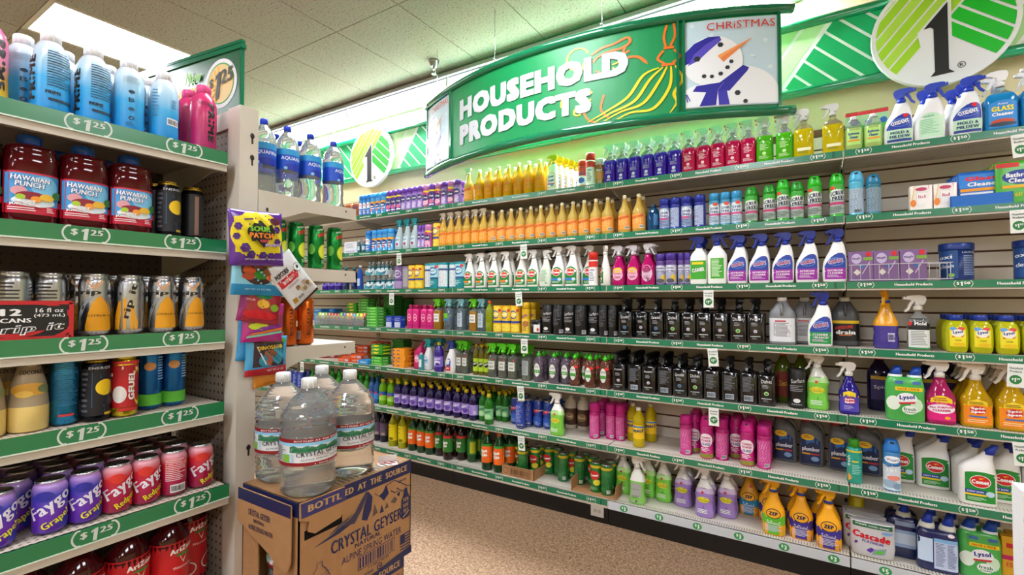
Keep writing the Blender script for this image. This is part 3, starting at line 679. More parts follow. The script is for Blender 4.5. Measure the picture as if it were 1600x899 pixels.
def head_me(col, tip=None, s=1.0, kind='plastic', trig=None):
    """trigger sprayer head; nozzle towards -x; origin at the neck"""
    k = (col, tip, s, kind, trig)
    if k in _H: return _H[k]
    b = MB(); m = M(col, kind); q = lambda P: [(x*s, z*s) for x, z in P]
    b.loft([(-.002*s, .0155*s, .0155*s, 2, 0, 0), (.014*s, .0155*s, .0155*s, 2, 0, 0), (.016*s, .011*s, .011*s, 2, 0, 0), (.026*s, .010*s, .010*s, 2, 0, 0)], m, 16)
    b.prism(q([(.016, .020), (.024, .034), (.026, .046), (.020, .056), (.004, .060), (-.030, .058), (-.040, .054), (-.042, .042), (-.030, .040), (-.012, .034), (-.010, .020)]), -.010*s, .010*s, m)
    b.prism(q([(-.042, .053), (-.049, .052), (-.049, .043), (-.042, .042)]), -.007*s, .007*s, M(tip or col, 'plastic' if tip else kind))
    h = b.mesh('sprayer_head')
    b = MB(); b.prism(q([(-.020, .040), (-.030, .026), (-.035, .008), (-.046, -.006), (-.042, -.010), (-.030, .000), (-.022, .018), (-.012, .034)]), -.006*s, .006*s, M(trig or col, kind)); t = b.mesh('trigger')
    _H[k] = (h, t); return _H[k]
KD = {}
def K(key, desc, cat, prof, H, RX, RY=None, n=2, col='#ffffff', kind='plastic', cap=None, head=None, lab=None, extra=None, cols=None, body='bottle', seg=24, flat=None, label_part='label'):
    RY = RY or RX; rg = rings(prof, H, RX, RY, n); parts = []; fl = (n > 2.2) if flat is None else flat
    b = MB()
    if cols:                                            # two-tone body: [(z fraction, colour, kind), ...]
        ms = []
        for i in range(len(rg)-1):
            zc = (rg[i][0]+rg[i+1][0])/2/H; ms.append(M(*[c[1:] for c in cols if zc <= c[0]][0]))
        b.loft(rg, None, seg, mats=ms)
    else: b.loft(rg, M(col, kind) if isinstance(col, str) else col, seg)
    parts.append((body, b.mesh(body), None, 0, 0, 0))
    zt_, rt, cxt = rg[-1][0], rg[-1][1], rg[-1][4]
    if cap:                                            # cap: (colour, top fraction, radius fraction of RX, style)
        cc, zc, cr = cap[:3]; st = cap[3] if len(cap) > 3 else 'screw'; b = MB(); m = M(cc, cap[4] if len(cap) > 4 else 'plastic'); r0 = cr*RX; z0 = zt_-.004
        if st == 'screw':
            b.loft([(z0, r0, r0, 2, cxt, 0), (zc*H-.002, r0, r0, 2, cxt, 0), (zc*H, r0*.9, r0*.9, 2, cxt, 0)], m, 20)
            for i in range(0, 20, 2):
                t = 2*pi*i/20; b.box(cxt+r0*sin(t)-.0006, cxt+r0*sin(t)+.0006, r0*cos(t)-.0006, r0*cos(t)+.0006, z0+.001, zc*H-.003, m)
        elif st == 'dome': b.loft([(z0, r0*.97, r0*.97, 2, cxt, 0), (z0+(zc*H-z0)*.82, r0*.95, r0*.95, 2, cxt, 0), (z0+(zc*H-z0)*.95, r0*.86, r0*.86, 2, cxt, 0), (zc*H, r0*.55, r0*.55, 2, cxt, 0)], m, 20)
        elif st == 'act':                                # spray-through cap with a scooped top
            b.loft([(z0, r0, r0, 2, cxt, 0), (z0+(zc*H-z0)*.35, r0*.98, r0*.98, 2, cxt, 0), (z0+(zc*H-z0)*.72, r0*.82, r0*.82, 2, cxt, 0), (zc*H, r0*.62, r0*.70, 2, cxt, 0)], m, 20)
            b.box(-r0*.22, r0*.22, -r0*.85, -r0*.4, zc*H-.016, zc*H-.008, M('#1a1f1a'))
        elif st == 'pull':
            b.loft([(z0, r0, r0, 2, cxt, 0), (z0+(zc*H-z0)*.5, r0, r0, 2, cxt, 0), (z0+(zc*H-z0)*.6, r0*.5, r0*.5, 2, cxt, 0), (zc*H-.003, r0*.45, r0*.45, 2, cxt, 0), (zc*H, r0*.6, r0*.6, 2, cxt, 0)], m, 16)
        elif st == 'angle':                              # slanted spout cap
            b.loft([(z0-.006, r0*1.05, r0*1.05, 2, cxt, 0), (z0+.014, r0*.98, r0*.98, 2, cxt+.006, 0), (z0+(zc*H-z0)*.7, r0*.8, r0*.8, 2, cxt+.016, 0), (zc*H, r0*.62, r0*.62, 2, cxt+.020, 0)], m, 16)
        elif st == 'lid': b.loft([(z0, r0, r0, 2, 0, 0), (z0+.002, r0*1.01, r0*1.01, 2, 0, 0), (zc*H-.003, r0*1.01, r0*1.01, 2, 0, 0), (zc*H, r0*.95, r0*.95, 2, 0, 0), (zc*H+.0005, r0*.6, r0*.6, 2, 0, 0)], m, 24)
        parts.append(('cap', b.mesh('cap'), None, 0, 0, 0))
    if head:
        hm_, tm_ = head_me(*head[:5]) if len(head) > 1 else head_me(head[0]); rz = head[5] if len(head) > 5 else 0
        parts.append(('sprayer_head', hm_, None, cxt, zt_, rz)); parts.append(('trigger', tm_, len(parts)-1, 0, 0, 0))
    if lab:
        b = MB(); b.decals(surf_of(rg, H, RX, fl), lab, asp=H/(RX*(1 if fl else pi/2))); parts.append((label_part, b.mesh(label_part), None, 0, 0, 0))
    if extra:
        for nm, mk in extra: b = MB(); mk(b, H, RX, RY); parts.append((nm, b.mesh(nm), None, 0, 0, 0))
    KD[key] = dict(desc=desc, cat=cat, parts=parts, rx=RX, ry=RY, H=H, name=body)
def can_top(b, H, RX, RY, ml='#b8bcc0'):
    m = M(ml, 'metal'); b.loft([(H-.001, RX*.86, RX*.86, 2, 0, 0), (H+.0028, RX*.85, RX*.85, 2, 0, 0), (H+.0034, RX*.82, RX*.82, 2, 0, 0), (H+.0028, RX*.79, RX*.79, 2, 0, 0), (H+.0004, RX*.76, RX*.76, 2, 0, 0), (H+.0004, .001, .001, 2, 0, 0)], m, 20, cap=False)
    b.box(-.004, .004, -.016, .006, H+.0008, H+.0018, m); b.loft([(H+.0008, .008, .010, 2, 0, -.008), (H+.0020, .008, .010, 2, 0, -.008)], m, 12)
CT = [('lid', can_top)]
def gold_top(b, H, RX, RY):
    can_top(b, H, RX, RY, '#c9a227')
    b.loft([(H*.955, RX*.9, RX*.9, 2, 0, 0), (H*.97, RX*.88, RX*.88, 2, 0, 0), (H+.0006, RX*.86, RX*.86, 2, 0, 0)], M('#b8962a', 'foil'), 20, cap=False)
PLACED = []
NM = {}
def put(key, x, y, z, rz=0, where='', row=0, layer=0, sx=1, order=None, label=None, jit=0):
    k = KD[key]; nm = k.get('oname') or k['cat'].replace(' ', '_')
    r = empty(nm, (x, y, z+.0006), rz); obs = []
    if sx != 1: r.scale = (sx, sx, 1)
    for nm_, me, par, cx, cz, hz in k['parts']:
        o = bpy.data.objects.new(nm_, me); COL.objects.link(o); o.location = (cx, 0, cz); o.rotation_euler.z = hz
        o.parent = r if par is None else obs[par]; obs.append(o)
    PLACED.append(dict(o=r, key=key, desc=k['desc'], cat=k['cat'], where=where, row=row, layer=layer, s=order if order is not None else x, label=label))
    return r
ORD = ['first', 'second', 'third', 'fourth', 'fifth', 'sixth', 'seventh', 'eighth', 'ninth', 'tenth', 'eleventh', 'twelfth', 'thirteenth', 'fourteenth', 'fifteenth', 'sixteenth', 'seventeenth', 'eighteenth', 'nineteenth', 'twentieth']
def relax():                                          # nudge neighbours on a shelf until none overlap; drop what would stand inside the back wall
    G = {}
    for p in PLACED:
        if 'carton' in p['where'] or 'tray' in p['where']: continue
        k = KD[p['key']]; o = p['o']; left = 'rack' in p['where'] or 'end' in p['where']; sc = o.scale[0]
        p['hx'], p['hy'] = (k['ry']*sc, k['rx']*sc) if left else (k['rx']*sc, k['ry']*sc); p['left'] = left
        w = p['where'].split(' rear')[0].split(' back')[0].split(' upper')[0].replace(' left', '') if not left else p['where']
        G.setdefault((round(o.location.z, 2), left), []).append(p)
    for L in G.values():
        for it in range(14):
            for i, p in enumerate(L):
                for q in L[i+1:]:
                    a, b = p['o'].location, q['o'].location
                    ox = p['hx']+q['hx']-abs(a.x-b.x)+.0006; oy = p['hy']+q['hy']-abs(a.y-b.y)+.0006
                    if ox > 0 and oy > 0:
                        lft = p['left']
                        if (oy < ox and not lft) or (lft and ox > oy):
                            s_ = 1 if b.y >= a.y else -1
                            if lft: a.y -= s_*oy/2; b.y += s_*oy/2
                            else: (b if s_ > 0 else a).y += oy
                        else:
                            s_ = 1 if b.x >= a.x else -1
                            if lft: (a if s_ > 0 else b).x -= ox
                            else: a.x -= s_*ox/2; b.x += s_*ox/2
    for p in list(PLACED):
        if 'hx' in p and ((not p['left'] and p['o'].location.y+p['hy'] > 3.246) or ('rack' in p['where'] and p['o'].location.y+p['hy'] > .82)):
            for c in list(p['o'].children_recursive): bpy.data.objects.remove(c)
            bpy.data.objects.remove(p['o']); PLACED.remove(p)
def write_labels():
    G = {}
    for p in PLACED: G.setdefault((p['desc'], p['where']), []).append(p)
    for (desc, where), L in G.items():
        subs = {}
        for p in L: subs.setdefault((p['row'], p['layer']), []).append(p)
        rr = sorted({k[0] for k in subs}); ll = sorted({k[1] for k in subs})
        for (row, layer), Q in subs.items():
            Q.sort(key=lambda p: p['s'])
            for i, p in enumerate(Q):
                s = desc; a = []
                if len(rr) > 1: a.append('front row' if row == rr[0] else ORD[rr.index(row)]+' row')
                if len(ll) > 1: a.append(('bottom one' if layer == 0 else ORD[layer]+' up') if len(rr) == 1 else ('lower tray' if layer == 0 else 'upper tray'))
                if len(Q) == 2: a.append(('left one', 'right one')[i])
                elif len(Q) > 2: a.append('leftmost' if i == 0 else 'rightmost' if i == len(Q)-1 else ORD[i]+' from left')
                s = ', '.join([desc]+a+[where]); o = p['o']
                if len(s.split()) > 16: s = ', '.join([desc]+a+[where.replace('on ', '').replace(' shelf', '')])
                if len(s.split()) > 16: print('LONG', len(s.split()), s)
                o['label'] = p['label'] or s; o['category'] = p['cat']
                if len(L) > 1: o['group'] = (desc+'s '+where)[:70]
def lipY(t, px): return None
def Wl(t, key, x0, x1=None, n=1, off=.02, rows=1, dr=None, rz=0, top=None, jit=.0):
    """place a run of n products on wall shelf t between two picture columns, off metres behind the shelf edge"""
    k = KD[key]; z = ZT[t]; where = 'on '+TN[t]+' wall shelf'; y = D+off+k['ry']
    py = {1: 260, 2: 360, 3: 445, 4: 525, 5: 620, 6: 700, 7: 780}[t]
    xa = at_y(x0, py, y)[0]; xb = at_y(x1, py, y)[0] if x1 is not None and n > 1 else xa
    w = 2*k['rx']*1.02; sp = (xb-xa)/(n-1) if n > 1 else 9; s = min(1, sp/w)
    dr = dr or 2*k['ry']*s*1.06
    for r in range(rows):
        if y+r*dr+k['ry']*s > 3.24: break
        for i in range(n):
            rr = rz+random.uniform(-jit, jit)
            put(key, xa+(sp*i if n > 1 else 0)+random.uniform(-.002, .002), y+r*dr, z, rr, where, r, 0, s)
LN = ['', 'topmost left rack shelf', 'second left rack shelf', 'third left rack shelf', 'fourth left rack shelf', 'fifth left rack shelf', 'lowest left rack shelf']
def Ll(t, key, pxs, off=.03, rz=pi/2, row=0, jit=0, py=None, rzs=None):
    """place products on left rack shelf t at the given picture columns"""
    k = KD[key]; gx = (GX if t < 5 else GX+.035)-off-k['rx']; py = py or {1: 150, 2: 320, 3: 490, 4: 620, 5: 760, 6: 860}[t]
    for i, px in enumerate(pxs):
        y = at_x(px, py, gx)[1]; put(key, gx, y, ZL[t], (rzs[i] if rzs else rz), 'on '+LN[t], row, 0, 1, order=y)

# ---------------------------------------------------------------- kinds of products
def aero(key, desc, col, capc, lab, H=.185, R=.031, kind='film', style='dome', body='film'):
    K(key, desc, 'spray can', 'aero', H, R, col=col, kind=body, cap=(capc, 1, 1.0, style), lab=lab, body='can')
def FL(c='#d8dce2', n=6, u0=-.55, u1=.55, v0=.1, v1=.4): return ('l', u0, u1, v0, v1, n, c)
def aerolab(bg, band, name, tc='#ffffff', v=.5, sub='#ffffff'):
    return [('r', -1, 1, .04, .30, bg), ('e', 0, v, .62, .13, band), ('t', 0, v+.015, .95, .08, name, tc, 0, .1, 1, .05), ('r', -.7, .7, v-.15, v-.11, sub), FL(sub, 4, -.5, .5, .07, .26)]
aero('blue_can', 'slim bright blue aerosol can with white cap trim', '#2f8fd8', '#1f7fd0', aerolab('#2a6fc0', '#f2f2f2', 'starch', '#c02030'))
aero('sky_can', 'sky blue aerosol can with orange band', '#4aa3e2', '#38a0e8', [('r', -1, 1, .50, .60, '#e8a52a'), ('e', 0, .4, .6, .12, '#1d2f7a'), ('t', 0, .4, .9, .08, 'Freshener', '#f4f4f4'), ('e', -.1, .2, .35, .07, '#d84a3c'), FL('#e8eef6', 3)])
aero('violet_can', 'violet aerosol can with lavender label', '#7a4fb0', '#6b3aa5', [('r', -1, 1, .02, .70, '#9a7cc8'), ('e', 0, .50, .65, .12, '#2c2a6a'), ('t', 0, .50, 1.0, .08, 'Lavender', '#ffffff', 0, .1, 1, .05), ('e', 0, .24, .5, .1, '#cdb8e6'), FL('#ffffff', 4, -.5, .5, .06, .2)])
aero('violet_yb', 'violet aerosol can with yellow band under its cap', '#5b3a9a', '#6b3aa5', [('r', -1, 1, .66, .73, '#f0cf2a'), ('e', 0, .46, .7, .13, '#24246a'), ('t', 0, .47, 1.0, .08, 'Air Fresh', '#ffffff', 0, .1, 1, .05), ('e', .1, .24, .5, .09, '#d86a9a'), ('r', -.6, .6, .08, .13, '#f4f4f8')])
aero('pinkcap_can', 'violet aerosol can with pink cap and red dot', '#b45a9a', '#cf86c4', [('r', -1, 1, .64, .72, '#f0cf2a'), ('e', -.1, .60, .28, .07, '#d8202c'), ('e', 0, .42, .7, .13, '#24246a'), ('t', 0, .43, 1.0, .08, 'Air Fresh', '#ffffff', 0, .1, 1, .05), ('e', 0, .2, .6, .1, '#efb0c8')])
aero('red_can', 'red-capped aerosol can with white sticker', '#e8e4e0', '#d5281c', [('r', -1, 1, .55, .72, '#d5281c'), ('r', -.5, .5, .10, .52, '#f4f4f6'), ('t', 0, .46, .7, .06, 'OVEN', '#26348a', 0, 0, 1, .06), FL('#6a6f80', 6, -.4, .4, .12, .40)], H=.215)
aero('red_orange_can', 'orange and red aerosol can', '#d0402a', '#e0481e', [('r', -1, 1, .1, .42, '#f0f0f0'), ('t', 0, .50, 1.1, .1, 'Oven', '#26348a', 10, .1, 1, .06), ('e', 0, .26, .5, .1, '#2a5ab0')], H=.185)
aero('brown_can', 'short brown aerosol can with white cap', '#9a5a2c', '#d8d8dc', [('r', -1, 1, .2, .5, '#c9803a'), ('t', 0, .55, .9, .08, 'Wood', '#f0f0f0')], H=.17)
aero('royal_can', 'royal blue aerosol can with silver label', '#23339a', '#1c2b98', [('r', -1, 1, .05, .68, '#8fa0c4'), ('e', 0, .5, .75, .15, '#e8ecf4'), ('t', 0, .53, 1.1, .09, 'Scrub', '#1e2f80', 0, .1, 1, .07), ('t', 0, .43, 1.0, .09, 'Free', '#1e2f80', 0, .1, 1, .07), ('r', -.9, .4, .30, .36, '#c8447c'), FL('#5a6690', 4, -.6, .6, .08, .26)])
aero('royal_back', 'royal blue aerosol can turned back to front', '#23339a', '#1c2b98', [('r', -.8, .5, .06, .66, '#aab4d4'), FL('#4a5690', 12, -.7, .4, .1, .62), ('r', -.9, -.5, .3, .36, '#c8447c')])
aero('light_can', 'light blue capped aerosol can with silver label', '#4f9fc8', '#2f93c8', [('r', -1, 1, .05, .66, '#b8cbd8'), ('e', 0, .5, .8, .15, '#e8f0f4'), ('t', 0, .53, 1.1, .09, 'Scrub', '#2a4f80', 0, .1, 1, .07), ('t', 0, .43, 1.0, .09, 'Free', '#2a4f80', 0, .1, 1, .07), ('e', .2, .64, .3, .05, '#e0472c'), ('r', -.9, .9, .30, .36, '#d0508a'), FL('#6a86a0', 4, -.6, .6, .08, .26)])
KD0 = [('r', -1, 1, .06, .60, '#aab8b0'), ('r', -1, 1, .60, .74, '#3fae3a'), ('e', 0, .60, .9, .12, '#7cc43a'), ('e', 0, .5, .85, .13, '#e4ece4'), ('t', 0, .535, 1.3, .10, 'SCRUB', '#16224a', 6, .1, 1, .08), ('t', .1, .42, 1.1, .10, 'FREE!', '#16224a', 6, .1, 1, .08), ('r', -.95, .8, .27, .33, '#c83c78'), FL('#3a5a46', 4, -.7, .7, .08, .22)]
aero('green_can', 'green-capped bathroom cleaner aerosol can', '#2f8f34', '#1f9a22', KD0, H=.195, style='act')
aero('green_tall', 'taller bright green aerosol can with red dot', '#39b32e', '#29c01f', KD0+[('e', -.4, .66, .25, .04, '#e8402a')], H=.215, style='act')
aero('cyan_can', 'cyan aerosol can with scooped cap and grey label', '#5cc0e4', '#4fb8e6', [('r', -.9, .9, .05, .60, '#a9bccc'), FL('#56728c', 12, -.7, .6, .1, .56), ('b', -.2, .4, .06, .12, '#333a44')], H=.215, style='act')
aero('teal_can', 'dark teal aerosol can turned back to front', '#2f7f9a', '#1f7fa8', [('r', -.9, .9, .05, .66, '#7f98a8'), FL('#3d5566', 12, -.7, .6, .1, .62)], H=.19, style='act')
aero('plum_can', 'purple and grey aerosol can with lemon picture', '#6a4f9a', '#4a2f92', [('r', -1, 1, .04, .62, '#a8a8c4'), ('e', 0, .5, .75, .11, '#e6e6f2'), ('t', 0, .53, 1.1, .07, 'Disinfect', '#3a2f78', 0, .1, 1, .05), ('t', 0, .43, 1.0, .07, 'Spray', '#3a2f78', 0, .1, 1, .05), ('e', .4, .2, .3, .12, '#e8c22a'), ('e', 0, .12, .5, .07, '#4f4f5c')], H=.185)
aero('yellow_can', 'yellow aerosol can with purple script label', '#e8be28', '#e0b820', [('r', -1, 1, .1, .45, '#efcf4a'), ('t', -.1, .56, 1.2, .12, 'Glade', '#7a2a7a', 20, .2, 1, .05), ('e', .2, .3, .5, .1, '#b4703a'), FL('#6f5414', 4, -.4, .4, .06, .2)], H=.215)
aero('magenta_can', 'magenta oven cleaner aerosol can', '#b81a78', '#cf1a8a', [('r', -1, 1, .0, .12, '#8f8a2e'), ('e', 0, .44, .72, .16, '#f4e8f0'), ('t', 0, .50, .95, .05, 'FOAMING', '#b8186c', 0, 0, 1, .06), ('t', 0, .43, .95, .05, 'POWER', '#b8186c', 0, 0, 1, .06), ('t', 0, .35, .85, .055, 'GLASS', '#2a2f8a', 0, 0, 1, .07), FL('#f8dcec', 3, -.5, .5, .16, .26), ('q', [(-1, .02), (-.5, .13), (0, .03), (.4, .12), (1, .03), (1, .0), (-1, .0)], '#5a5a1e')], H=.235, R=.035, style='act')
aero('magenta_back', 'magenta aerosol can turned to its back label', '#b81a78', '#c21a84', [('r', -.7, .8, .06, .66, '#cc4a96'), FL('#f0bcd8', 14, -.6, .7, .16, .62), ('r', .1, .6, .05, .13, '#f0f0f2'), ('b', .12, .58, .06, .12, '#222222')], H=.225, R=.034)
aero('wizard_can', 'blue air freshener can with splash picture', '#3c8fd0', '#2a80d8', [('r', -1, 1, .02, .50, '#d8e2ec'), ('e', 0, .62, .65, .07, '#f4f6fa'), ('t', 0, .62, .9, .055, 'Wizard', '#5a78b0', 0, .1, 1, .03), ('t', 0, .50, 1.3, .07, 'Triple Action', '#1b4f9a', 8, .1, 1, .06), ('t', -.1, .42, .7, .07, '2 in 1', '#ffffff', 0, 0, 1, .07), ('e', .1, .26, .5, .05, '#e88a7a'), ('e', -.2, .14, .6, .08, '#9ab4cc'), ('e', .4, .1, .4, .06, '#7f9cb8')], H=.235, R=.034, style='act')

def bottle_lab(*a): return list(a)
K('amber', 'clear amber cleaner bottle with orange label', 'bottle', 'boston', .235, .040, col='#f8c860', kind='liquid', cap=('#f6edc4', 1, .30), seg=24,
  lab=[('r', -.95, .95, .08, .46, '#f4a03c'), ('t', 0, .40, 1.3, .09, 'Awesome', '#d43c1a', 12, .15, 1, .06), FL('#fbe2b4', 5, -.7, .7, .20, .33), ('r', .2, .7, .09, .17, '#f4f0e4'), ('b', .22, .68, .10, .16, '#333333')])
K('yellowb', 'bright yellow cleaner bottle with orange script', 'bottle', 'boston', .235, .041, col='#ffb608', kind='liquid', cap=('#fff6d0', 1, .30),
  lab=[('t', 0, .42, 1.2, .09, 'Awesome', '#e8701a', 8, .15, 1, .06), FL('#f0922a', 5, -.6, .6, .14, .34)])
K('amber_spray', 'amber spray bottle with clear trigger head', 'spray bottle', 'boston', .235, .037, col='#f8c450', kind='liquid', head=('#f6eedc', None, .85, 'frost', None),
  lab=[('r', -.95, .95, .08, .46, '#f2a02c'), ('t', 0, .40, 1.3, .09, 'Awesome', '#d43c1a', 12, .15, 1, .06), FL('#fbe2b4', 5, -.7, .7, .12, .33)])
def method(key, desc, liq, tip, lab, H=.25, RX=.040, s=.95):
    K(key, desc, 'spray bottle', 'method', H, RX, .030, 3, cols=[(.54, liq, 'liquid'), (2, '#f2f4f6', 'clear')], head=('#fafbfc', tip, s, 'frost', None), lab=lab)
ML = lambda name, c: [('t', 0, .42, 1.0, .035, name, c, 0, 0, 1, .02), FL(c, 5, -.5, .5, .24, .38), ('e', 0, .18, .22, .035, c), FL(c, 4, -.6, .6, .06, .13)]
method('purple_m', 'clear spray bottle of deep purple cleaner', '#4a22cc', '#e6e6ea', [('t', 0, .38, .9, .05, 'LOVE', '#c0b8ee', 90, 0, 1, .02), FL('#b8b0ea', 4, -.5, .5, .22, .30), ('e', 0, .15, .25, .04, '#d8d4f4'), ('b', -.3, .3, .05, .10, '#e8e6f8')])
method('magenta_m', 'clear spray bottle of magenta cleaner', '#ee1a62', '#e8502a', ML('all purpose', '#f8c8d8'))
method('green_m', 'clear spray bottle of bright green cleaner', '#5cd81e', '#e8502a', ML('all purpose', '#c8f0a0'))
K('yellow_m', 'spray bottle of yellow degreaser, clear trigger', 'spray bottle', 'method', .255, .045, .032, 3, cols=[(.54, '#f2dc10', 'liquid'), (2, '#f6f0c0', 'clear')], head=('#f0f2f2', None, 1, 'frost', None), lab=[('q', [(-.6, .36), (.5, .42), (.5, .46), (-.6, .40)], '#6ab46a'), ('r', -.6, .7, .12, .18, '#f4f2c8'), FL('#8a8420', 3, -.5, .6, .06, .11)])
K('soapscum', 'white spray bottle with yellow trigger and oval label', 'spray bottle', 'oxi', .245, .041, .028, 3, col='#f1efe8', head=('#f2c410', None, 1, 'plastic', None), lab=[('r', -.8, .75, .08, .50, '#e8b82a', .06), ('r', -.7, .65, .10, .48, '#eef2f8', .06), ('t', 0, .38, 1.0, .08, 'Soap', '#2a3f9a', 8, .1, 1, .08), ('t', 0, .28, 1.0, .08, 'Scum', '#2a3f9a', 8, .1, 1, .08), ('r', -.6, .6, .16, .20, '#e05a8a'), ('e', .2, .14, .3, .03, '#3fa8d8')])
K('comet', 'white spray bottle with green arched label, orange banner', 'spray bottle', 'comet', .26, .046, .030, 3, col='#ecebe6', head=('#e9e8e4', None, 1, 'plastic', None),
  lab=[('r', -.82, .82, .05, .47, '#1c7d2c', .10), ('e', 0, .34, .58, .092, '#f0f0ee'), ('e', 0, .34, .54, .082, '#d3241c'), ('q', [(-.08, .39), (.3, .40), (0, .375), (-.12, .41)], '#f2c230'), ('t', 0, .335, .95, .055, 'Comet', '#ffffff', 0, .1, 1, .08), ('r', -.8, .3, .14, .19, '#ef8a2c'), ('e', .45, .165, .2, .035, '#e8eef4'), FL('#d4e6d4', 2, -.6, .6, .07, .12)])
K('comet_blue', 'white spray bottle with green arched label, blue banner', 'spray bottle', 'comet', .275, .050, .032, 3, col='#eeede9', head=('#ecebe8', None, 1, 'plastic', None),
  lab=[('r', -.82, .82, .05, .47, '#1c7d2c', .10), ('e', 0, .34, .58, .092, '#f0f0ee'), ('e', 0, .34, .54, .082, '#d3241c'), ('q', [(-.08, .39), (.3, .40), (0, .375), (-.12, .41)], '#f2c230'), ('t', 0, .335, .95, .055, 'Comet', '#ffffff', 0, .1, 1, .08), ('r', -.8, .4, .14, .19, '#2f7fd8'), ('e', .45, .165, .25, .035, '#c8dcf0'), FL('#d4e6d4', 2, -.6, .6, .07, .12)])
K('comet_back', 'white spray bottle turned to its pale back label', 'spray bottle', 'comet', .25, .044, .030, 3, col='#e2e3da', head=('#e2e1dc', None, 1, 'plastic', None, pi*.9), lab=[('r', -.75, .75, .06, .5, '#d3e2cc', .05), FL('#7f9a7c', 12, -.6, .6, .12, .44), ('b', .2, .6, .07, .11, '#333333')])
OXT = lambda c, c2, l1, l2: [('r', -.80, .86, .05, .26, c2), ('c', [(-.80, .26, .30), (-.6, .26, .38), (-.3, .26, .46), (0, .26, .51), (.3, .26, .54), (.6, .26, .54), (.78, .26, .50), (.86, .26, .40)], c), ('e', .08, .38, .62, .075, '#5f8fd8'), ('e', .08, .375, .54, .060, c), ('t', .08, .385, 1.15, .075, 'OXIDENT', '#f4f4f8', 10, .1, .5, .09), ('t', .08, .387, 1.10, .06, 'OXIDENT', '#b8324a', 10, .1, .5, .06)]+[('t', .03, .215, 1.15, .036, l1, '#f6e4f6', 0, 0, 1, .06), ('t', .03, .165, 1.15, .036, l2, '#f6e4f6', 0, 0, 1, .06), ('l', -.6, .7, .08, .13, 3, '#e8c8ea')]
K('oxi_purple', 'white spray bottle with blue and magenta label', 'spray bottle', 'oxi', .265, .052, .032, 3, col='#efeeee', head=('#1a2f9c', None, 1.08, 'plastic', None), lab=OXT('#1d3a9c', '#9c1fa0', 'BATHROOM', 'CLEANER'))
K('oxi_green', 'white spray bottle with blue and green label', 'spray bottle', 'oxi', .275, .054, .034, 3, col='#f1f0ef', head=('#1a2f9c', None, 1.12, 'plastic', None), lab=OXT('#1d3a9c', '#159a48', 'CLEANER', '+BLEACH'))
K('oxi_mold', 'white spray bottle with blue and pale green label', 'spray bottle', 'oxi', .262, .056, .034, 3, col='#f3f4f5', head=('#1a3cb8', None, 1.12, 'plastic', None, pi*.95),
  lab=OXT('#1d3aa8', '#c4ecc8', '', '')[:5]+[('t', .05, .20, 1.2, .05, 'MOLD &', '#173a70', 0, 0, 1, .06), ('t', .05, .13, 1.3, .05, 'MILDEW', '#173a70', 0, 0, 1, .06), ('e', .45, .50, .16, .035, '#e8202c'), ('r', -.75, .8, .04, .085, '#173a8c')])
K('oxi_back', 'white spray bottle turned to pale green back label', 'spray bottle', 'oxi', .262, .056, .034, 3, col='#f3f4f5', head=('#1a3cb8', None, 1.12, 'plastic', None, pi*.95), lab=[('r', -.7, .8, .05, .48, '#c9f0cf', .08), ('t', -.1, .42, .7, .04, 'oxident', '#3a9a7a', 6, .1), FL('#8fd0a4', 9, -.6, .6, .1, .36)])
K('glass_auto', 'big spray bottle of blue auto glass cleaner', 'spray bottle', 'method', .262, .062, .036, 3, cols=[(.60, '#22a4ee', 'liquid'), (2, '#cfeefc', 'clear')], head=('#f2f4f6', None, 1.15, 'plastic', None),
  lab=[('r', -.8, .85, .05, .50, '#2f8fe0', .05), ('t', 0, .44, .6, .03, 'Auto', '#f4f4f4'), ('t', 0, .36, 1.3, .085, 'GLASS', '#f6e21a', 0, 0, 1, .09), ('t', 0, .27, 1.25, .06, 'Cleaner', '#ffffff', 0, .1, 1, .08), ('e', 0, .14, .7, .05, '#c84a2a'), ('e', 0, .10, .8, .035, '#2a3f50')])
K('bath_clear', 'clear round bottle of pale green cleaner', 'bottle', 'soap', .175, .044, .036, 2.6, cols=[(.62, '#cdee8a', 'liquid'), (2, '#eef4e8', 'clear')], cap=('#f0f2f0', .98, .3), lab=[('r', -.7, .7, .15, .55, '#b8e87a'), ('t', 0, .46, 1.1, .08, 'Bathroom', '#1f3a8a', 0, .1, 1, .08), ('t', 0, .36, .9, .08, 'Cleaner', '#1f3a8a', 0, .1, 1, .08), ('r', -.6, .6, .24, .29, '#f0a020')])
K('teal_spray', 'clear spray bottle with teal trigger', 'spray bottle', 'oxi', .255, .036, .028, 2.6, col='#c9dde2', kind='frost', head=('#188f9a', None, .95, 'plastic', None), lab=[('r', -.6, .7, .1, .4, '#cfe4ee'), ('t', 0, .32, 1.0, .07, 'Fabric', '#2f5fa0', 10, .1, 1, .05), ('e', 0, .17, .4, .05, '#b8447a')])
K('wipes_purple', 'purple wipes canister with white swirl', 'canister', 'cyl', .185, .040, col='#7f5f9e', cap=('#6a4f88', 1.02, 1.03, 'lid'), lab=[('r', -1, 1, .02, .34, '#a78fc0'), ('r', -1, 1, .36, .42, '#3a3f88'), ('e', .1, .66, .55, .17, '#d8d4ea'), ('e', .18, .66, .42, .12, '#7f5f9e'), ('t', 0, .66, .8, .09, 'wipes', '#f0f0f6', 15, .1)], body='canister')
K('wipes_yellow', 'yellow wipes canister with blue band', 'canister', 'cyl', .185, .040, col='#f0c628', cap=('#efc21c', 1.02, 1.03, 'lid'), lab=[('r', -1, 1, .36, .44, '#243f9a'), ('e', -.1, .68, .55, .16, '#2a4fa8'), ('e', -.02, .68, .42, .11, '#f0d860'), ('e', .5, .84, .2, .06, '#d83a2a'), ('t', 0, .68, .7, .08, 'wipes', '#ffffff', 10), ('r', -.6, .7, .06, .30, '#f6dc50'), FL('#a88a1a', 4, -.5, .5, .08, .26)], body='canister')
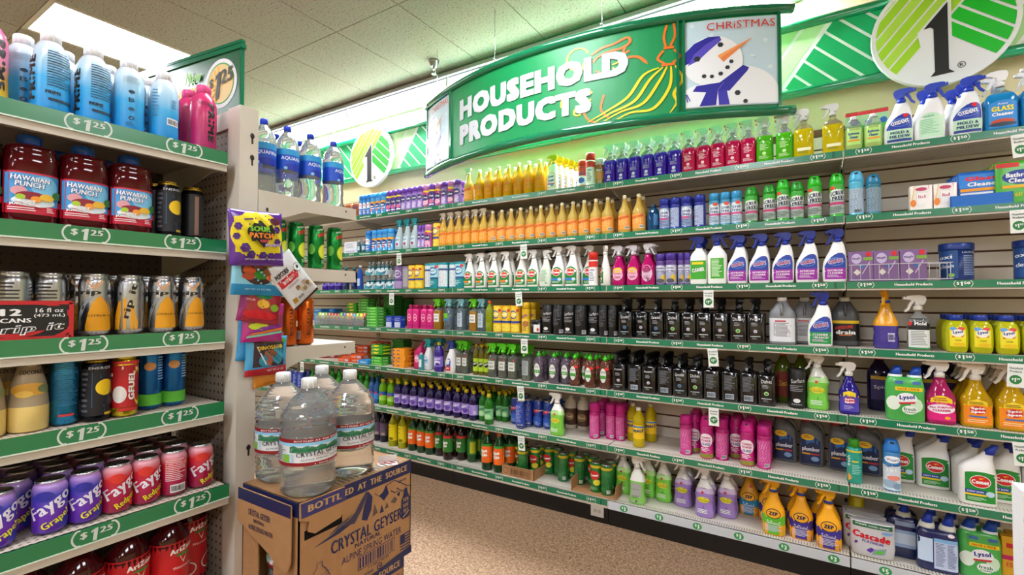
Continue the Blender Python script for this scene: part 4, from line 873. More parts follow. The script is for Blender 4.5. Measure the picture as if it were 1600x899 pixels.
K('wipes_teal', 'teal wipes canister with blue swirl', 'canister', 'cyl', .195, .042, col='#1d9aa6', cap=('#1792a0', 1.02, 1.03, 'lid'), lab=[('r', -1, 1, .44, .92, '#a8dce6'), ('r', -1, 1, .36, .43, '#20508e'), ('e', 0, .68, .6, .17, '#2a63b4'), ('e', .1, .68, .44, .11, '#c4e8ee'), ('t', 0, .68, .7, .08, 'wipes', '#143a7a', 10), ('e', .5, .86, .2, .06, '#d83a2a'), FL('#bfe6ea', 3, -.5, .5, .1, .28)], body='canister')
K('wipes_teal_back', 'teal-lidded canister turned to its white back label', 'canister', 'cyl', .195, .042, col='#1d9aa6', cap=('#1792a0', 1.02, 1.03, 'lid'), lab=[('r', -.9, .9, .06, .92, '#e2e8ec'), ('r', -.9, .9, .70, .78, '#3a4f8e'), FL('#7a8694', 14, -.8, .8, .1, .88)], body='canister')
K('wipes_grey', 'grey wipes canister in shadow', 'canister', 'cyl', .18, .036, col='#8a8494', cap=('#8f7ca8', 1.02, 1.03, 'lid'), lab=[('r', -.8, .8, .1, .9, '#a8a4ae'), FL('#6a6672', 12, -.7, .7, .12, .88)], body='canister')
K('pink_pat', 'clear spray bottle of pink cleaner', 'spray bottle', 'zep', .245, .042, .030, 2.6, col='#d8187c', kind='liquid', head=('#e6e4ea', None, 1, 'frost', None), lab=[('e', 0, .36, .7, .085, '#e8c02a'), ('e', 0, .26, .74, .14, '#e9b4cf'), ('t', 0, .29, 1.1, .045, 'All Purpose', '#b81464', 0, 0, 1, .05), ('t', 0, .22, 1.0, .045, 'Cleaner', '#b81464', 0, 0, 1, .05), FL('#c03a80', 2, -.4, .4, .15, .2)])
K('pink_back', 'spray bottle of pink cleaner turned backwards', 'spray bottle', 'zep', .25, .042, .030, 2.6, col='#d8187c', kind='liquid', head=('#e6e4ea', None, 1, 'frost', None, pi), lab=[('e', 0, .28, .74, .2, '#dcb6cf'), FL('#9a5a80', 10, -.5, .5, .14, .42), ('b', .05, .4, .09, .15, '#333333')])
K('wall_green', 'white jug-shaped spray bottle with green label', 'spray bottle', [(0, .95), (.02, 1), (.52, 1), (.58, .95), (.66, .66), (.72, .42), (.755, .38)], .275, .046, .034, 4, col='#eeefea', head=('#1a2f9c', None, 1.1, 'plastic', None), lab=[('r', -.9, .9, .10, .48, '#3da62a'), ('q', [(-.9, .30), (.9, .40), (.9, .28), (-.9, .18)], '#1d3f9a'), ('t', 0, .29, 1.4, .08, 'CLEANER', '#f4f4f4', 8, .1, .6, .08), ('r', -.7, .6, .40, .45, '#f0d21a')])
K('wall_back', 'white spray bottle turned to green fine print', 'spray bottle', [(0, .95), (.02, 1), (.52, 1), (.58, .95), (.66, .66), (.72, .42), (.755, .38)], .285, .050, .034, 4, col='#f2f2ee', head=('#1a2f9c', None, 1.15, 'plastic', None, pi), lab=[('r', -.6, .75, .10, .50, '#3fa42e'), FL('#d8f0c8', 12, -.5, .65, .13, .47)])
K('blackspray', 'black spray bottle with white script lettering', 'spray bottle', [(0, .95), (.02, 1), (.66, 1), (.69, .9), (.70, .55), (.715, .30), (.78, .28)], .232, .042, .031, 5, col='#0b0b0d', kind='gloss', head=('#0a0a0b', None, .95, 'plastic', None, 1.2), lab=[('t', 0, .555, 1.1, .07, 'Purpose', '#e8e8ea', 4, .25, .6, .02), FL('#9a9aa0', 3, -.45, .45, .38, .47), ('e', 0, .275, .22, .038, '#c9bfd0'), ('e', 0, .27, .12, .02, '#8a8f9a'), ('r', -.55, .55, .15, .17, '#a8b4b4'), FL('#7d8488', 2, -.35, .35, .08, .13)])
K('blackspray_g', 'black spray bottle with script and green emblem', 'spray bottle', [(0, .95), (.02, 1), (.66, 1), (.69, .9), (.70, .55), (.715, .30), (.78, .28)], .232, .042, .031, 5, col='#0b0b0d', kind='gloss', head=('#0a0a0b', None, .95, 'plastic', None, 1.9), lab=[('t', 0, .55, 1.15, .08, 'Dishes', '#e8e8ea', 4, .25, .6, .02), FL('#9a9aa0', 3, -.45, .45, .38, .47), ('e', 0, .275, .26, .045, '#b8d490'), ('e', 0, .27, .17, .03, '#3f8a3a'), ('r', -.55, .55, .15, .17, '#a8b4b4'), FL('#7d8488', 2, -.35, .35, .08, .13)])
K('blackspray_b', 'black spray bottle with script and blue emblem', 'spray bottle', [(0, .95), (.02, 1), (.66, 1), (.69, .9), (.70, .55), (.715, .30), (.78, .28)], .232, .042, .031, 5, col='#0b0b0d', kind='gloss', head=('#0a0a0b', None, .95, 'plastic', None, 1.6), lab=[('t', 0, .55, 1.15, .08, 'Granite', '#e8e8ea', 4, .25, .6, .02), FL('#9a9aa0', 3, -.45, .45, .38, .47), ('e', 0, .275, .26, .045, '#5f7f9c'), ('e', 0, .27, .17, .03, '#3a5a7a'), ('r', -.55, .55, .15, .17, '#8fb4c0'), FL('#7d8488', 2, -.35, .35, .08, .13)])
K('blackspray_back', 'black spray bottle turned to barcode side', 'spray bottle', [(0, .95), (.02, 1), (.66, 1), (.69, .9), (.70, .55), (.715, .30), (.78, .28)], .238, .043, .031, 5, col='#0b0b0d', kind='gloss', head=('#0a0a0b', None, .95, 'plastic', None, 1.4), lab=[('l', -.65, .65, .26, .60, 13, '#6d727c'), ('r', -.5, .5, .07, .19, '#aab6c4'), ('b', -.45, .45, .09, .17, '#14161a')])
K('blackcyl', 'matt black wipes canister with white script', 'canister', 'cyl', .195, .041, col='#101012', cap=('#0c0c0d', 1.02, 1.01, 'lid'), lab=[('t', .1, .72, 1.0, .1, 'Surface', '#dcdce0', 8, .25, .6, .02), FL('#8a8a90', 4, -.5, .5, .42, .6), ('e', 0, .2, .25, .055, '#e0e0e4'), ('t', 0, .10, .7, .03, 'FRESH', '#b8b8bc')], body='canister')
K('blackcyl_back', 'matt black wipes canister turned to barcode side', 'canister', 'cyl', .195, .041, col='#101012', cap=('#0c0c0d', 1.02, 1.01, 'lid'), lab=[FL('#5c5c62', 12, -.7, .5, .3, .85), ('r', .3, .75, .06, .18, '#d0d0d4'), ('b', .33, .72, .08, .17, '#151515')], body='canister')
K('greyjug', 'grey plastic jug with white back label and white cap', 'jug', [(0, .95), (.03, 1), (.60, 1), (.70, .92), (.82, .60), (.92, .38), (.93, .36)], .245, .062, .050, 3.2, col='#7e8084', cap=('#e8e8e6', 1, .36), lab=[('r', -.92, .92, .06, .56, '#dfe0e4'), ('r', -.5, .3, .48, .51, '#c03a4a'), FL('#555a64', 11, -.6, .7, .16, .46)], extra=[('handle', lambda b, H, RX, RY: b.tube([(0, -RY*.35, H*.86), (0, -RY*.98, H*.82), (0, -RY*1.08, H*.72), (0, -RY*.99, H*.62)], .007, M('#808286'), 10))])
K('drainjug', 'dark grey jug with black drain opener label', 'jug', [(0, .95), (.03, 1), (.60, 1), (.70, .92), (.82, .60), (.92, .38), (.93, .36)], .245, .062, .050, 3.2, col='#4c4e52', cap=('#d8d6cc', 1, .36), lab=[('r', -.92, .92, .10, .50, '#141416'), ('r', -.92, .92, .46, .52, '#e8c41e'), ('t', -.1, .38, 1.2, .07, 'AWESOME', '#c0302c', 8, .2, .6, .08), ('t', 0, .28, 1.3, .09, 'drain', '#f0f0f0', 0, 0, 1, .08), ('r', -.4, .4, .21, .23, '#d8702a')], extra=[('handle', lambda b, H, RX, RY: b.tube([(0, -RY*.35, H*.86), (0, -RY*.98, H*.82), (0, -RY*1.08, H*.72), (0, -RY*.99, H*.62)], .007, M('#505256'), 10))])
ZEPO = lambda c, two: [('c', [(-1, .02, .38), (-.8, .02, .37), (-.4, .02, .33), (0, .02, .31), (.4, .02, .33), (.8, .02, .37), (1, .02, .38)], c), ('e', 0, .39, .62, .09, '#141a3a'), ('e', 0, .39, .55, .077, '#f6b21e'), ('t', 0, .395, .75, .065, 'ZEP', '#141a4a', 0, .15, 1, .1), ('t', 0, .25, 1.1, .028, two[0], '#e8e8f4', 0, 0, 1, .05), ('t', 0, .215, 1.0, .028, two[1], '#e8e8f4', 0, 0, 1, .05), FL('#d8d8ec', 5, -.7, .7, .06, .18)]
K('zep_purple', 'yellow and purple degreaser spray bottle', 'spray bottle', 'zep', .285, .054, .036, 2.8, col='#f6ae14', head=('#f6b414', None, 1.15, 'plastic', None, .3), lab=ZEPO('#3d2f96', ('INDUSTRIAL', 'PURPLE DEGREASER')), extra=[('collar', lambda b, H, RX, RY: b.cyl(.020, H*.765, H*.81, M('#1f3f9c')))])
K('zep_green', 'yellow and lime green cleaner spray bottle', 'spray bottle', 'zep', .285, .054, .036, 2.8, col='#f6ae14', head=('#f6b414', None, 1.15, 'plastic', None, .3), lab=ZEPO('#63c22a', ('MOLD STAIN', 'MILDEW REMOVER')), extra=[('collar', lambda b, H, RX, RY: b.cyl(.020, H*.765, H*.81, M('#1f3f9c')))])
K('zep_blue', 'yellow and blue cleaner spray bottle', 'spray bottle', 'zep', .275, .052, .036, 2.8, col='#e8a81c', head=('#e8a81c', None, 1.1, 'plastic', None, .3), lab=ZEPO('#1f86b4', ('STREAK FREE', 'GLASS'))+[('e', .2, .6, .16, .03, '#e0402a')])
K('zep_side', 'yellow and purple spray bottle turned sideways', 'spray bottle', 'zep', .285, .050, .038, 2.8, cols=[(.40, '#3d2f8c', 'film'), (2, '#eda818', 'film')], head=('#f0ae14', None, 1.1, 'plastic', None, 1.3), lab=[('t', .1, .62, .9, .04, 'ZEP', '#a8761a', 90), ('r', .1, .6, .12, .26, '#c9c4e8'), ('b', .13, .57, .14, .24, '#2a2560')], extra=[('collar', lambda b, H, RX, RY: b.cyl(.020, H*.765, H*.81, M('#1f3f9c')))])
K('mold_white', 'clear spray bottle with black and white label', 'spray bottle', 'method', .245, .042, .032, 2.8, cols=[(.5, '#dfe6dc', 'clear'), (2, '#e8ecec', 'clear')], head=('#eceae6', None, 1.15, 'plastic', None, .2), lab=[('r', -.9, .9, .05, .38, '#e6e8e6'), ('r', -.9, .9, .38, .60, '#16181a'), ('t', .1, .5, 1.0, .06, 'Mold', '#f0f0f0', 0, 0, 1, .06), ('e', -.75, .5, .15, .045, '#c8302c'), FL('#8a8f8c', 9, -.7, .7, .08, .36), ('r', -.9, .9, .02, .045, '#1f9a4a')])
K('handsoap', 'squat yellow hand soap bottle with blue cap', 'bottle', 'soap', .165, .047, .036, 2.6, col='#dfe01c', kind='liquid', cap=('#1c3a9a', 1, .56), lab=[('r', -.66, .66, .16, .68, '#f2e22a', .06), ('e', -.35, .63, .3, .05, '#5a9ad0'), ('e', .3, .64, .3, .045, '#e0483a'), ('e', 0, .52, .52, .10, '#f2f0e4'), ('t', 0, .54, .8, .1, 'Lysol', '#1f2f8a', 8, .2, 1, .08), ('q', [(-.5, .44), (.5, .48), (.4, .42), (-.4, .40)], '#c8303c'), ('t', 0, .33, .5, .04, 'CLEAN', '#4a4a10'), ('e', .1, .22, .5, .05, '#f0c81a')])
K('lysol_twin', 'shrink-wrapped green twin pack of toilet cleaner', 'twin pack', [(0, .95), (.02, 1), (.55, 1), (.66, .98), (.76, .90), (.80, .80)], .25, .072, .036, 4, col='#46b050', kind='film', lab=[('e', -.6, .32, .35, .13, '#e6f4e4'), ('e', .55, .30, .3, .12, '#cfeccc'), ('r', -.5, .85, .555, .62, '#f2d41a'), ('t', .15, .588, 1.1, .035, 'VALUE 2 PACK', '#b0341a', 0, 0, 1, .06), ('e', .08, .42, .50, .10, '#f4f6f8'), ('t', .08, .43, .75, .10, 'Lysol', '#22318c', 8, .2, .5, .08), ('q', [(-.35, .335), (.5, .37), (.45, .33), (-.3, .305)], '#c8303c'), ('e', .2, .21, .38, .08, '#eef6ec'), ('t', .2, .225, .6, .06, 'fresh', '#1f6a4a', 0, .1, 1, .04), ('t', .2, .17, .5, .03, 'CLEAN', '#1f6a4a'), ('r', -.5, -.1, .68, .73, '#3f68b8'), ('r', .35, .75, .68, .73, '#3f68b8')],
  extra=[('cap', lambda b, H, RX, RY: [b.loft([(H*.76, .030, .026, 2, cx, 0), (H*.84, .026, .024, 2, cx+.002, 0)], M('#e6ecea'), 16) or b.loft([(H*.84, .024, .022, 2, cx+.002, 0), (H*.93, .019, .019, 2, cx+.008, 0), (H*.99, .013, .013, 2, cx+.012, 0)], M('#1d4fc0'), 16) for cx in (-.034, .036)])], body='wrapped_bottles')
K('blue_twin', 'shrink-wrapped dark blue twin pack of toilet cleaner', 'twin pack', [(0, .95), (.02, 1), (.55, 1), (.66, .97), (.74, .86)], .25, .074, .036, 4, col='#14205a', kind='film', lab=[('r', -.95, -.25, .16, .58, '#c8dcf4'), ('r', -.2, .9, .06, .60, '#c3d0ea'), ('r', -.2, .9, .54, .60, '#7fb4e4'), ('l', -.12, .35, .10, .52, 16, '#5c6a94'), ('l', .42, .85, .10, .52, 16, '#5c6a94'), ('e', .6, .68, .16, .03, '#e8e0e8')],
  extra=[('cap', lambda b, H, RX, RY: [b.loft([(H*.70, .033, .028, 2, cx, 0), (H*.83, .026, .024, 2, cx+.003, 0)], M('#e6e6de'), 16) or b.loft([(H*.83, .020, .020, 2, cx+.003, 0), (H*.94, .016, .016, 2, cx+.008, 0), (H*.99, .011, .011, 2, cx+.010, 0)], M('#1d3fc0'), 16) for cx in (-.036, .036)])], body='wrapped_bottles')
K('blue_single', 'dark blue toilet cleaner pack with pale glow label', 'twin pack', [(0, .95), (.02, 1), (.6, 1), (.70, .9), (.76, .7)], .25, .066, .036, 4, col='#121a52', kind='film', lab=[('r', -.95, .9, .20, .52, '#9ab4dc'), ('r', -.95, .9, .26, .46, '#cfdcee'), ('r', -.5, .6, .60, .68, '#8a98b8')], extra=[('cap', lambda b, H, RX, RY: b.loft([(H*.72, .034, .028, 2, 0, 0), (H*.84, .026, .024, 2, .003, 0)], M('#d8dcd0'), 16) or b.loft([(H*.84, .020, .020, 2, .003, 0), (H*.97, .012, .012, 2, .01, 0)], M('#1d3fc0'), 16))], body='wrapped_bottles')
K('pink_ap', 'pink all purpose cleaner spray bottle, yellow arch', 'spray bottle', 'zep', .275, .055, .036, 2.8, col='#c8286e', kind='liquid', head=('#eeeae6', None, 1.25, 'plastic', None, .1), lab=[('r', -.88, .88, .06, .36, '#e0187e', .02), ('c', [(-.88, .34, .36), (-.6, .34, .42), (-.3, .34, .455), (0, .34, .465), (.3, .34, .455), (.6, .34, .42), (.88, .34, .36)], '#f2cf1e'), ('e', 0, .25, .84, .075, '#f4eef2'), ('t', 0, .275, 1.45, .035, 'ALL PURPOSE', '#c2146c', 3, 0, .6, .08), ('t', 0, .225, 1.1, .035, 'CLEANER', '#c2146c', 3, 0, .6, .08), ('l', -.5, .5, .37, .43, 2, '#b05a1a'), ('e', .35, .11, .18, .025, '#f0b428')])
K('spic_yellow', 'yellow spray cleaner with orange label, white trigger', 'spray bottle', 'zep', .27, .058, .038, 3, col='#e6b414', kind='liquid', head=('#f0eae0', None, 1.3, 'plastic', None, .1), lab=[('r', -.80, .84, .05, .36, '#f28c18', .01), ('c', [(-.8, .34, .36), (-.5, .34, .42), (0, .34, .455), (.5, .34, .42), (.84, .34, .36)], '#f2d01e'), ('l', -.5, .5, .365, .41, 2, '#6a4a10'), ('e', 0, .28, .46, .065, '#d02a2c'), ('t', 0, .305, .8, .05, 'Spic', '#f8f8fa', 4, .1, .6, .1), ('t', 0, .25, .8, .05, 'Span', '#f8f8fa', 4, .1, .6, .1), ('r', -.5, .5, .165, .19, '#3a66b0'), ('l', -.6, .6, .07, .13, 2, '#fbd8a0')])
K('spic_violet', 'small violet-blue spray cleaner with yellow arch label', 'spray bottle', 'zep', .245, .044, .032, 2.8, col='#33249c', kind='liquid', head=('#eeece8', None, 1.1, 'plastic', None, .1), lab=[('r', -.85, .85, .06, .36, '#4a3fae', .02), ('c', [(-.85, .34, .36), (-.5, .34, .43), (0, .34, .46), (.5, .34, .43), (.85, .34, .36)], '#f0d020'), ('e', 0, .27, .5, .065, '#c02c44'), ('t', 0, .295, .85, .05, 'Spic', '#f8f8fa', 4, .1, .6, .1), ('t', 0, .24, .85, .05, 'Span', '#f8f8fa', 4, .1, .6, .1), ('l', -.5, .5, .09, .17, 3, '#b8b0e4')])
K('darkpurple_floor', 'dark purple cleaner bottle with orange cap at back', 'bottle', 'pine', .28, .052, .036, 3, col='#1c1244', kind='dark_liquid', cap=('#c05a22', 1, .36), lab=[('r', -.7, .7, .2, .56, '#35265e'), ('r', -.7, .7, .56, .62, '#c8a020'), ('t', 0, .42, 1.0, .08, 'Spic', '#c8c0d8', 4, .1)])
K('dark_jug_tall', 'tall dark olive bottle with orange cap at back', 'bottle', 'pine', .28, .042, .034, 3, col='#5a6a12', kind='dark_liquid', cap=('#c4501c', 1, .36), lab=[('r', -.7, .7, .12, .60, '#7a1f14'), ('t', 0, .38, 1.0, .1, 'Zest', '#d8a020', 4, .1)])
ODO = lambda c1, c2: [('c', [(-.95, .04, .50), (-.4, .04, .58), (.2, .04, .52), (.7, .04, .60), (.95, .04, .56)], c1), ('c', [(-.9, .22, .26), (0, .19, .235), (.9, .22, .27)], c2), ('e', -.05, .36, .62, .06, '#e8e04a'), ('t', -.05, .365, 1.3, .075, 'OdoBan', '#16381c', 0, .05, 1, .1), ('t', -.05, .367, 1.25, .062, 'OdoBan', '#f0e21e', 0, .05, 1, .05), ('e', -.1, .51, .14, .025, '#c82a2a'), ('t', 0, .60, .5, .022, 'Disinfects', '#3a4a3a'), FL('#e6f2e0', 3, -.6, .6, .08, .17)]
K('odo_green', 'white spray bottle with lime green wavy label', 'spray bottle', 'odo', .275, .050, .034, 2.8, cols=[(.54, '#7ccf4a', 'film'), (.62, '#b8e49a', 'film'), (2, '#eceee8', 'film')], head=('#ebebe6', None, 1.15, 'plastic', None), lab=ODO('#74cc40', '#1f7a34'))
K('odo_purple', 'white spray bottle with lilac wavy label', 'spray bottle', 'odo', .275, .052, .034, 2.8, cols=[(.54, '#a283cc', 'film'), (.62, '#cdbbe4', 'film'), (2, '#ecebec', 'film')], head=('#e6e4e8', None, 1.15, 'plastic', None), lab=ODO('#9a78c8', '#5f3a98'))
K('odo_back', 'lime and white spray bottle turned to grey back label', 'spray bottle', 'odo', .275, .048, .034, 2.8, cols=[(.54, '#86d458', 'film'), (2, '#eceee8', 'film')], head=('#ebebe6', None, 1.15, 'plastic', None, pi), lab=[('r', -.65, .65, .05, .46, '#a8aaa4'), FL('#5c605a', 14, -.55, .55, .12, .44), ('b', -.1, .2, .05, .10, '#1a1a1a')])
K('plumber', 'grey drain opener bottle with yellow oval and handle', 'bottle', 'plumb', .255, .058, .036, 3.4, col='#5e6064', cap=('#b01f2a', 1, .36), lab=[('r', -.85, .70, .05, .62, '#16244e', .10), ('c', [(-.8, .40, .62), (-.4, .45, .66), (0, .50, .66), (.5, .45, .58)], '#2a66b0'), ('e', -.3, .60, .52, .065, '#f2c21e'), ('l', -.6, .0, .57, .63, 2, '#9a5a10'), ('t', -.1, .42, 1.0, .05, 'INSTANT', '#16244e', 0, 0, 1, .08), ('t', -.05, .345, 1.4, .12, 'plumber', '#14141c', 0, 0, 1, .12), ('t', -.05, .345, 1.36, .11, 'plumber', '#e4e6ee', 0, 0, 1, .06), ('r', -.75, -.1, .24, .27, '#e8a01c'), ('r', -.05, .6, .24, .27, '#c02a2a'), ('e', .25, .16, .3, .05, '#7fa4d0')],
  extra=[('handle', lambda b, H, RX, RY: b.tube([(RX*.10, -.002, H*.86), (RX*.5, -.002, H*.90), (RX*.85, -.002, H*.80), (RX*.93, -.002, H*.64)], .0095, M('#5e6064'), 10))])
K('toilet', 'white angled-neck toilet cleaner bottle with green label', 'bottle', 'toilet', .262, .062, .036, 3.6, col='#f0efec', cap=('#1c38b4', 1, .30, 'angle'), lab=[('r', -.72, .84, .06, .56, '#1d8c30', .03), ('e', .06, .40, .55, .105, '#eef0ee'), ('e', .06, .40, .51, .095, '#d2231c'), ('q', [(0, .455), (.30, .462), (.05, .435), (-.06, .47)], '#f4c42c'), ('t', .06, .395, .9, .07, 'Comet', '#ffffff', 0, .1, 1, .08), ('r', -.72, .3, .20, .26, '#1c3fa4'), ('r', -.72, .35, .165, .195, '#eecf2a'), ('t', -.2, .23, .9, .025, 'TOILET BOWL', '#e8ecf8', 0, 0, 1, .06), ('e', .55, .21, .22, .045, '#c4dcf4'), FL('#bfe0c0', 3, -.6, .5, .08, .14)])
K('toilet_side', 'white toilet cleaner bottle turned sideways, green edge', 'bottle', 'toilet', .262, .050, .036, 3.2, col='#dcdcd6', cap=('#1c38b4', 1, .34, 'angle'), lab=[('r', .3, .95, .06, .5, '#1d7c30')])
K('teal_tube', 'slim teal bottle with lime cap', 'bottle', [(0, .95), (.01, 1), (.74, 1), (.78, .92), (.80, .72)], .215, .032, col='#14a08c', kind='film', cap=('#3a9e24', .98, .72, 'dome'), lab=[('r', -1, 1, .70, .735, '#e8d020'), ('q', [(-.9, .16), (-.5, .22), (-.2, .12), (-.5, .05), (-.9, .10)], '#f0a02a'), ('t', -.5, .5, 1.0, .07, 'fresh', '#e0f4ee', 90), ('r', -.2, .3, .48, .51, '#e8d020'), FL('#8fdccc', 6, -.2, .6, .2, .42)])
K('fab_purple', 'dark purple cleaner bottle with lilac label', 'bottle', 'fab', .215, .038, col='#1e0f52', kind='dark_liquid', cap=('#d6c01c', 1, .41), lab=[('r', -1.1, 1.1, .17, .52, '#9c86d0'), ('e', .1, .30, .5, .07, '#5a40a4'), ('t', 0, .43, 1.2, .09, 'Fabuloso', '#f0ecf8', 14, .15, .7, .07), ('e', .2, .26, .3, .05, '#5a3aa0'), ('e', -.3, .24, .25, .05, '#c8a8e0')])
K('fab_back', 'purple cleaner bottle turned to plain lilac label', 'bottle', 'fab', .215, .038, col='#1e0f52', kind='dark_liquid', cap=('#d6c01c', 1, .41), lab=[('r', -1.1, 1.1, .17, .52, '#a68fdc'), FL('#5a3f9a', 6, -.6, .3, .2, .48), ('b', .35, .7, .2, .32, '#f0f0f8')])
K('fab_green', 'green cleaner bottle with pale label and yellow cap', 'bottle', 'fab', .215, .034, col='#1f7a1c', kind='dark_liquid', cap=('#d6c01c', 1, .41), lab=[('r', -1.1, 1.1, .17, .52, '#7cc890'), ('t', 0, .42, 1.2, .09, 'Fabuloso', '#1f5a2a', 14, .15, .7, .06), ('e', .1, .27, .5, .07, '#b8e4a8')])
K('fab_violet_lg', 'purple cleaner bottle with yellow cap among sprays', 'bottle', 'fab', .225, .038, col='#3a1e94', kind='dark_liquid', cap=('#e8d21e', 1, .34), lab=[('r', -1.1, 1.1, .17, .52, '#8068cc'), ('t', 0, .44, 1.3, .08, 'Fabuloso', '#f0ecf8', 8, .15, .7, .07), ('e', 0, .3, .6, .08, '#e4ddf4'), ('e', .2, .26, .3, .05, '#3a2488')])
K('ajax_lime', 'lime green cleaner bottle with yellow cap', 'bottle', 'fab', .215, .035, col='#7cc814', kind='liquid', cap=('#e0cc1c', 1, .41), lab=[('r', -1.1, 1.1, .17, .38, '#8fd43a'), ('r', -1.1, 1.1, .38, .52, '#1f5fb0'), ('t', 0, .38, 1.0, .10, 'AJAX', '#d8263a', 14, .1, .7, .1), ('t', 0, .26, .9, .05, 'Lime', '#f0f8e0')])
K('ajax_blue', 'blue cleaner bottle behind the lime ones', 'bottle', 'fab', .215, .035, col='#1c64b4', kind='dark_liquid', cap=('#1d4f9c', 1, .34), lab=[('r', -1.1, 1.1, .17, .40, '#2f86d0'), ('t', 0, .40, 1.0, .10, 'AJAX', '#d8263a', 14, .1, .7, .1)])
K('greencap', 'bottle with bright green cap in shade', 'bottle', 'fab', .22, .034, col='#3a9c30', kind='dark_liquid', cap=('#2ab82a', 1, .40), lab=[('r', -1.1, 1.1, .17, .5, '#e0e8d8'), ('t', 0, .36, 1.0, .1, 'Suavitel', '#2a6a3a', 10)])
K('ajaxcan', 'blue powder cleanser can with red lettering', 'can', 'soda', .185, .035, col='#1c3c9c', kind='film', lab=[('r', -1.2, 1.2, .62, .66, '#e8e8ee'), ('t', -.2, .60, 1.2, .16, 'AJAX', '#e02a34', 10, .15, .7, .1), ('e', 0, .3, .7, .13, '#2a58c0'), FL('#9ab0e4', 4, -.6, .6, .1, .24)], extra=CT, body='can')
K('ajaxcan_back', 'blue powder cleanser can turned to its back', 'can', 'soda', .185, .035, col='#1c3ca4', kind='film', lab=[FL('#8fa4e0', 12, -.6, .6, .22, .85), ('r', -.1, .6, .05, .16, '#e4e6ee'), ('b', -.05, .55, .06, .15, '#1a1a20')], extra=CT, body='can')
K('brownwhite', 'white-topped bottle with brown wood-pattern sleeve', 'bottle', [(0, .9), (.02, 1), (.74, 1), (.84, .8), (.92, .45), (1, .42)], .225, .042, col='#cfc6b6', lab=[('r', -1.3, 1.3, .12, .62, '#4a3222'), ('e', 0, .38, .6, .12, '#8a6a48'), ('t', 0, .38, .8, .07, 'Wood', '#d8c8a8', 0, .1)])
K('finale', 'yellow cleaner bottle with white cap and ribbed body', 'bottle', [(0, .9), (.02, 1), (.2, 1), (.22, .94), (.58, .94), (.60, 1), (.66, 1), (.74, .96), (.80, .75), (.88, .50), (.92, .36)], .235, .036, col='#e2c80e', kind='liquid', cap=('#e8e4d4', 1, .36), lab=[('r', -1.1, 1.1, .22, .57, '#f0c418'), ('r', -1.1, 1.1, .50, .54, '#2a7fc0'), ('t', 0, .42, 1.5, .08, 'FINALE', '#173a70', 6, .1, .7, .1), ('q', [(-.7, .25), (-.3, .34), (.5, .30), (.8, .24)], '#e8eef0')])
K('pinesol_y', 'yellow pine cleaner bottle', 'bottle', 'pine', .275, .039, col='#c8c81a', kind='liquid', cap=('#e2d01c', 1, .36), lab=[('r', -1.1, 1.1, .18, .66, '#f2e012'), FL('#a89410', 6, -.6, .6, .26, .6), ('b', -.1, .5, .2, .28, '#222222')])
K('pine_orange', 'dark green pine cleaner bottle with orange label', 'bottle', 'pine', .275, .041, col='#12461c', kind='dark_liquid', cap=('#d2701c', 1, .36), lab=[('r', -1.1, 1.1, .20, .62, '#f06a1c'), ('r', -1.1, 1.1, .62, .68, '#2f8a2c'), ('t', -.1, .50, 1.0, .10, 'Pine', '#f4f4f0', 10, .15, .7, .1), ('t', 0, .40, .8, .09, 'Glo', '#f4f4f0', 10, .15, .7, .1), ('q', [(.1, .32), (.9, .34), (.9, .44), (.1, .42)], '#f0dc1e')])
K('pine_brown', 'dark brown pine cleaner bottle with green label', 'bottle', 'pine', .275, .041, col='#2c140c', kind='dark_liquid', cap=('#8a3a1a', 1, .36), lab=[('r', -1.1, 1.1, .22, .60, '#2a7a30'), ('r', -1.1, 1.1, .60, .67, '#c8242a'), ('t', -.1, .48, .9, .10, 'Pine', '#f4f4f0', 10, .15, .7, .1), ('t', -.1, .39, .7, .09, 'Glo', '#f4f4f0', 10, .15, .7, .1), ('e', -.5, .28, .3, .05, '#e8c81e')])
K('pine_green', 'all-green pine cleaner bottle with yellow panel', 'bottle', 'pine', .275, .040, col='#17581e', kind='dark_liquid', cap=('#1c6a20', 1, .36), lab=[('r', -1.1, 1.1, .2, .62, '#23772a'), ('r', .1, .8, .24, .56, '#c8d02a')])
K('darkpurple_b', 'dark purple bottle with mauve label at far left', 'bottle', 'pine', .27, .044, col='#1c0f38', kind='dark_liquid', cap=('#241a40', 1, .36), lab=[('r', -1.1, 1.1, .2, .6, '#6a567a'), ('b', .1, .6, .22, .30, '#d8c8a8')])
K('powder', 'green powder cleanser canister with yellow band', 'can', [(0, .96), (.01, 1), (.985, 1), (1, .97)], .185, .037, col='#1a7a34', kind='film', lab=[('r', -2, 2, .84, .93, '#d8c21c'), ('e', 0, .60, .62, .15, '#d22620'), ('t', 0, .60, .95, .085, 'Comet', '#ffffff', 6, .1, .8, .08), ('e', .3, .36, .4, .1, '#e8d83a'), FL('#8fd09a', 3, -.5, .5, .08, .2)], extra=CT, body='can')
K('powder_side', 'green powder cleanser canister turned to striped side', 'can', [(0, .96), (.01, 1), (.985, 1), (1, .97)], .185, .037, col='#1a7034', kind='film', lab=[('r', -2, 2, .84, .93, '#c8b41c')]+[('w', [(-1+.16*i, .14), (-.5+.16*i, .8)], .025, '#3f9a4c') for i in range(9)]+[('b', .2, .6, .08, .2, '#d8e0d8')], extra=CT, body='can')
K('pinkflat', 'flat magenta bottle with round white emblem', 'bottle', [(0, .95), (.02, 1), (.72, 1), (.80, .88), (.84, .5)], .19, .036, .026, 4, col='#d01878', cap=('#b0145c', 1, .46), lab=[('e', 0, .46, .6, .16, '#f0c8dc'), ('e', 0, .46, .5, .13, '#d83a88'), ('t', 0, .46, .8, .05, 'PINK', '#f8e8f0'), ('q', [(-.9, .04), (-.3, .18), (.2, .10), (.9, .2), (.9, .04)], '#4a1f78')])
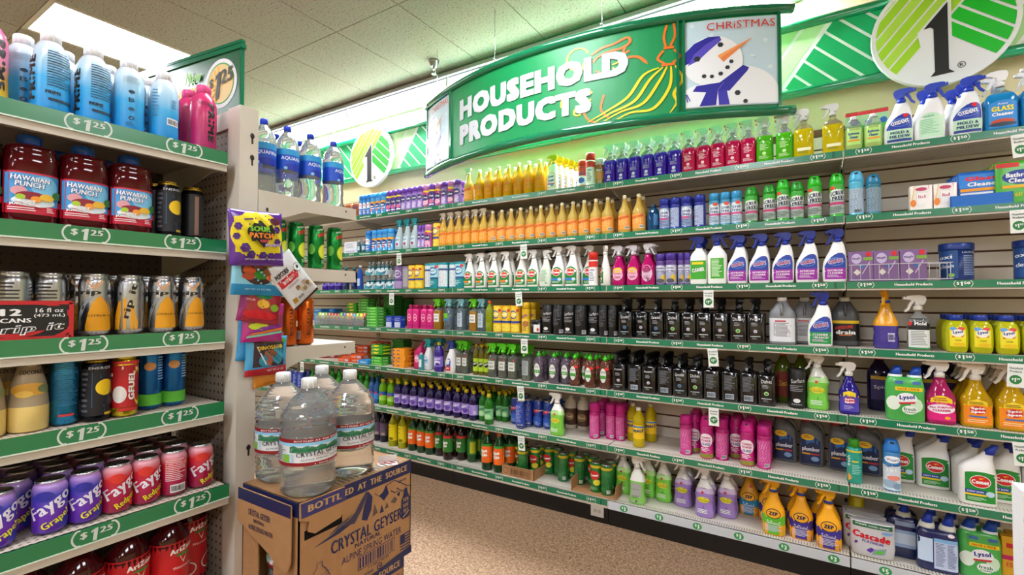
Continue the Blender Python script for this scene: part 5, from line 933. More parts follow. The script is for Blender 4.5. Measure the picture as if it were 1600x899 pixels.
K('tealclear', 'clear grey-blue bottle with teal trigger', 'spray bottle', [(0, .95), (.02, 1), (.66, 1), (.69, .8), (.70, .35), (.76, .33)], .235, .036, .030, 4, col='#a9c4d4', kind='clear', head=('#79b4bc', None, 1, 'plastic', None), lab=[('r', -.6, .6, .12, .56, '#c0d0dc'), FL('#6f8494', 10, -.5, .5, .15, .53)])
K('tealclear_g', 'clear bottle with teal trigger and lime sticker', 'spray bottle', [(0, .95), (.02, 1), (.66, 1), (.69, .8), (.70, .35), (.76, .33)], .235, .036, .030, 4, col='#a9c4d4', kind='clear', head=('#79b4bc', None, 1, 'plastic', None), lab=[('r', -.9, .2, .38, .54, '#6ac02a'), ('r', -.9, .3, .30, .36, '#2a7fb8')])
K('greenhead', 'clear amber bottle with lime green trigger, white label', 'spray bottle', [(0, .95), (.02, 1), (.62, 1), (.66, .8), (.68, .35), (.76, .33)], .235, .034, .028, 4, cols=[(.42, '#b8842a', 'liquid'), (2, '#c8ccb8', 'clear')], head=('#5ec41e', None, 1, 'plastic', None), lab=[('r', -.75, .75, .26, .52, '#e8e8e0'), ('t', 0, .45, .9, .05, 'HOUSEHOLD', '#333333'), ('e', -.25, .34, .2, .03, '#8a8a84'), ('e', .25, .34, .2, .03, '#8a8a84')])
K('greenhead_c', 'clear spray bottle with bright green trigger', 'spray bottle', [(0, .95), (.02, 1), (.62, 1), (.66, .8), (.68, .35), (.76, .33)], .235, .034, .028, 4, col='#b4bdae', kind='clear', head=('#54cc1c', None, 1.1, 'plastic', None), lab=[('r', -.75, .75, .24, .50, '#d8dcd2'), ('t', 0, .43, .9, .05, 'HOUSEHOLD', '#333333'), ('e', -.25, .32, .2, .03, '#8a8a84'), ('e', .25, .32, .2, .03, '#8a8a84'), ('e', .4, .56, .2, .03, '#c8302a')])
K('greenhead_back', 'clear spray bottle with green trigger facing outward', 'spray bottle', [(0, .95), (.02, 1), (.62, 1), (.66, .8), (.68, .35), (.76, .33)], .235, .034, .028, 4, col='#b4bdae', kind='clear', head=('#54cc1c', None, 1.1, 'plastic', None, pi/2), lab=[('r', -.7, .7, .16, .58, '#a4acac'), FL('#6a7270', 12, -.6, .6, .19, .55)])
K('dish_grey', 'clear dish soap bottle with green cap, oval label', 'bottle', 'dish', .205, .036, .028, 2.6, col='#b8a4c0', kind='clear', cap=('#3fbf20', 1, .40, 'pull'), lab=[('e', 0, .40, .60, .22, '#dfe4dc'), ('r', -.55, .55, .30, .40, '#3f9a38'), ('t', 0, .50, .7, .05, 'DISH SOAP', '#444444'), ('t', 0, .35, .6, .06, '+ +', '#f0f4f0', 0, 0, 1, .06)])
K('dish_red', 'reddish dish soap bottle with green cap', 'bottle', 'dish', .205, .036, .028, 2.6, col='#c07860', kind='clear', cap=('#46cc20', 1, .40, 'pull'), lab=[('e', -.1, .40, .55, .22, '#dfe4dc'), ('r', -.6, .4, .30, .40, '#3f9a38'), ('e', .5, .60, .3, .05, '#e02a2a'), ('t', -.1, .50, .7, .05, 'DISH SOAP', '#444444')])
K('olive', 'olive cleaner bottle with yellow cap and lime label', 'bottle', 'fab', .225, .036, col='#6e6412', kind='dark_liquid', cap=('#c8b418', 1, .34), lab=[('r', -1.1, 1.1, .12, .54, '#a8c82a'), ('e', 0, .36, .6, .10, '#20242a'), ('t', 0, .37, 1.0, .07, 'Fabuloso', '#e8e8e8', 14, .1, .7, .05)])
K('magenta_jar', 'magenta angled cleaner bottle', 'bottle', 'toilet', .225, .040, .03, 3, col='#c81a6a', cap=('#b0145c', 1, .34, 'angle'), lab=[('e', 0, .36, .6, .14, '#e89ac0'), ('t', 0, .38, .9, .06, 'PINK', '#ffffff')])
K('tealwhite', 'white spray bottle with teal trigger and blue swirl', 'spray bottle', 'oxi', .24, .040, .03, 3, col='#e4e8ea', head=('#1f9cac', None, 1.05, 'plastic', None), lab=[('e', 0, .28, .7, .17, '#a9d4e4'), ('t', 0, .32, 1.0, .07, 'Fresh', '#2a6aa8', 8, .1, 1, .06), ('e', .2, .18, .3, .05, '#f0f4f8')])
K('redwhite', 'white spray bottle with red and blue label', 'spray bottle', 'oxi', .24, .042, .03, 3, col='#e8e8ea', head=('#1c3a8c', None, 1, 'plastic', None), lab=[('c', [(-.85, .18, .30), (-.4, .18, .42), (.1, .18, .46), (.5, .18, .40)], '#1f4aa4'), ('r', -.85, .5, .06, .20, '#c82a2a'), ('e', -.15, .32, .4, .06, '#d8dce8'), ('t', -.2, .14, .9, .05, 'CARPET', '#f4f4f4', 0, 0, 1, .06)])
K('tiny_teal', 'little teal bottle in front of the sprays', 'bottle', 'cyl', .12, .020, .014, 4, col='#2a8f9c', cap=('#c8e0e4', 1.12, .5), lab=[('r', -.7, .7, .2, .7, '#e0ecec')])
K('ocean', 'small dark blue bottle beside the aerosol row', 'bottle', 'soap', .16, .038, .028, 2.8, col='#0f4a7c', kind='dark_liquid', cap=('#123a5c', 1, .45), lab=[('r', .2, .9, .2, .6, '#2a6aa0')])
K('bluecan', 'navy blue oxygen cleaner tub with printed text', 'tub', [(0, .95), (.02, 1), (.84, 1)], .172, .060, col='#16306e', cap=('#1c3c8c', 1, 1.05, 'lid'), lab=[('r', -.98, -.05, .06, .80, '#24508f'), ('t', -.55, .62, .6, .10, 'oxi', '#f0f4f8', 6, .2, 1, .05), ('t', -.5, .38, .6, .10, 'clean', '#f0f4f8', 6, .2, 1, .05), ('e', -.3, .14, .12, .05, '#9acc3a'), ('t', .45, .74, .7, .05, 'LAUNDRY', '#b8c8e8'), FL('#8ea4cc', 12, .15, .8, .12, .66)], body='tub')
K('orangebag', 'brown and orange bag of scrubbers', 'bag', [(0, .9), (.1, 1), (.9, 1), (1, .95)], .13, .06, .02, 4, col='#a85a28', kind='film', lab=[('t', 0, .7, 1.2, .2, 'ULTRA', '#2a2f7a', 0, .1, 1, .08), ('r', -.8, .8, .2, .5, '#6a3a1c')], body='bag')
K('minibottle', 'tiny bottle of dark teal liquid', 'bottle', 'soap', .115, .019, .016, 2.2, cols=[(.66, '#1a6f80', 'dark_liquid'), (2, '#b8d4d8', 'clear')], cap=('#c8ced0', 1, .5), lab=[('r', -.7, .7, .2, .5, '#cfe4ec')])
K('tallblue', 'slim clear blue bottle with silver cap', 'bottle', 'pine', .21, .026, .022, 2.6, col='#2a62d0', kind='liquid', cap=('#d0d4da', 1, .5), lab=[('r', -.6, .6, .15, .45, '#b8cce8')])
K('darkteal', 'dark bottle with teal cap', 'bottle', 'pine', .2, .028, .024, 2.6, col='#1c2a5c', kind='dark_liquid', cap=('#1a8a94', 1, .55), lab=[('r', -.6, .6, .15, .55, '#38468a')])
K('blackwipe', 'short black tub with white and red sticker', 'tub', [(0, .92), (.02, 1), (.8, 1)], .095, .044, .036, 3.5, col='#121214', cap=('#0c0c0e', 1, .98, 'lid'), lab=[('r', -.2, .8, .12, .66, '#e6e6e4'), ('e', .5, .3, .18, .13, '#d0241c')], body='tub')
K('clearyellow', 'slim clear bottle of yellow-green oil soap, orange cap', 'bottle', 'pine', .225, .030, .026, 2.6, col='#a4b41c', kind='liquid', cap=('#e0661c', 1, .42), lab=[('r', -.6, .6, .15, .3, '#8a9a1c')])
K('lidpack', 'white and pink drawstring pack in a display tray', 'box', [(0, 1), (.01, 1), (.99, 1), (1, .98)], .115, .062, .020, 8, col='#f0ece6', kind='film', lab=[('q', [(-.98, .0), (-.98, .98), (-.5, .98), (-.8, .4)], '#f2c83a'), ('q', [(.98, .1), (.98, .98), (.6, .98)], '#e86aa0'), ('r', -.35, .45, .25, .7, '#f6f4f2'), ('t', .05, .55, .6, .12, 'lid', '#c83a6a'), ('e', .0, .85, .5, .07, '#c8446a'), ('e', -.7, .3, .25, .15, '#f08a3a')], body='carton')
K('pouch_blue', 'blue glass cleaner wipes pouch', 'pouch', [(0, .96), (.04, 1), (.92, 1), (1, .97)], .155, .075, .006, 4, col='#1866c0', kind='film', lab=[('r', -.95, .95, .55, .92, '#2a86e0'), ('t', 0, .80, 1.4, .12, 'Glass', '#e8202c', 0, .1, 1, .1), ('t', .1, .64, 1.4, .12, 'Cleaner', '#f4f4f6', 0, .1, 1, .08), ('r', -.9, .9, .44, .52, '#f0a020'), ('r', -.9, .5, .34, .40, '#e8ecf4')], body='pouch')
K('pouch_green', 'green bathroom cleaner wipes pouch', 'pouch', [(0, .96), (.04, 1), (.92, 1), (1, .97)], .18, .075, .006, 4, col='#44b02a', kind='film', lab=[('r', -.95, 0, .86, .97, '#e03a3a'), ('e', .1, .62, .8, .17, '#1f3f9c'), ('t', .1, .67, 1.3, .11, 'Bathroom', '#f4f6f8', 0, .1, 1, .08), ('t', .15, .54, 1.2, .11, 'Cleaner', '#f4f6f8', 0, .1, 1, .08), ('r', -.7, .9, .36, .43, '#f0b41e'), ('t', -.2, .2, .6, .1, '# 60', '#e8d81e')], body='pouch')
K('mingle', 'purple blister pack with red dot', 'packet', [(0, 1), (.02, 1), (.98, 1), (1, .98)], .145, .056, .005, 8, col='#7d5a90', kind='film', lab=[('e', -.35, .76, .42, .17, '#c4b4d8'), ('t', -.35, .76, .7, .10, 'Mingle', '#4a2f6a', 6, .1, 1, .06), ('e', .62, .90, .22, .085, '#d8202c'), ('r', .2, .95, .70, .80, '#7fa83a'), ('q', [(-.6, .3), (-.3, .42), (0, .3), (-.3, .2)], '#e0d8d0'), ('e', .15, .5, .16, .07, '#3a6ab0'), ('w', [(.1, .25), (.7, .65)], .05, '#d0b8e0')], body='packet')
K('cascade', 'silver dishwasher pouch with green top and red lettering', 'pouch', [(0, .80), (.03, .93), (.3, 1), (.7, .98), (.93, 1), (1, 1)], .165, .088, .030, 2.6, col='#cfcfd3', kind='film', lab=[('r', -.98, .98, .84, .97, '#1f6a44'), ('t', 0, .905, 1.5, .045, 'SCRAPE. LOAD. DONE.', '#e8f0e8', -3, 0, 1, .05), ('t', -.05, .60, 1.65, .20, 'Cascade', '#d01c2c', -5, .05, .6, .1), ('t', 0, .44, .9, .07, 'PLATINUM', '#5a3f9a', -5, 0, 1, .06), ('q', [(-.75, .42), (.1, .26), (-.1, .14), (-.8, .34)], '#5a2f9c'), ('q', [(.05, .26), (.6, .34), (.5, .14), (-.05, .10)], '#8fa4b4'), ('q', [(.12, .22), (.5, .28), (.4, .17), (.1, .14)], '#5ac03a'), ('e', .62, .76, .25, .05, '#7fa8d8')], body='pouch')
K('yellowbox', 'yellow and magenta box at the right edge', 'box', [(0, 1), (.005, 1), (.995, 1), (1, 1)], .20, .045, .045, 10, col='#d8a01c', kind='paper', lab=[('r', -.9, .9, .50, .60, '#c01c5c'), ('r', -.3, .9, .76, .86, '#c8242c'), ('t', .1, .4, .8, .1, 'ES', '#c8242c')], body='carton')
K('tealbox_y', 'yellow canister with blue lettering in the back', 'canister', 'cyl', .21, .034, col='#d8c81c', kind='film', lab=[('t', 0, .3, 1.3, .12, 'SOS', '#1c2f8a', 0, 0, 1, .1), ('r', -1, 1, .6, .66, '#8a9a1c')], body='canister')
# left rack kinds
PG = mat_grad('frosted_blue_fade', [(0, '#0f8fe0'), (.45, '#3fb2ee'), (.72, '#b8dcf0'), (1, '#e6e6ea')], .0, .19, .25, .12)
PINKG = mat_grad('frosted_pink_fade', [(0, '#b01a6a'), (.5, '#cc2a6c'), (1, '#e2407a')], .0, .19, .25, .12)
PYG = mat_grad('frosted_pink_yellow_fade', [(0, '#f0d41c'), (.28, '#f0b43a'), (.5, '#f088a8'), (1, '#f46aa8')], .0, .19, .25, .12)
K('prime_f', 'frosted blue drink bottle turned to nutrition text', 'bottle', 'prime', .205, .037, col=PG, cap=('#e9eaee', 1, .52), lab=[('t', -.82, .40, 1.9, .10, 'PRIME', '#15151a', 90, 0, 1, .08), ('l', -.25, .75, .30, .74, 14, '#2a5a80'), ('r', -.25, .75, .60, .607, '#10141a'), ('r', -.25, .75, .48, .487, '#10141a'), ('t', -.05, .24, .5, .04, 'PRIME', '#10141a', 0, 0, 1, .08), ('r', -.2, .8, .14, .17, '#142a44')], label_part='label')
K('prime_s', 'frosted blue drink bottle showing small round icons', 'bottle', 'prime', .205, .037, col=PG, cap=('#e9eaee', 1, .52), lab=[('t', .75, .40, 1.9, .10, 'PRIME', '#15151a', -90, 0, 1, .08), ('l', -.45, .35, .64, .74, 6, '#9ab4c4'), ('e', -.1, .53, .12, .022, '#1c3a50'), ('t', -.1, .42, .22, .055, 'B', '#14344c', 0, 0, 1, .02), ('e', -.1, .30, .12, .022, '#1c4a6c'), ('e', -.1, .18, .11, .026, '#0f2c44'), ('e', -.1, .178, .06, .014, '#2f8fd0'), ('l', -.3, .1, .07, .12, 3, '#1c5a8c')])
K('prime_b', 'frosted blue drink bottle showing its barcode', 'bottle', 'prime', .205, .037, col=PG, cap=('#e9eaee', 1, .52), lab=[('r', -.1, .5, .22, .32, '#e6eef4'), ('b', -.06, .46, .235, .305, '#1a1a1e'), ('l', -.75, -.35, .3, .7, 9, '#4a8ab4'), ('l', .1, .35, .45, .58, 5, '#2a6a94'), ('t', .9, .40, 1.8, .07, 'PRIME', '#15151a', -90, 0, 1, .08)])
K('prime_pink', 'deep pink drink bottle with bold black vertical lettering', 'bottle', 'prime', .205, .037, col=PINKG, cap=('#e84f92', 1, .52), lab=[('t', .12, .42, 2.05, .105, 'PRIME', '#17090f', -90, 0, .30, .09), ('l', -.5, .3, .66, .72, 3, '#8a1c50')])
K('prime_py', 'pink and yellow drink bottle with black lettering', 'bottle', 'prime', .205, .037, col=PYG, cap=('#f07ab0', 1, .52), lab=[('t', .3, .42, 2.05, .105, 'PRIME', '#17090f', -90, 0, .30, .09)])
K('punch', 'dark red fruit punch bottle with blue cap', 'bottle', 'punch', .215, .050, .046, 3, col='#5a0c14', kind='dark_liquid', cap=('#1c58b8', 1, .46), lab=[('r', -.96, .96, .10, .56, '#c81e3c'), ('r', -.92, .96, .20, .54, '#3f9ad8'), ('e', .35, .42, .5, .11, '#7cc4ec'), ('e', 0, .24, .75, .06, '#dcecf4'), ('t', -.12, .485, 1.35, .065, 'HAWAIIAN', '#1c3a8c', -3, .1, .5, .10), ('t', -.12, .487, 1.30, .055, 'HAWAIIAN', '#f2f4f8', -3, .1, .5, .05), ('t', -.15, .42, 1.0, .065, 'PUNCH', '#1c3a8c', -3, .1, .5, .10), ('t', -.15, .422, .96, .055, 'PUNCH', '#f2f4f8', -3, .1, .5, .05), ('e', -.5, .345, .26, .05, '#d89aa4'), ('e', -.1, .30, .5, .045, '#8c1c34'), ('e', -.45, .28, .16, .03, '#a8c83a'), ('e', .05, .265, .18, .035, '#f09a2a'), ('e', .42, .295, .26, .04, '#e8b83a'), ('e', .8, .33, .2, .045, '#2f7a34'), ('q', [(-.92, .20), (.96, .20), (.96, .27), (.2, .17), (-.5, .22)], '#c81e3c'), ('t', -.3, .235, .75, .032, 'FRUIT', '#f6f0f0', 0, 0, 1, .07), ('t', -.3, .195, .95, .032, 'JUICY RED', '#f6f0f0', 0, 0, 1, .07), ('l', -.8, .1, .12, .165, 2, '#f0d8dc'), ('l', .4, .7, .12, .18, 3, '#f0d8dc')])
K('gfuel_black', 'black energy drink can with gold rim and yellow disc', 'can', 'slim', .158, .029, col='#14141c', kind='foil', lab=[('r', -1.2, 1.2, .10, .86, '#15151d'), ('e', .25, .55, .46, .13, '#f0c81c'), ('w', [(-.35, .8), (-.35, .25), (.2, .25), (.2, .15)], .03, '#2a6a9c'), ('w', [(0, .78), (0, .72), (.6, .72)], .03, '#2a6a9c'), ('t', .80, .5, 1.7, .09, 'G FUEL', '#d8d8e0', 90, 0, 1, .08), ('l', -.9, -.5, .12, .8, 8, '#5a5a66'), ('r', .2, .9, .10, .14, '#d8b02a'), ('t', 0, .87, 1.0, .04, 'ENERGY', '#c0c0c8')], extra=[('lid', gold_top)], body='can')
K('gfuel_side', 'black energy drink can with gold rim, plain side', 'can', 'slim', .158, .029, col='#121218', kind='foil', lab=[('r', -1.2, 1.2, .08, .88, '#131319'), ('r', -.15, .1, .1, .84, '#8a6a5a'), ('l', .4, .8, .15, .8, 9, '#4a4a56')], extra=[('lid', gold_top)], body='can')
K('gfuel_red', 'red and yellow energy drink can', 'can', 'slim', .160, .029, col='#d8c02a', kind='foil', lab=[('r', -1.2, 1.2, .16, .86, '#b81c24'), ('e', .55, .5, .35, .32, '#e8d040'), ('e', .5, .5, .26, .26, '#b81c24'), ('e', -.45, .38, .35, .14, '#d8d4d0'), ('w', [(-.9, .7), (-.3, .82), (.4, .8)], .05, '#f0e8e0'), ('t', .12, .52, 1.7, .09, 'GFUEL', '#f4f2f0', 90, .1, 1, .08), ('r', -.5, .6, .10, .15, '#c8282c'), ('r', -1.2, 1.2, .88, .93, '#d22a2c')], extra=[('lid', lambda b, H, RX, RY: can_top(b, H, RX, RY, '#c82a2c'))], body='can')
K('bluetall', 'tall pale blue drink can', 'can', 'slim', .190, .028, col='#2f8cc0', kind='foil', lab=[('l', -.6, .6, .25, .8, 20, '#2a6f9c'), ('r', -.4, .3, .12, .15, '#c83a3a')], extra=CT, body='can')
K('aztall', 'tall blue can with green grass at the base', 'can', 'slim', .198, .030, col='#2470b8', kind='foil', lab=[('t', .1, .86, 1.2, .06, 'AriZona', '#123a6c', 0, 0, 1, .1), ('e', -.2, .62, .3, .06, '#c88a4a'), ('r', -1.2, 1.2, .06, .22, '#5ab83a', -.02), ('l', .2, .7, .4, .75, 9, '#8ab8e0')], extra=CT, body='can')
K('coconut', 'creamy yellow coconut drink bottle with patterned neck', 'bottle', 'cone', .20, .037, cols=[(.40, '#e8cc7c', 'film'), (2, '#a8977c', 'film')], cap=('#3a2a22', 1, .42), lab=[('t', 0, .70, 1.2, .05, 'COCONUT', '#3a2a20', 0, 0, 1, .06), ('e', -.1, .50, .75, .075, '#e0a83a'), ('e', .45, .50, .3, .05, '#7a8a5a'), ('e', -.3, .45, .3, .04, '#f0c85a'), ('e', 0, .80, .35, .035, '#c8b494')])
K('ripit', 'silver energy drink can with golden arch', 'can', 'soda', .158, .0335, col='#b9babd', kind='metal', lab=[('c', [(-.55, .08, .16), (-.45, .08, .36), (-.3, .08, .52), (-.12, .08, .62), (0, .08, .64), (.12, .08, .62), (.3, .08, .52), (.45, .08, .36), (.55, .08, .16)], '#e09a14'), ('w', [(-.95, .1), (-.8, .35), (-.55, .55), (-.25, .66)], [.16, .14, .1, .02], '#8a8c92'), ('w', [(.95, .1), (.8, .35), (.55, .55), (.25, .66)], [.16, .14, .1, .02], '#8a8c92'), ('t', -.02, .70, 1.7, .10, 'rip it', '#1c1712', 0, .35, 1, .05), ('q', [(.3, .80), (.75, .87), (.75, .90), (.35, .84)], '#e0a01c'), ('w', [(-.5, .9), (-.2, .78), (.1, .9)], .06, '#d8a070'), ('t', 0, .33, .9, .03, 'CITRUS X', '#4a3410')], extra=CT, body='can')
K('ripit_side', 'silver energy drink can with lettering running upward', 'can', 'soda', .158, .0335, col='#b9babd', kind='metal', lab=[('c', [(-.9, .08, .3), (-.7, .08, .55), (-.4, .08, .62), (-.1, .08, .5), (.15, .08, .2)], '#e09a14'), ('t', -.15, .56, 1.8, .12, 'rip it', '#1c1712', 78, .3, 1, .05), ('t', .45, .66, 1.5, .03, 'ENERGY FUEL', '#33302c', 90, 0, 1, .02), ('w', [(.5, .1), (.75, .3), (.95, .6)], .1, '#8a8c92')], extra=CT, body='can')
K('ripit_back', 'silver energy drink can turned to fine print', 'can', 'soda', .158, .0335, col='#b2b3b6', kind='metal', lab=[('l', -.8, .2, .3, .85, 10, '#3a3a3e'), ('q', [(.3, .5), (.8, .62), (.8, .68), (.35, .56)], '#d8981c')], extra=CT, body='can')
FG = mat_grad('grape_can_print', [(0, '#4a1f9c'), (.4, '#6a2fb0'), (.75, '#3a3fb0'), (1, '#b088c8')], .0, .12, .25, 0, .4)
FR = mat_grad('redpop_can_print', [(0, '#8c1440'), (.4, '#b01a4a'), (.75, '#c8242c'), (1, '#d8a0b0')], .0, .12, .25, 0, .4)
def fay(key, desc, mt, word, bc):
    K(key, desc, 'can', 'soda', .122, .0325, col=mt, lab=[('e', -.3, .75, .35, .10, bc), ('e', .5, .2, .3, .10, bc), ('t', -.05, .56, 1.75, .30, 'Faygo', '#e6e0f0', 33, .15, .55, .045), ('t', .15, .26, 1.15, .17, word, '#e6d828', 30, .1, .55, .045)], extra=CT, body='can')
fay('grape', 'purple grape soda can with slanted lettering', FG, 'Grape!', '#2f2f9c'); fay('redpop', 'red soda can with slanted lettering', FR, 'Redpop!', '#d8342c')
K('redpop_back', 'red soda can turned to its barcode side', 'can', 'soda', .122, .0325, col=FR, lab=[('l', -.6, .5, .35, .85, 12, '#e8c0c8'), ('r', -.35, .4, .10, .28, '#e8e4e8'), ('b', -.3, .35, .13, .25, '#1a1a1a')], extra=CT, body='can')
K('arizona', 'big red watermelon drink bottle', 'bottle', [(0, .92), (.02, 1), (.72, 1), (.80, .92), (.90, .5), (.94, .4)], .262, .050, col='#4a0a12', kind='dark_liquid', cap=('#e8e8e8', 1, .42), lab=[('r', -1.6, 1.6, .06, .74, '#c81c24'), ('t', .25, .66, .95, .055, 'AriZona', '#f4f2ee', 6, .1, 1, .08), ('q', [(.05, .61), (.4, .61), (.22, .50)], '#e8dcc8'), ('e', .22, .60, .28, .014, '#3a8a3a'), ('t', .22, .47, .7, .03, 'Watermelon', '#f0c8c8', 0, .1), ('q', [(-.9, .12), (-.2, .30), (.9, .16), (.9, .30), (.2, .24)], '#2a8a34'), ('e', -.35, .20, .38, .085, '#f0e8e0'), ('e', -.35, .20, .33, .072, '#c81c24'), ('e', .55, .22, .35, .085, '#f0e8e0'), ('e', .55, .22, .30, .072, '#c81c24'), ('e', -.4, .21, .03, .008, '#1a1010'), ('e', -.28, .19, .03, .008, '#1a1010'), ('e', .5, .22, .03, .008, '#1a1010'), ('e', .62, .20, .03, .008, '#1a1010')]+[('r', -1+.16*i, -.92+.16*i, .065+.02*(i % 2), .085+.02*(i % 2), '#16181a') for i in range(13)])
K('aqua', 'clear water bottle with blue label and blue cap', 'bottle', 'aqua', .262, .0395, col='#eaf6fc', kind='water', cap=('#1f3fd0', 1, .31), lab=[('r', -1.9, 1.9, .38, .62, '#1750c8'), ('r', -1.9, 1.9, .58, .66, '#2a9ad8'), ('e', .2, .42, .7, .05, '#1a2fa8'), ('t', .05, .53, 1.4, .055, 'AQUAFINA', '#e8f0fa', 0, 0, 1, .03), ('e', -.4, .40, .1, .02, '#8ac8f0'), ('w', [(.3, .64), (.8, .60)], .02, '#e8603a')], seg=32)
K('dew', 'tall green can with yellow lime slice', 'can', 'slim', .160, .0285, col='#1d8a3c', kind='foil', lab=[('e', .45, .40, .52, .17, '#c8dc1c'), ('e', .45, .40, .44, .14, '#e4ec4a'), ('t', .3, .80, .9, .09, 'DEW', '#d83030', 18, .2, .6, .1), ('t', .1, .90, .5, .04, 'MTN', '#f0f4f0', 14, .2), ('l', .2, .7, .12, .2, 3, '#a8d8a8'), ('e', -.6, .45, .3, .12, '#5aa83a')], extra=CT, body='can')
K('orangecan', 'orange energy drink can with dark vertical lettering', 'can', 'slim', .168, .033, col='#d8641a', kind='foil', lab=[('t', .1, .5, 1.9, .07, 'ROCKSTAR', '#5a2408', 90, .1, 1, .05), ('r', -.9, -.4, .12, .3, '#d8d0c8'), ('b', -.85, -.45, .13, .29, '#222222'), ('r', .45, .8, .4, .52, '#f0d0b0')], extra=CT, body='can')
K('pouch_tall', 'tall green wipes box with red top stripe', 'box', [(0, 1), (.01, 1), (.99, 1), (1, 1)], .215, .042, .012, 8, col='#4cba34', kind='film', lab=[('r', -.98, .98, .90, .99, '#d8343a'), ('r', -.98, .98, .66, .90, '#a8d8a0'), ('e', .3, .72, .5, .07, '#1f5a9c'), ('r', -.9, .9, .5, .62, '#3aa028')], body='carton')

# ================================================================ stocking the wall shelves, left to right
# top shelf
Wl(1, 'orangebag', 546, 558, 2, .05)
Wl(1, 'blue_can', 566, 578, 3, .02, 2); Wl(1, 'sky_can', 584, 602, 3, .02, 2)
Wl(1, 'violet_yb', 610, 626, 3, .02, 2); Wl(1, 'violet_can', 632, 658, 4, .02, 2); Wl(1, 'pinkcap_can', 667, 667, 1, .02); Wl(1, 'violet_yb', 676, 676, 1, .02, 2)
Wl(1, 'pinkcap_can', 686, 686, 1, .02, 2); Wl(1, 'violet_can', 696, 696, 1, .02, 2); Wl(1, 'pinkcap_can', 706, 706, 1, .02, 2); Wl(1, 'violet_can', 716, 716, 1, .02, 2)
Wl(1, 'amber_spray', 733, 733, 1, .02)
Wl(1, 'yellowb', 750, 844, 7, .02, 2)
for i in range(5): Wl(1, 'soapscum', 864+i*9, 864+i*9, 1, .02+i*.062)
Wl(1, 'red_orange_can', 911, 911, 1, .05); Wl(1, 'red_can', 925, 925, 1, .02); Wl(1, 'brown_can', 938, 938, 1, .03)
Wl(1, 'purple_m', 953, 1054, 6, .02, 2); Wl(1, 'magenta_m', 1077, 1170, 5, .02, 2); Wl(1, 'green_m', 1193, 1226, 2, .02, 2)
Wl(1, 'yellow_m', 1256, 1256, 1, .02, 2); Wl(1, 'yellow_m', 1304, 1304, 1, .02, 1)
Wl(1, 'bath_clear', 1333, 1364, 2, .02)
Wl(1, 'pouch_tall', 1332, 1378, 3, .115)
Wl(1, 'oxi_mold', 1407, 1407, 1, .02); Wl(1, 'oxi_back', 1449, 1449, 1, .02, 2); Wl(1, 'oxi_mold', 1509, 1509, 1, .02, 2); Wl(1, 'oxi_back', 1482, 1482, 1, .13)
Wl(1, 'glass_auto', 1566, 1622, 2, .02, 2)
# second shelf
Wl(2, 'minibottle', 561, 569, 2, .04); Wl(2, 'blue_can', 577, 577, 1, .02, 2); Wl(2, 'sky_can', 587, 612, 4, .02, 2)
Wl(2, 'teal_spray', 624, 648, 3, .02, 1); Wl(2, 'violet_can', 659, 665, 2, .02); Wl(2, 'pinkcap_can', 672, 672, 1, .02); Wl(2, 'wipes_yellow', 682, 682, 1, .04)
Wl(2, 'amber_spray', 692, 757, 6, .02, 2)
Wl(2, 'amber', 770, 950, 12, .02, 2); Wl(2, 'amber', 976, 999, 2, .02, 2)
Wl(2, 'ocean', 1021, 1021, 1, .04)
Wl(2, 'royal_can', 1041, 1041, 1, .02, 2); Wl(2, 'royal_back', 1056, 1056, 1, .02); Wl(2, 'royal_can', 1073, 1073, 1, .02, 2); Wl(2, 'royal_back', 1094, 1094, 1, .02)
Wl(2, 'light_can', 1117, 1152, 3, .02, 1); Wl(2, 'green_can', 1175, 1203, 2, .02, 2); Wl(2, 'green_tall', 1225, 1225, 1, .02); Wl(2, 'green_can', 1246, 1246, 1, .02, 2); Wl(2, 'green_tall', 1274, 1274, 1, .02, 2); Wl(2, 'green_tall', 1308, 1308, 1, .02, 2)
Wl(2, 'cyan_can', 1339, 1339, 1, .02); Wl(2, 'teal_can', 1365, 1365, 1, .02)
Wl(2, 'lidpack', 1440, 1477, 2, .03, 2)
for i in range(6): Wl(2, 'pouch_blue', 1535-i*4, 1535-i*4, 1, .045+i*.022)
for i in range(6): Wl(2, 'pouch_green', 1595-i*5, 1595-i*5, 1, .03+i*.025)
# third shelf
Wl(3, 'fab_violet_lg', 510, 530, 3, .05); Wl(3, 'darkteal', 541, 541, 1, .03); Wl(3, 'darkteal', 554, 554, 1, .05); Wl(3, 'tallblue', 563, 563, 1, .02)
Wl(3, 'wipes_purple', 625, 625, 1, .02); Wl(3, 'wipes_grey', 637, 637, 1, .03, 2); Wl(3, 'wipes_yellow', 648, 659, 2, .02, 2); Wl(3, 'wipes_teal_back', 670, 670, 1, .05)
Wl(3, 'wipes_teal', 679, 679, 1, .02, 2); Wl(3, 'wipes_teal_back', 694, 694, 1, .02, 2); Wl(3, 'wipes_teal_back', 706, 706, 1, .05); Wl(3, 'wipes_teal', 717, 717, 1, .02, 2)
Wl(3, 'comet', 734, 791, 4, .02, 2); Wl(3, 'comet', 815, 834, 2, .02, 2); Wl(3, 'comet_back', 853, 853, 1, .02); Wl(3, 'comet_blue', 872, 896, 2, .02, 2); Wl(3, 'comet_blue', 917, 917, 1, .05)
Wl(3, 'red_can', 929, 929, 1, .01); Wl(3, 'comet', 946, 946, 1, .02, rz=-1.0)
Wl(3, 'pink_pat', 966, 990, 2, .02, 2); Wl(3, 'pink_back', 1016, 1016, 1, .02, 2)
Wl(3, 'plum_can', 1032, 1032, 1, .04); Wl(3, 'plum_can', 1048, 1048, 1, .02, 2); Wl(3, 'plum_can', 1063, 1074, 2, .04)
Wl(3, 'wall_green', 1094, 1094, 1, .02, 2); Wl(3, 'wall_back', 1119, 1119, 1, .02, 1)
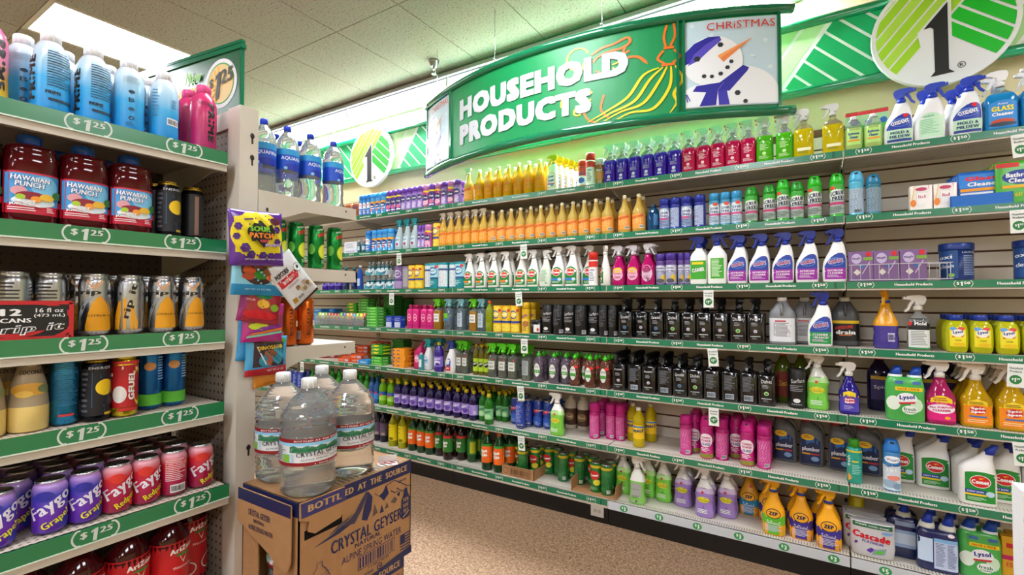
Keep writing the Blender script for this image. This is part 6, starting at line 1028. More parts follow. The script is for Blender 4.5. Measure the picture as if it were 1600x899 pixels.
Wl(3, 'oxi_purple', 1152, 1262, 4, .02, 2); Wl(3, 'oxi_purple', 1304, 1304, 1, .02, 2)
Wl(3, 'mingle', 1345, 1427, 3, .03, 3, dr=.014)
Wl(3, 'bluecan', 1495, 1614, 2, .09)
# fourth shelf
Wl(4, 'pinkflat', 642, 651, 2, .02, 2); Wl(4, 'pinkflat', 664, 674, 2, .02, 2); Wl(4, 'greenhead', 685, 685, 1, .02, 2)
Wl(4, 'tealclear_g', 702, 702, 1, .02, 2); Wl(4, 'tealclear', 722, 722, 1, .02, 2); Wl(4, 'greenhead', 741, 741, 1, .02, 2); Wl(4, 'tealclear', 755, 755, 1, .02, 2)
Wl(4, 'clearyellow', 766, 766, 1, .02); Wl(4, 'wipes_yellow', 778, 806, 3, .02, 2); Wl(4, 'yellow_can', 812, 812, 1, .05); Wl(4, 'yellow_can', 822, 822, 1, .02, 3)
Wl(4, 'blackwipe', 842, 842, 1, .02)
Wl(4, 'blackcyl', 857, 857, 1, .02, 2); Wl(4, 'blackcyl_back', 873, 873, 1, .02, 2); Wl(4, 'blackcyl', 891, 891, 1, .02, 2); Wl(4, 'blackcyl_back', 908, 908, 1, .02, 2); Wl(4, 'blackcyl', 925, 925, 1, .05, 2); Wl(4, 'blackcyl_back', 942, 957, 2, .02, 2)
Wl(4, 'blackspray_b', 980, 980, 1, .02, 2); Wl(4, 'blackspray', 1002, 1002, 1, .06); Wl(4, 'blackspray_b', 1027, 1027, 1, .02, 2); Wl(4, 'blackspray_g', 1053, 1053, 1, .02, 2)
Wl(4, 'blackspray', 1077, 1126, 3, .02, 2); Wl(4, 'blackspray_g', 1155, 1155, 1, .02, 2); Wl(4, 'blackspray', 1181, 1181, 1, .02, 2)
Wl(4, 'greyjug', 1223, 1223, 1, .03); Wl(4, 'greyjug', 1258, 1258, 1, .12); Wl(4, 'oxi_green', 1281, 1281, 1, .01); Wl(4, 'drainjug', 1320, 1320, 1, .12)
Wl(4, 'zep_side', 1384, 1384, 1, .06); Wl(4, 'mold_white', 1434, 1434, 1, .05); Wl(4, 'handsoap', 1494, 1616, 4, .01, 4)
# fifth shelf
Wl(5, 'magenta_jar', 655, 655, 1, .05, 2); Wl(5, 'tiny_teal', 658, 658, 1, .01); Wl(5, 'tealwhite', 667, 667, 1, .03, 2); Wl(5, 'tealwhite', 680, 680, 1, .09, 2); Wl(5, 'fab_violet_lg', 686, 686, 1, .01); Wl(5, 'redwhite', 705, 705, 1, .02, 2)
Wl(5, 'greenhead_c', 718, 727, 2, .05, 2); Wl(5, 'olive', 744, 762, 3, .04, 3); Wl(5, 'greenhead_c', 771, 802, 3, .02, 2); Wl(5, 'greenhead_back', 823, 823, 1, .02, 2)
Wl(5, 'dish_grey', 842, 842, 1, .02, 3); Wl(5, 'dish_grey', 866, 866, 1, .02, 3); Wl(5, 'dish_grey', 885, 885, 1, .04, 3); Wl(5, 'dish_red', 898, 898, 1, .02, 3); Wl(5, 'dish_red', 922, 922, 1, .01, 3); Wl(5, 'dish_red', 911, 911, 1, .08, 2); Wl(5, 'dish_red', 946, 946, 1, .02, 3)
Wl(5, 'blackspray', 969, 969, 1, .02, 3); Wl(5, 'blackspray_back', 993, 993, 1, .02, 3); Wl(5, 'blackspray', 1016, 1016, 1, .02, 3); Wl(5, 'blackspray_back', 1040, 1040, 1, .02, 3)
Wl(5, 'blackspray_b', 1065, 1065, 1, .02, 3); Wl(5, 'blackspray_g', 1088, 1088, 1, .02, 3); Wl(5, 'blackspray_back', 1112, 1112, 1, .02, 3); Wl(5, 'blackspray_back', 1141, 1172, 2, .02, 2); Wl(5, 'blackspray_g', 1198, 1198, 1, .02, 2)
Wl(5, 'dark_jug_tall', 1225, 1225, 1, .16); Wl(5, 'blackcyl', 1246, 1246, 1, .04); Wl(5, 'dark_jug_tall', 1252, 1252, 1, .16); Wl(5, 'odo_green', 1277, 1277, 1, .06); Wl(5, 'spic_violet', 1327, 1327, 1, .03)
Wl(5, 'darkpurple_floor', 1374, 1374, 1, .20); Wl(5, 'lysol_twin', 1417, 1417, 1, .01); Wl(5, 'darkpurple_floor', 1450, 1490, 2, .20); Wl(5, 'pink_ap', 1465, 1465, 1, .02)
Wl(5, 'spic_yellow', 1525, 1581, 2, .03, 3); Wl(5, 'spic_yellow', 1640, 1640, 1, .03, 2)
# sixth shelf
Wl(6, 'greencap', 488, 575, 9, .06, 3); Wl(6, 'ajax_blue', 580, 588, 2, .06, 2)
Wl(6, 'ajax_lime', 598, 611, 2, .05, 4); Wl(6, 'fab_purple', 622, 730, 9, .05, 5); Wl(6, 'fab_back', 740, 740, 1, .04, 5); Wl(6, 'fab_green', 754, 754, 1, .06, 5); Wl(6, 'fab_green', 764, 764, 1, .0, 1); Wl(6, 'fab_green', 780, 790, 2, .12, 4)
Wl(6, 'ajaxcan', 806, 806, 1, .11, 3); Wl(6, 'ajaxcan_back', 814, 814, 1, .03); Wl(6, 'ajaxcan_back', 827, 827, 1, .10, 3); Wl(6, 'ajaxcan', 838, 857, 2, .12, 3)
Wl(6, 'odo_green', 871, 871, 1, .01); Wl(6, 'brownwhite', 892, 912, 2, .22, 1); Wl(6, 'brownwhite', 926, 926, 1, .27)
Wl(6, 'magenta_back', 929, 929, 1, .08); Wl(6, 'magenta_back', 940, 940, 1, .17, 2); Wl(6, 'magenta_back', 955, 970, 2, .12, 2)
Wl(6, 'finale', 998, 998, 1, .05); Wl(6, 'finale', 987, 987, 1, .16); Wl(6, 'finale', 1017, 1017, 1, .20)
Wl(6, 'magenta_back', 1072, 1072, 1, .06); Wl(6, 'magenta_can', 1086, 1086, 1, .13, 2); Wl(6, 'magenta_can', 1105, 1105, 1, .05, 3); Wl(6, 'magenta_back', 1128, 1128, 1, .07, 3); Wl(6, 'magenta_can', 1151, 1151, 1, .14, 2); Wl(6, 'magenta_can', 1168, 1168, 1, .04, 3); Wl(6, 'magenta_back', 1193, 1193, 1, .04, 3)
Wl(6, 'plumber', 1226, 1226, 1, .24); Wl(6, 'plumber', 1268, 1268, 1, .23); Wl(6, 'plumber', 1318, 1318, 1, .22); Wl(6, 'plumber', 1362, 1362, 1, .22)
Wl(6, 'teal_tube', 1334, 1334, 1, .05); Wl(6, 'wizard_can', 1393, 1393, 1, .03)
Wl(6, 'toilet', 1417, 1417, 1, .20, 1); Wl(6, 'toilet', 1459, 1459, 1, .17, 2); Wl(6, 'toilet_side', 1499, 1499, 1, .14, 2); Wl(6, 'toilet', 1526, 1526, 1, .03, 1); Wl(6, 'toilet', 1566, 1566, 1, .12, 2); Wl(6, 'toilet', 1618, 1618, 1, .10, 2)
# bottom shelf
Wl(7, 'darkpurple_b', 590, 600, 2, .10, 2); Wl(7, 'pinesol_y', 614, 629, 2, .06, 2); Wl(7, 'pine_orange', 645, 673, 3, .06, 2); Wl(7, 'pine_brown', 686, 686, 1, .08, 2); Wl(7, 'pine_brown', 700, 700, 1, .04, 2); Wl(7, 'pine_brown', 721, 721, 1, .09, 2)
Wl(7, 'pine_green', 741, 741, 1, .10, 2); Wl(7, 'pine_orange', 761, 761, 1, .02, 1); Wl(7, 'pine_orange', 780, 780, 1, .02, 2); Wl(7, 'pine_orange', 795, 795, 1, .10, 2); Wl(7, 'pine_green', 753, 753, 1, .14)
Wl(7, 'powder', 806, 806, 1, .12, 2); Wl(7, 'powder_side', 817, 817, 1, .05, 1); Wl(7, 'powder', 836, 836, 1, .12, 2); Wl(7, 'powder', 858, 858, 1, .19, 2); Wl(7, 'powder_side', 872, 872, 1, .20, 1); Wl(7, 'powder_side', 880, 880, 1, .12); Wl(7, 'powder', 894, 894, 1, .18, 1)
Wl(7, 'powder_side', 909, 909, 1, .12, 2); Wl(7, 'powder', 923, 923, 1, .16, 1); Wl(7, 'powder', 933, 933, 1, .06, 1); Wl(7, 'powder_side', 948, 948, 1, .05, 2)
Wl(7, 'odo_green', 973, 973, 1, .14, 1); Wl(7, 'odo_back', 996, 996, 1, .03); Wl(7, 'odo_green', 1014, 1014, 1, .17); Wl(7, 'odo_green', 1037, 1037, 1, .15); Wl(7, 'odo_purple', 1068, 1068, 1, .14, 2); Wl(7, 'odo_purple', 1101, 1101, 1, .06, 2); Wl(7, 'odo_purple', 1136, 1136, 1, .12, 2)
Wl(7, 'zep_blue', 1172, 1172, 1, .22); Wl(7, 'zep_purple', 1200, 1200, 1, .18, 1); Wl(7, 'zep_green', 1209, 1209, 1, .04); Wl(7, 'zep_purple', 1252, 1252, 1, .06, 2); Wl(7, 'zep_purple', 1294, 1294, 1, .02, 2); Wl(7, 'zep_side', 1278, 1278, 1, .14)
Wl(7, 'tealbox_y', 1338, 1338, 1, .20); Wl(7, 'cascade', 1362, 1362, 1, .04, 3); Wl(7, 'blue_single', 1424, 1424, 1, .12, 2); Wl(7, 'blue_twin', 1470, 1470, 1, .05, 2); Wl(7, 'lysol_twin', 1527, 1527, 1, .08, 2); Wl(7, 'yellowbox', 1566, 1588, 2, .08, 2)

# ---------------------------------------------------------------- left rack
Ll(1, 'prime_py', [-14]); Ll(1, 'prime_s', [33], .06); Ll(1, 'prime_f', [78], .02); Ll(1, 'prime_f', [145], .02); Ll(1, 'prime_s', [201], .02); Ll(1, 'prime_b', [256], .02); Ll(1, 'prime_pink', [318], .02)
Ll(1, 'prime_s', [100, 168, 226], .11, row=1); Ll(1, 'prime_pink', [297], .09, row=1)
Ll(2, 'punch', [48], .02); Ll(2, 'punch', [126], .02); Ll(2, 'punch', [194], .02); Ll(2, 'punch', [-30], .02); Ll(2, 'punch', [90, 165], .13, row=1)
Ll(2, 'gfuel_side', [232], .08, row=1); Ll(2, 'gfuel_black', [263], .03); Ll(2, 'gfuel_side', [301], .05)
Ll(3, 'ripit_back', [24, 80], .06); Ll(3, 'ripit', [148], .03); Ll(3, 'ripit_side', [202], .03); Ll(3, 'ripit', [253], .03); Ll(3, 'ripit', [299], .03); Ll(3, 'ripit', [120, 182, 230, 276], .10, row=1)
Ll(4, 'coconut', [-8, 42], .03); Ll(4, 'coconut', [14], .11, row=1); Ll(4, 'bluetall', [96], .04); Ll(4, 'gfuel_black', [142], .02); Ll(4, 'gfuel_red', [194], .02); Ll(4, 'aztall', [233], .06); Ll(4, 'aztall', [270], .06)
kz = KD['grape']['rx']
for row in range(4):
    off = .03+row*.072
    fr = {0: [('grape', -6), ('grape', 80), ('grape', 138), ('redpop', 178), ('redpop', 223), ('redpop_back', 270), ('redpop', 312)], 1: [('grape', 36), ('grape', 112), ('grape', 160), ('redpop', 200), ('redpop', 247), ('redpop', 292)]}.get(row)
    if fr is None: fr = [('grape', 20+row*4), ('grape', 70+row*3), ('grape', 120), ('redpop', 165), ('redpop', 205), ('redpop', 245), ('redpop', 282)]
    base = (GX+.035)-off-kz
    for key, px in fr:
        y = at_x(px, 790-12*row, GX+.035-.03-kz)[1]; put(key, base, y+(0 if row == 0 else 0), ZL[5], pi/2+random.uniform(-.12, .12)+(.25 if key == 'redpop' else 0), 'on '+LN[5], row, 0, 1, order=y)
Ll(6, 'arizona', [120, 190, 256, 332], .03, py=880); Ll(6, 'arizona', [296], .12, row=1, py=880); Ll(6, 'arizona', [60], .05, py=880)

# 12-can carton on the third left shelf
def rounded(o): return o
y0 = at_x(-40, 500, GX-.012)[1]; y1 = at_x(113, 500, GX-.012)[1]
r = empty('drink_carton', (GX-.012, (y0+y1)/2, ZL[3]+.0006)); tag(r, 'low black and red open carton of silver drink cans', 'carton')
w = y1-y0; b = MB(); BK = M('#101012', 'paper')
b.box(-.004, 0, -w/2, w/2, 0, .088, BK); b.box(-.24, -.236, -w/2, w/2, 0, .088, BK); b.box(-.24, 0, -w/2, -w/2+.004, 0, .088, BK); b.box(-.24, 0, w/2-.004, w/2, 0, .088, BK); b.box(-.24, 0, -w/2, w/2, 0, .004, BK); b.obj('tray', r)
b = MB(); sf = plane_surf((0, 0, 0), (0, 1, 0), (0, 0, 1), (1, 0, 0)); it = []
for k in range(4):
    R_ = .03+.022*k; it.append(('w', [(max(-w/2+.002, min(w/2-.002, -.02+R_*2*cos(q))), max(.002, min(.086, .04+R_*sin(q)))) for q in [2*pi*i/30 for i in range(31)]], .009, '#c02028'))
it += [('q', [(w/2-.135, .02), (w/2-.01, .02), (w/2-.01, .078), (w/2-.135, .078)], '#121214'), ('r', -w/2, w/2-.148, .012, .072, '#d8dade'), ('t', w/2-.108, .064, .036, .016, '12', '#f0f0f0', 0, 0, 1, .08), ('t', w/2-.042, .068, .05, .010, '16 fl oz', '#e8e8e8', 0, 0, 1, .03), ('t', w/2-.042, .055, .056, .009, '(473 mL)', '#e8e8e8', 0, 0, 1, .03), ('t', w/2-.100, .045, .052, .010, 'CANS', '#f0f0f0', 0, 0, 1, .05), ('t', w/2-.070, .024, .11, .024, 'rip it', '#f0f0f0', 4, .35, 1, .06), ('t', w/2-.070, .024, .104, .019, 'rip it', '#141416', 4, .35, 1, .0), ('t', w/2-.19, .022, .06, .007, '12PK 473ML', '#6a6f78', 0, 0, 1, .0)]
b.decals(sf, it, .0006, .0001); b.obj('print', r)

# end unit goods: water bottles, green cans, orange cans
for i, (px, row) in enumerate([(411, 0), (448, 0), (484, 0), (520, 0)]):
    x, y, z = at_x(px, 310, -1.60); put('aqua', x, y, 1.7385, pi/2-.35+.3*i, 'on the end shelf', 0, 0, 1, order=y)
for px in (400, 428, 466): x, y, z = at_x(px, 300, -1.71); put('aqua', x, y, 1.7385, pi/2, 'on the end shelf', 1, 0, 1, order=y)
for px in (433, 462, 493, 522): x, y, z = at_x(px, 420, -1.58); put('dew', x, y, 1.4945, pi/2-.2, 'on the end shelf', 0, 0, 1, order=y)
for px in (449, 474): x, y, z = at_x(px, 535, -1.585); put('orangecan', x, y, 1.2185, pi/2-.3, 'on the end shelf', 0, 0, 1, order=y)

# ---------------------------------------------------------------- stacks of flat boxes on the fourth and fifth wall shelves
def boxkind(key, desc, W, Dp, Hh, col, face, end, oname='box'):
    b = MB(); b.box(-W/2, W/2, -Dp/2, Dp/2, 0, Hh, M(col, 'paper')); parts = [('carton', b.mesh('carton'), None, 0, 0, 0)]
    b = MB(); sf = plane_surf((-W/2, -Dp/2, 0), (W, 0, 0), (0, 0, Hh), (0, -1, 0)); b.decals(sf, face, .0005)
    s2 = plane_surf((W/2, -Dp/2, 0), (0, Dp, 0), (0, 0, Hh), (1, 0, 0)); b.decals(s2, end, .0005); parts.append(('print', b.mesh('print'), None, 0, 0, 0))
    KD[key] = dict(desc=desc, cat='box', parts=parts, rx=W/2, ry=Dp/2, H=Hh, name='carton', oname='carton')
boxkind('gbox', 'flat bright green carton', .135, .10, .0235, '#3fae2c', [('r', 0, .25, .05, .95, '#2c9a24'), ('r', .3, .85, .3, .7, '#8fd87a'), ('t', .15, .5, .12, .5, 'GREEN', '#e8f6e0')], [('t', .4, .5, .5, .5, 'bags', '#e0f0d8'), ('r', .75, .95, .2, .8, '#1f6a1c')])
boxkind('gybox', 'flat green carton with yellow flash', .135, .10, .028, '#2f9c24', [('q', [(.2, .9), (.75, .9), (.6, .35), (.3, .35)], '#e8dc28'), ('t', .15, .5, .15, .4, 'dry', '#f0f6e8')], [('r', .1, .9, .3, .6, '#e8dc28')])
boxkind('obox', 'flat orange-yellow carton', .135, .12, .030, '#f09a1c', [('e', .1, .45, .06, .3, '#1f3f9c'), ('t', .5, .55, .22, .45, 'Arm', '#1f3f9c', 0, .1, 1, .06)], [('t', .6, .5, .4, .5, 'oxi', '#b03a2a'), ('r', .7, .95, .1, .9, '#8f3420')])
boxkind('orbox', 'flat reddish orange carton', .14, .11, .032, '#e0561c', [('r', 0, 1, 0, .2, '#c8421a'), ('r', .62, .95, .2, .8, '#b0b8d8'), ('t', .3, .5, .4, .4, 'scrub', '#f0d8c8', 0, .1)], [('r', .3, .7, .2, .8, '#d8b8a8')])
boxkind('bbox', 'light blue carton', .12, .10, .035, '#2f8fd8', [('t', .5, .5, .6, .5, 'dryer', '#e8f2fa', 0, .1, 1, .06)], [('r', .2, .8, .2, .8, '#2478b8')])
boxkind('nbox', 'tall navy blue carton', .075, .05, .095, '#1c3aa8', [('r', .05, .9, .04, .48, '#c8d0e4'), ('t', .5, .8, .7, .12, 'SOAP', '#8fb0f0'), ('t', .5, .66, .7, .1, 'bar', '#d0d8f0')], [('t', .5, .7, .8, .16, 'SOAP', '#8fb0f0')])
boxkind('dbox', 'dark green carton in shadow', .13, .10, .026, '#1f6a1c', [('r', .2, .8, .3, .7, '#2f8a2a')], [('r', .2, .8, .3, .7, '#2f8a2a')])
boxkind('paste', 'dark red and white carton', .10, .06, .05, '#8a2a20', [('t', .5, .5, .8, .3, 'salt', '#e8d8d0')], [('r', .1, .9, .2, .8, '#b0483a')])
def stack(t, key, px, n, off, jit=.004, col='', base=0):
    k = KD[key]; py = {4: 520, 5: 590, 3: 450}[t]; y = D+off+k['ry']; x = at_y(px, py, y)[0]
    for i in range(n): put(key, x+random.uniform(-jit, jit), y+random.uniform(-jit, jit)*.5, ZT[t]+base+i*(k['H']+.0006), random.uniform(-.03, .03), 'on '+TN[t]+' wall shelf'+(col or ', front stack'), 0, i, 1, order=px)
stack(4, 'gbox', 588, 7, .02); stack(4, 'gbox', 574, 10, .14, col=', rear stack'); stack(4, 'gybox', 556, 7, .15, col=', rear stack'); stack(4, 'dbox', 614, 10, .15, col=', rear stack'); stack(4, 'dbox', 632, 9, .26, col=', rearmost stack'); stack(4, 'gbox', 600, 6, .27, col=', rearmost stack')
stack(4, 'nbox', 611, 1, .02); stack(4, 'nbox', 625, 1, .03)
stack(4, 'bbox', 502, 4, .15); stack(4, 'bbox', 516, 4, .20, col=', rear stack'); stack(4, 'paste', 536, 2, .2)
stack(5, 'obox', 631, 5, .03); stack(5, 'gybox', 595, 3, .03, base=.0853, col=', upper half'); stack(5, 'gbox', 595, 3, .03, .002)
for p in PLACED[-6:]: p['o'].location.z += (.0145*0)
stack(5, 'dbox', 628, 8, .18, col=', rear stack'); stack(5, 'orbox', 563, 2, .05); stack(5, 'orbox', 545, 1, .03); stack(5, 'bbox', 574, 1, .005); stack(5, 'orbox', 573, 4, .19, col=', rear stack'); stack(5, 'orbox', 548, 3, .20, col=', rear stack'); stack(5, 'orbox', 520, 3, .14, col=', left stack'); stack(5, 'orbox', 594, 5, .27, col=', rearmost stack'); stack(5, 'paste', 505, 3, .1); stack(5, 'paste', 490, 2, .12, col=', left stack')
# white carton and minis in paper trays on the third shelf
def wbox(t, x0, x1, off, h, name, label, cat, col='#e6e8ec'):
    y = D+off; xa = at_y(x0, 400, y)[0]; xb = at_y(x1, 400, y)[0]; r = empty(name, ((xa+xb)/2, y, ZT[t]+.0006)); w = xb-xa
    tag(r, label, cat); b = MB(); b.box(-w/2, w/2, 0, .09, 0, h, M(col, 'paper')); b.obj('carton', r)
    b = MB(); sf = plane_surf((-w/2, 0, 0), (w, 0, 0), (0, 0, h), (0, -1, 0)); b.decals(sf, [('r', .05, .95, .05, .3, '#c4d8ec'), ('l', .1, .9, .4, .9, 5, '#9aa4b4'), ('t', .5, .17, .7, .12, 'starter kit', '#c03a5a')], .0005); b.obj('print', r); return r
wbox(2, 538, 557, .03, .10, 'carton', 'white carton with blue lower band, far left of second wall shelf', 'box')
def tray_of_minis(px0, px1, off, z, lab):
    y = D+off; xa = at_y(px0, 440, y)[0]; xb = at_y(px1, 440, y)[0]; w = xb-xa; r = empty('display_tray', ((xa+xb)/2, y, ZT[3]+z+.0006)); tag(r, lab, 'tray', 'paper trays of teal bottles')
    b = MB(); m = M('#dfe8ea', 'paper'); b.box(-w/2, w/2, 0, .0015, 0, .045, m); b.box(-w/2, w/2, .10, .1015, 0, .045, m); b.box(-w/2, -w/2+.0015, 0, .10, 0, .045, m); b.box(w/2-.0015, w/2, 0, .10, 0, .045, m); b.box(-w/2, w/2, 0, .10, 0, .0015, m); b.obj('tray', r)
    b = MB(); sf = plane_surf((-w/2, 0, 0), (w, 0, 0), (0, 0, .045), (0, -1, 0)); b.decals(sf, [('q', [(0.02, .05), (.9, .05), (.1, .9)], '#3f9fb0'), ('q', [(.35, .2), (.9, .2), (.98, .95)], '#1f7f94'), ('t', .6, .5, .4, .3, 'Purify', '#5a3f8a', 10)], .0004); b.obj('print', r)
    n = max(2, int(w/.042)); 
    for q in range(n):
        for rr in range(2): put('minibottle', (xa+xb)/2-w/2+(q+.5)*w/n, y+.027+rr*.045, ZT[3]+z+.003, 0, 'in paper tray', rr, int(z > 0), 1, order=(xa+xb)/2+q*.01)
tray_of_minis(569, 582, .02, 0, 'white and teal paper tray, lower left of the tray group'); tray_of_minis(584, 600, .02, 0, 'white and teal paper tray, lower middle of the tray group'); tray_of_minis(602, 615, .02, 0, 'white and teal paper tray beside the purple canister')
tray_of_minis(571, 583, .03, .118, 'upper paper tray of teal bottles, left one'); tray_of_minis(586, 604, .03, .118, 'upper paper tray of teal bottles, right one')
# clear bin with coloured packets
y = D+.02; xa = at_y(492, 510, y)[0]; xb = at_y(569, 510, y)[0]; r = empty('clear_bin', ((xa+xb)/2, y, ZT[4]+.0006)); tag(r, 'clear plastic bin of colourful packets on the fourth wall shelf', 'bin'); w = xb-xa
b = MB(); m = M('#eef2f4', 'clear')
for q in ((-w/2, w/2, 0, .003, 0, .085), (-w/2, -w/2+.003, 0, .12, 0, .085), (w/2-.003, w/2, 0, .12, 0, .085), (-w/2, w/2, .117, .12, 0, .085), (-w/2, w/2, 0, .12, 0, .003)): b.box(*q, m)
b.obj('bin', r)
cols = ['#a8cf4a', '#e8e4e0', '#8ab43a', '#b5605a', '#b04a3a', '#9a4a3a', '#b83a2a', '#5ab84a', '#6a3fa0', '#e8c83a', '#f08a5a', '#3a9ad8', '#9ac03a', '#f0e03a', '#e87a4a']
for i, c in enumerate(cols):
    KD['pk%d' % i] = None; xx = -w/2+.01+(w-.02)*(i+.5)/len(cols); b = MB(); hh = .098+.012*random.random(); b.loft([(0, .5*(w-.03)/len(cols), .035, 5, 0, 0), (hh, .5*(w-.03)/len(cols), .032, 5, 0, 0)], M(c, 'film'), 12)
    sf = plane_surf((0, -.0345, 0), (1, 0, 0), (0, 0, 1), (0, -1, 0)); ww = .4*(w-.03)/len(cols); b.decals(sf, [('r', -ww, ww, .03, .05, '#f0e8e0'), ('e', 0, .07, ww*.8, .012, '#e8d84a')], .0014)
    o = b.obj('packet', None, ((xa+xb)/2+xx, y+.055, ZT[4]+.004)); tag(o, f'{["lime green", "white", "green", "dusty pink", "brick", "brown red", "red", "bright green", "purple", "yellow", "salmon", "sky blue", "olive green", "lemon", "coral"][i]} packet standing in the clear bin', 'packet', 'packets in the clear bin')
# wire basket around the purple packets
xa = at_y(1327, 440, D+.03)[0]; xb = at_y(1488, 440, D+.03)[0]; r = empty('wire_basket', ((xa+xb)/2, D+.012, ZT[3]+.002)); tag(r, 'low white wire basket holding purple packs, third wall shelf', 'basket'); w = xb-xa; m = M('#c8c4c8', 'plastic')
b = MB()
for z in (.005, .078): b.tube([(-w/2+.004, 0, z), (w/2-.004, 0, z)], .0022, m, 6); b.tube([(-w/2+.004, .068, z), (w/2-.004, .068, z)], .0022, m, 6); b.tube([(-w/2, 0, z), (-w/2, .068, z)], .0022, m, 6); b.tube([(w/2, 0, z), (w/2, .068, z)], .0022, m, 6)
b.obj('frame', r)
for i in range(11): b = MB(); x = -w/2+.008+(w-.016)*i/10; b.tube([(x, 0, .078), (x, 0, .005), (x, .068, .005), (x, .068, .078)], .0015, m, 6); b.obj('wire', r)
# cardboard trays on the bottom shelf
def cardtray(px0, px1, off, dp, h, lab, front=True, pr=True):
    y = D+off; xa = at_y(px0, 745, y)[0]; xb = at_y(px1, 760, y)[0]; w = xb-xa; r = empty('cardboard_tray', ((xa+xb)/2, y, ZT[7]+.0006)); tag(r, lab, 'tray')
    b = MB(); b.box(-w/2, w/2, 0, dp, 0, .0025, CARD); b.obj('base', r)
    sides = [(-w/2, -w/2+.003, 0, dp, .0025, h), (w/2-.003, w/2, 0, dp, .0025, h), (-w/2, w/2, dp-.003, dp, .0025, h)]+([(-w/2, w/2, 0, .003, .0025, h)] if front else [])
    for q in sides: b = MB(); b.box(*q, CARD); b.obj('side', r)
    if pr and front:
        b = MB(); sf = plane_surf((-w/2, 0, 0), (w, 0, 0), (0, 0, h), (0, -1, 0)); b.decals(sf, [('e', .13, .5, .08, .3, '#4a3420'), ('e', .13, .5, .07, .25, '#a87a50'), ('r', .27, .9, .12, .88, '#4a3420'), ('r', .28, .89, .17, .83, '#a87a50'), ('b', .30, .87, .25, .75, '#3c2a1a')], .0006, .0002); b.obj('print', r)
cardtray(784, 834, .025, .25, .07, 'printed brown cardboard tray around green powder cans'); cardtray(892, 962, .02, .26, .08, 'open brown cardboard tray under the rightmost green powder cans', False)
KD.pop('pk0', None)
y = D+.02; x = at_y(1533, 300, y)[0]; r = empty('display_tray', (x, y, ZT[2]+.0006)); tag(r, 'low blue tray holding the blue glass cleaner pouches, second wall shelf', 'tray')
m = M('#1c6cc4', 'paper')
for q in ((-.10, .10, 0, .0015, .0, .05), (-.10, -.0985, 0, .155, 0, .05), (.0985, .10, 0, .155, 0, .05)): b = MB(); b.box(*q, m); b.obj('side', r)
Wl(6, 'pine_orange', 408, 436, 4, .05); Wl(6, 'ajaxcan_back', 448, 470, 4, .05, 2); Wl(7, 'darkpurple_b', 500, 575, 7, .10, 1); Wl(5, 'orangebag', 440, 482, 4, .08)

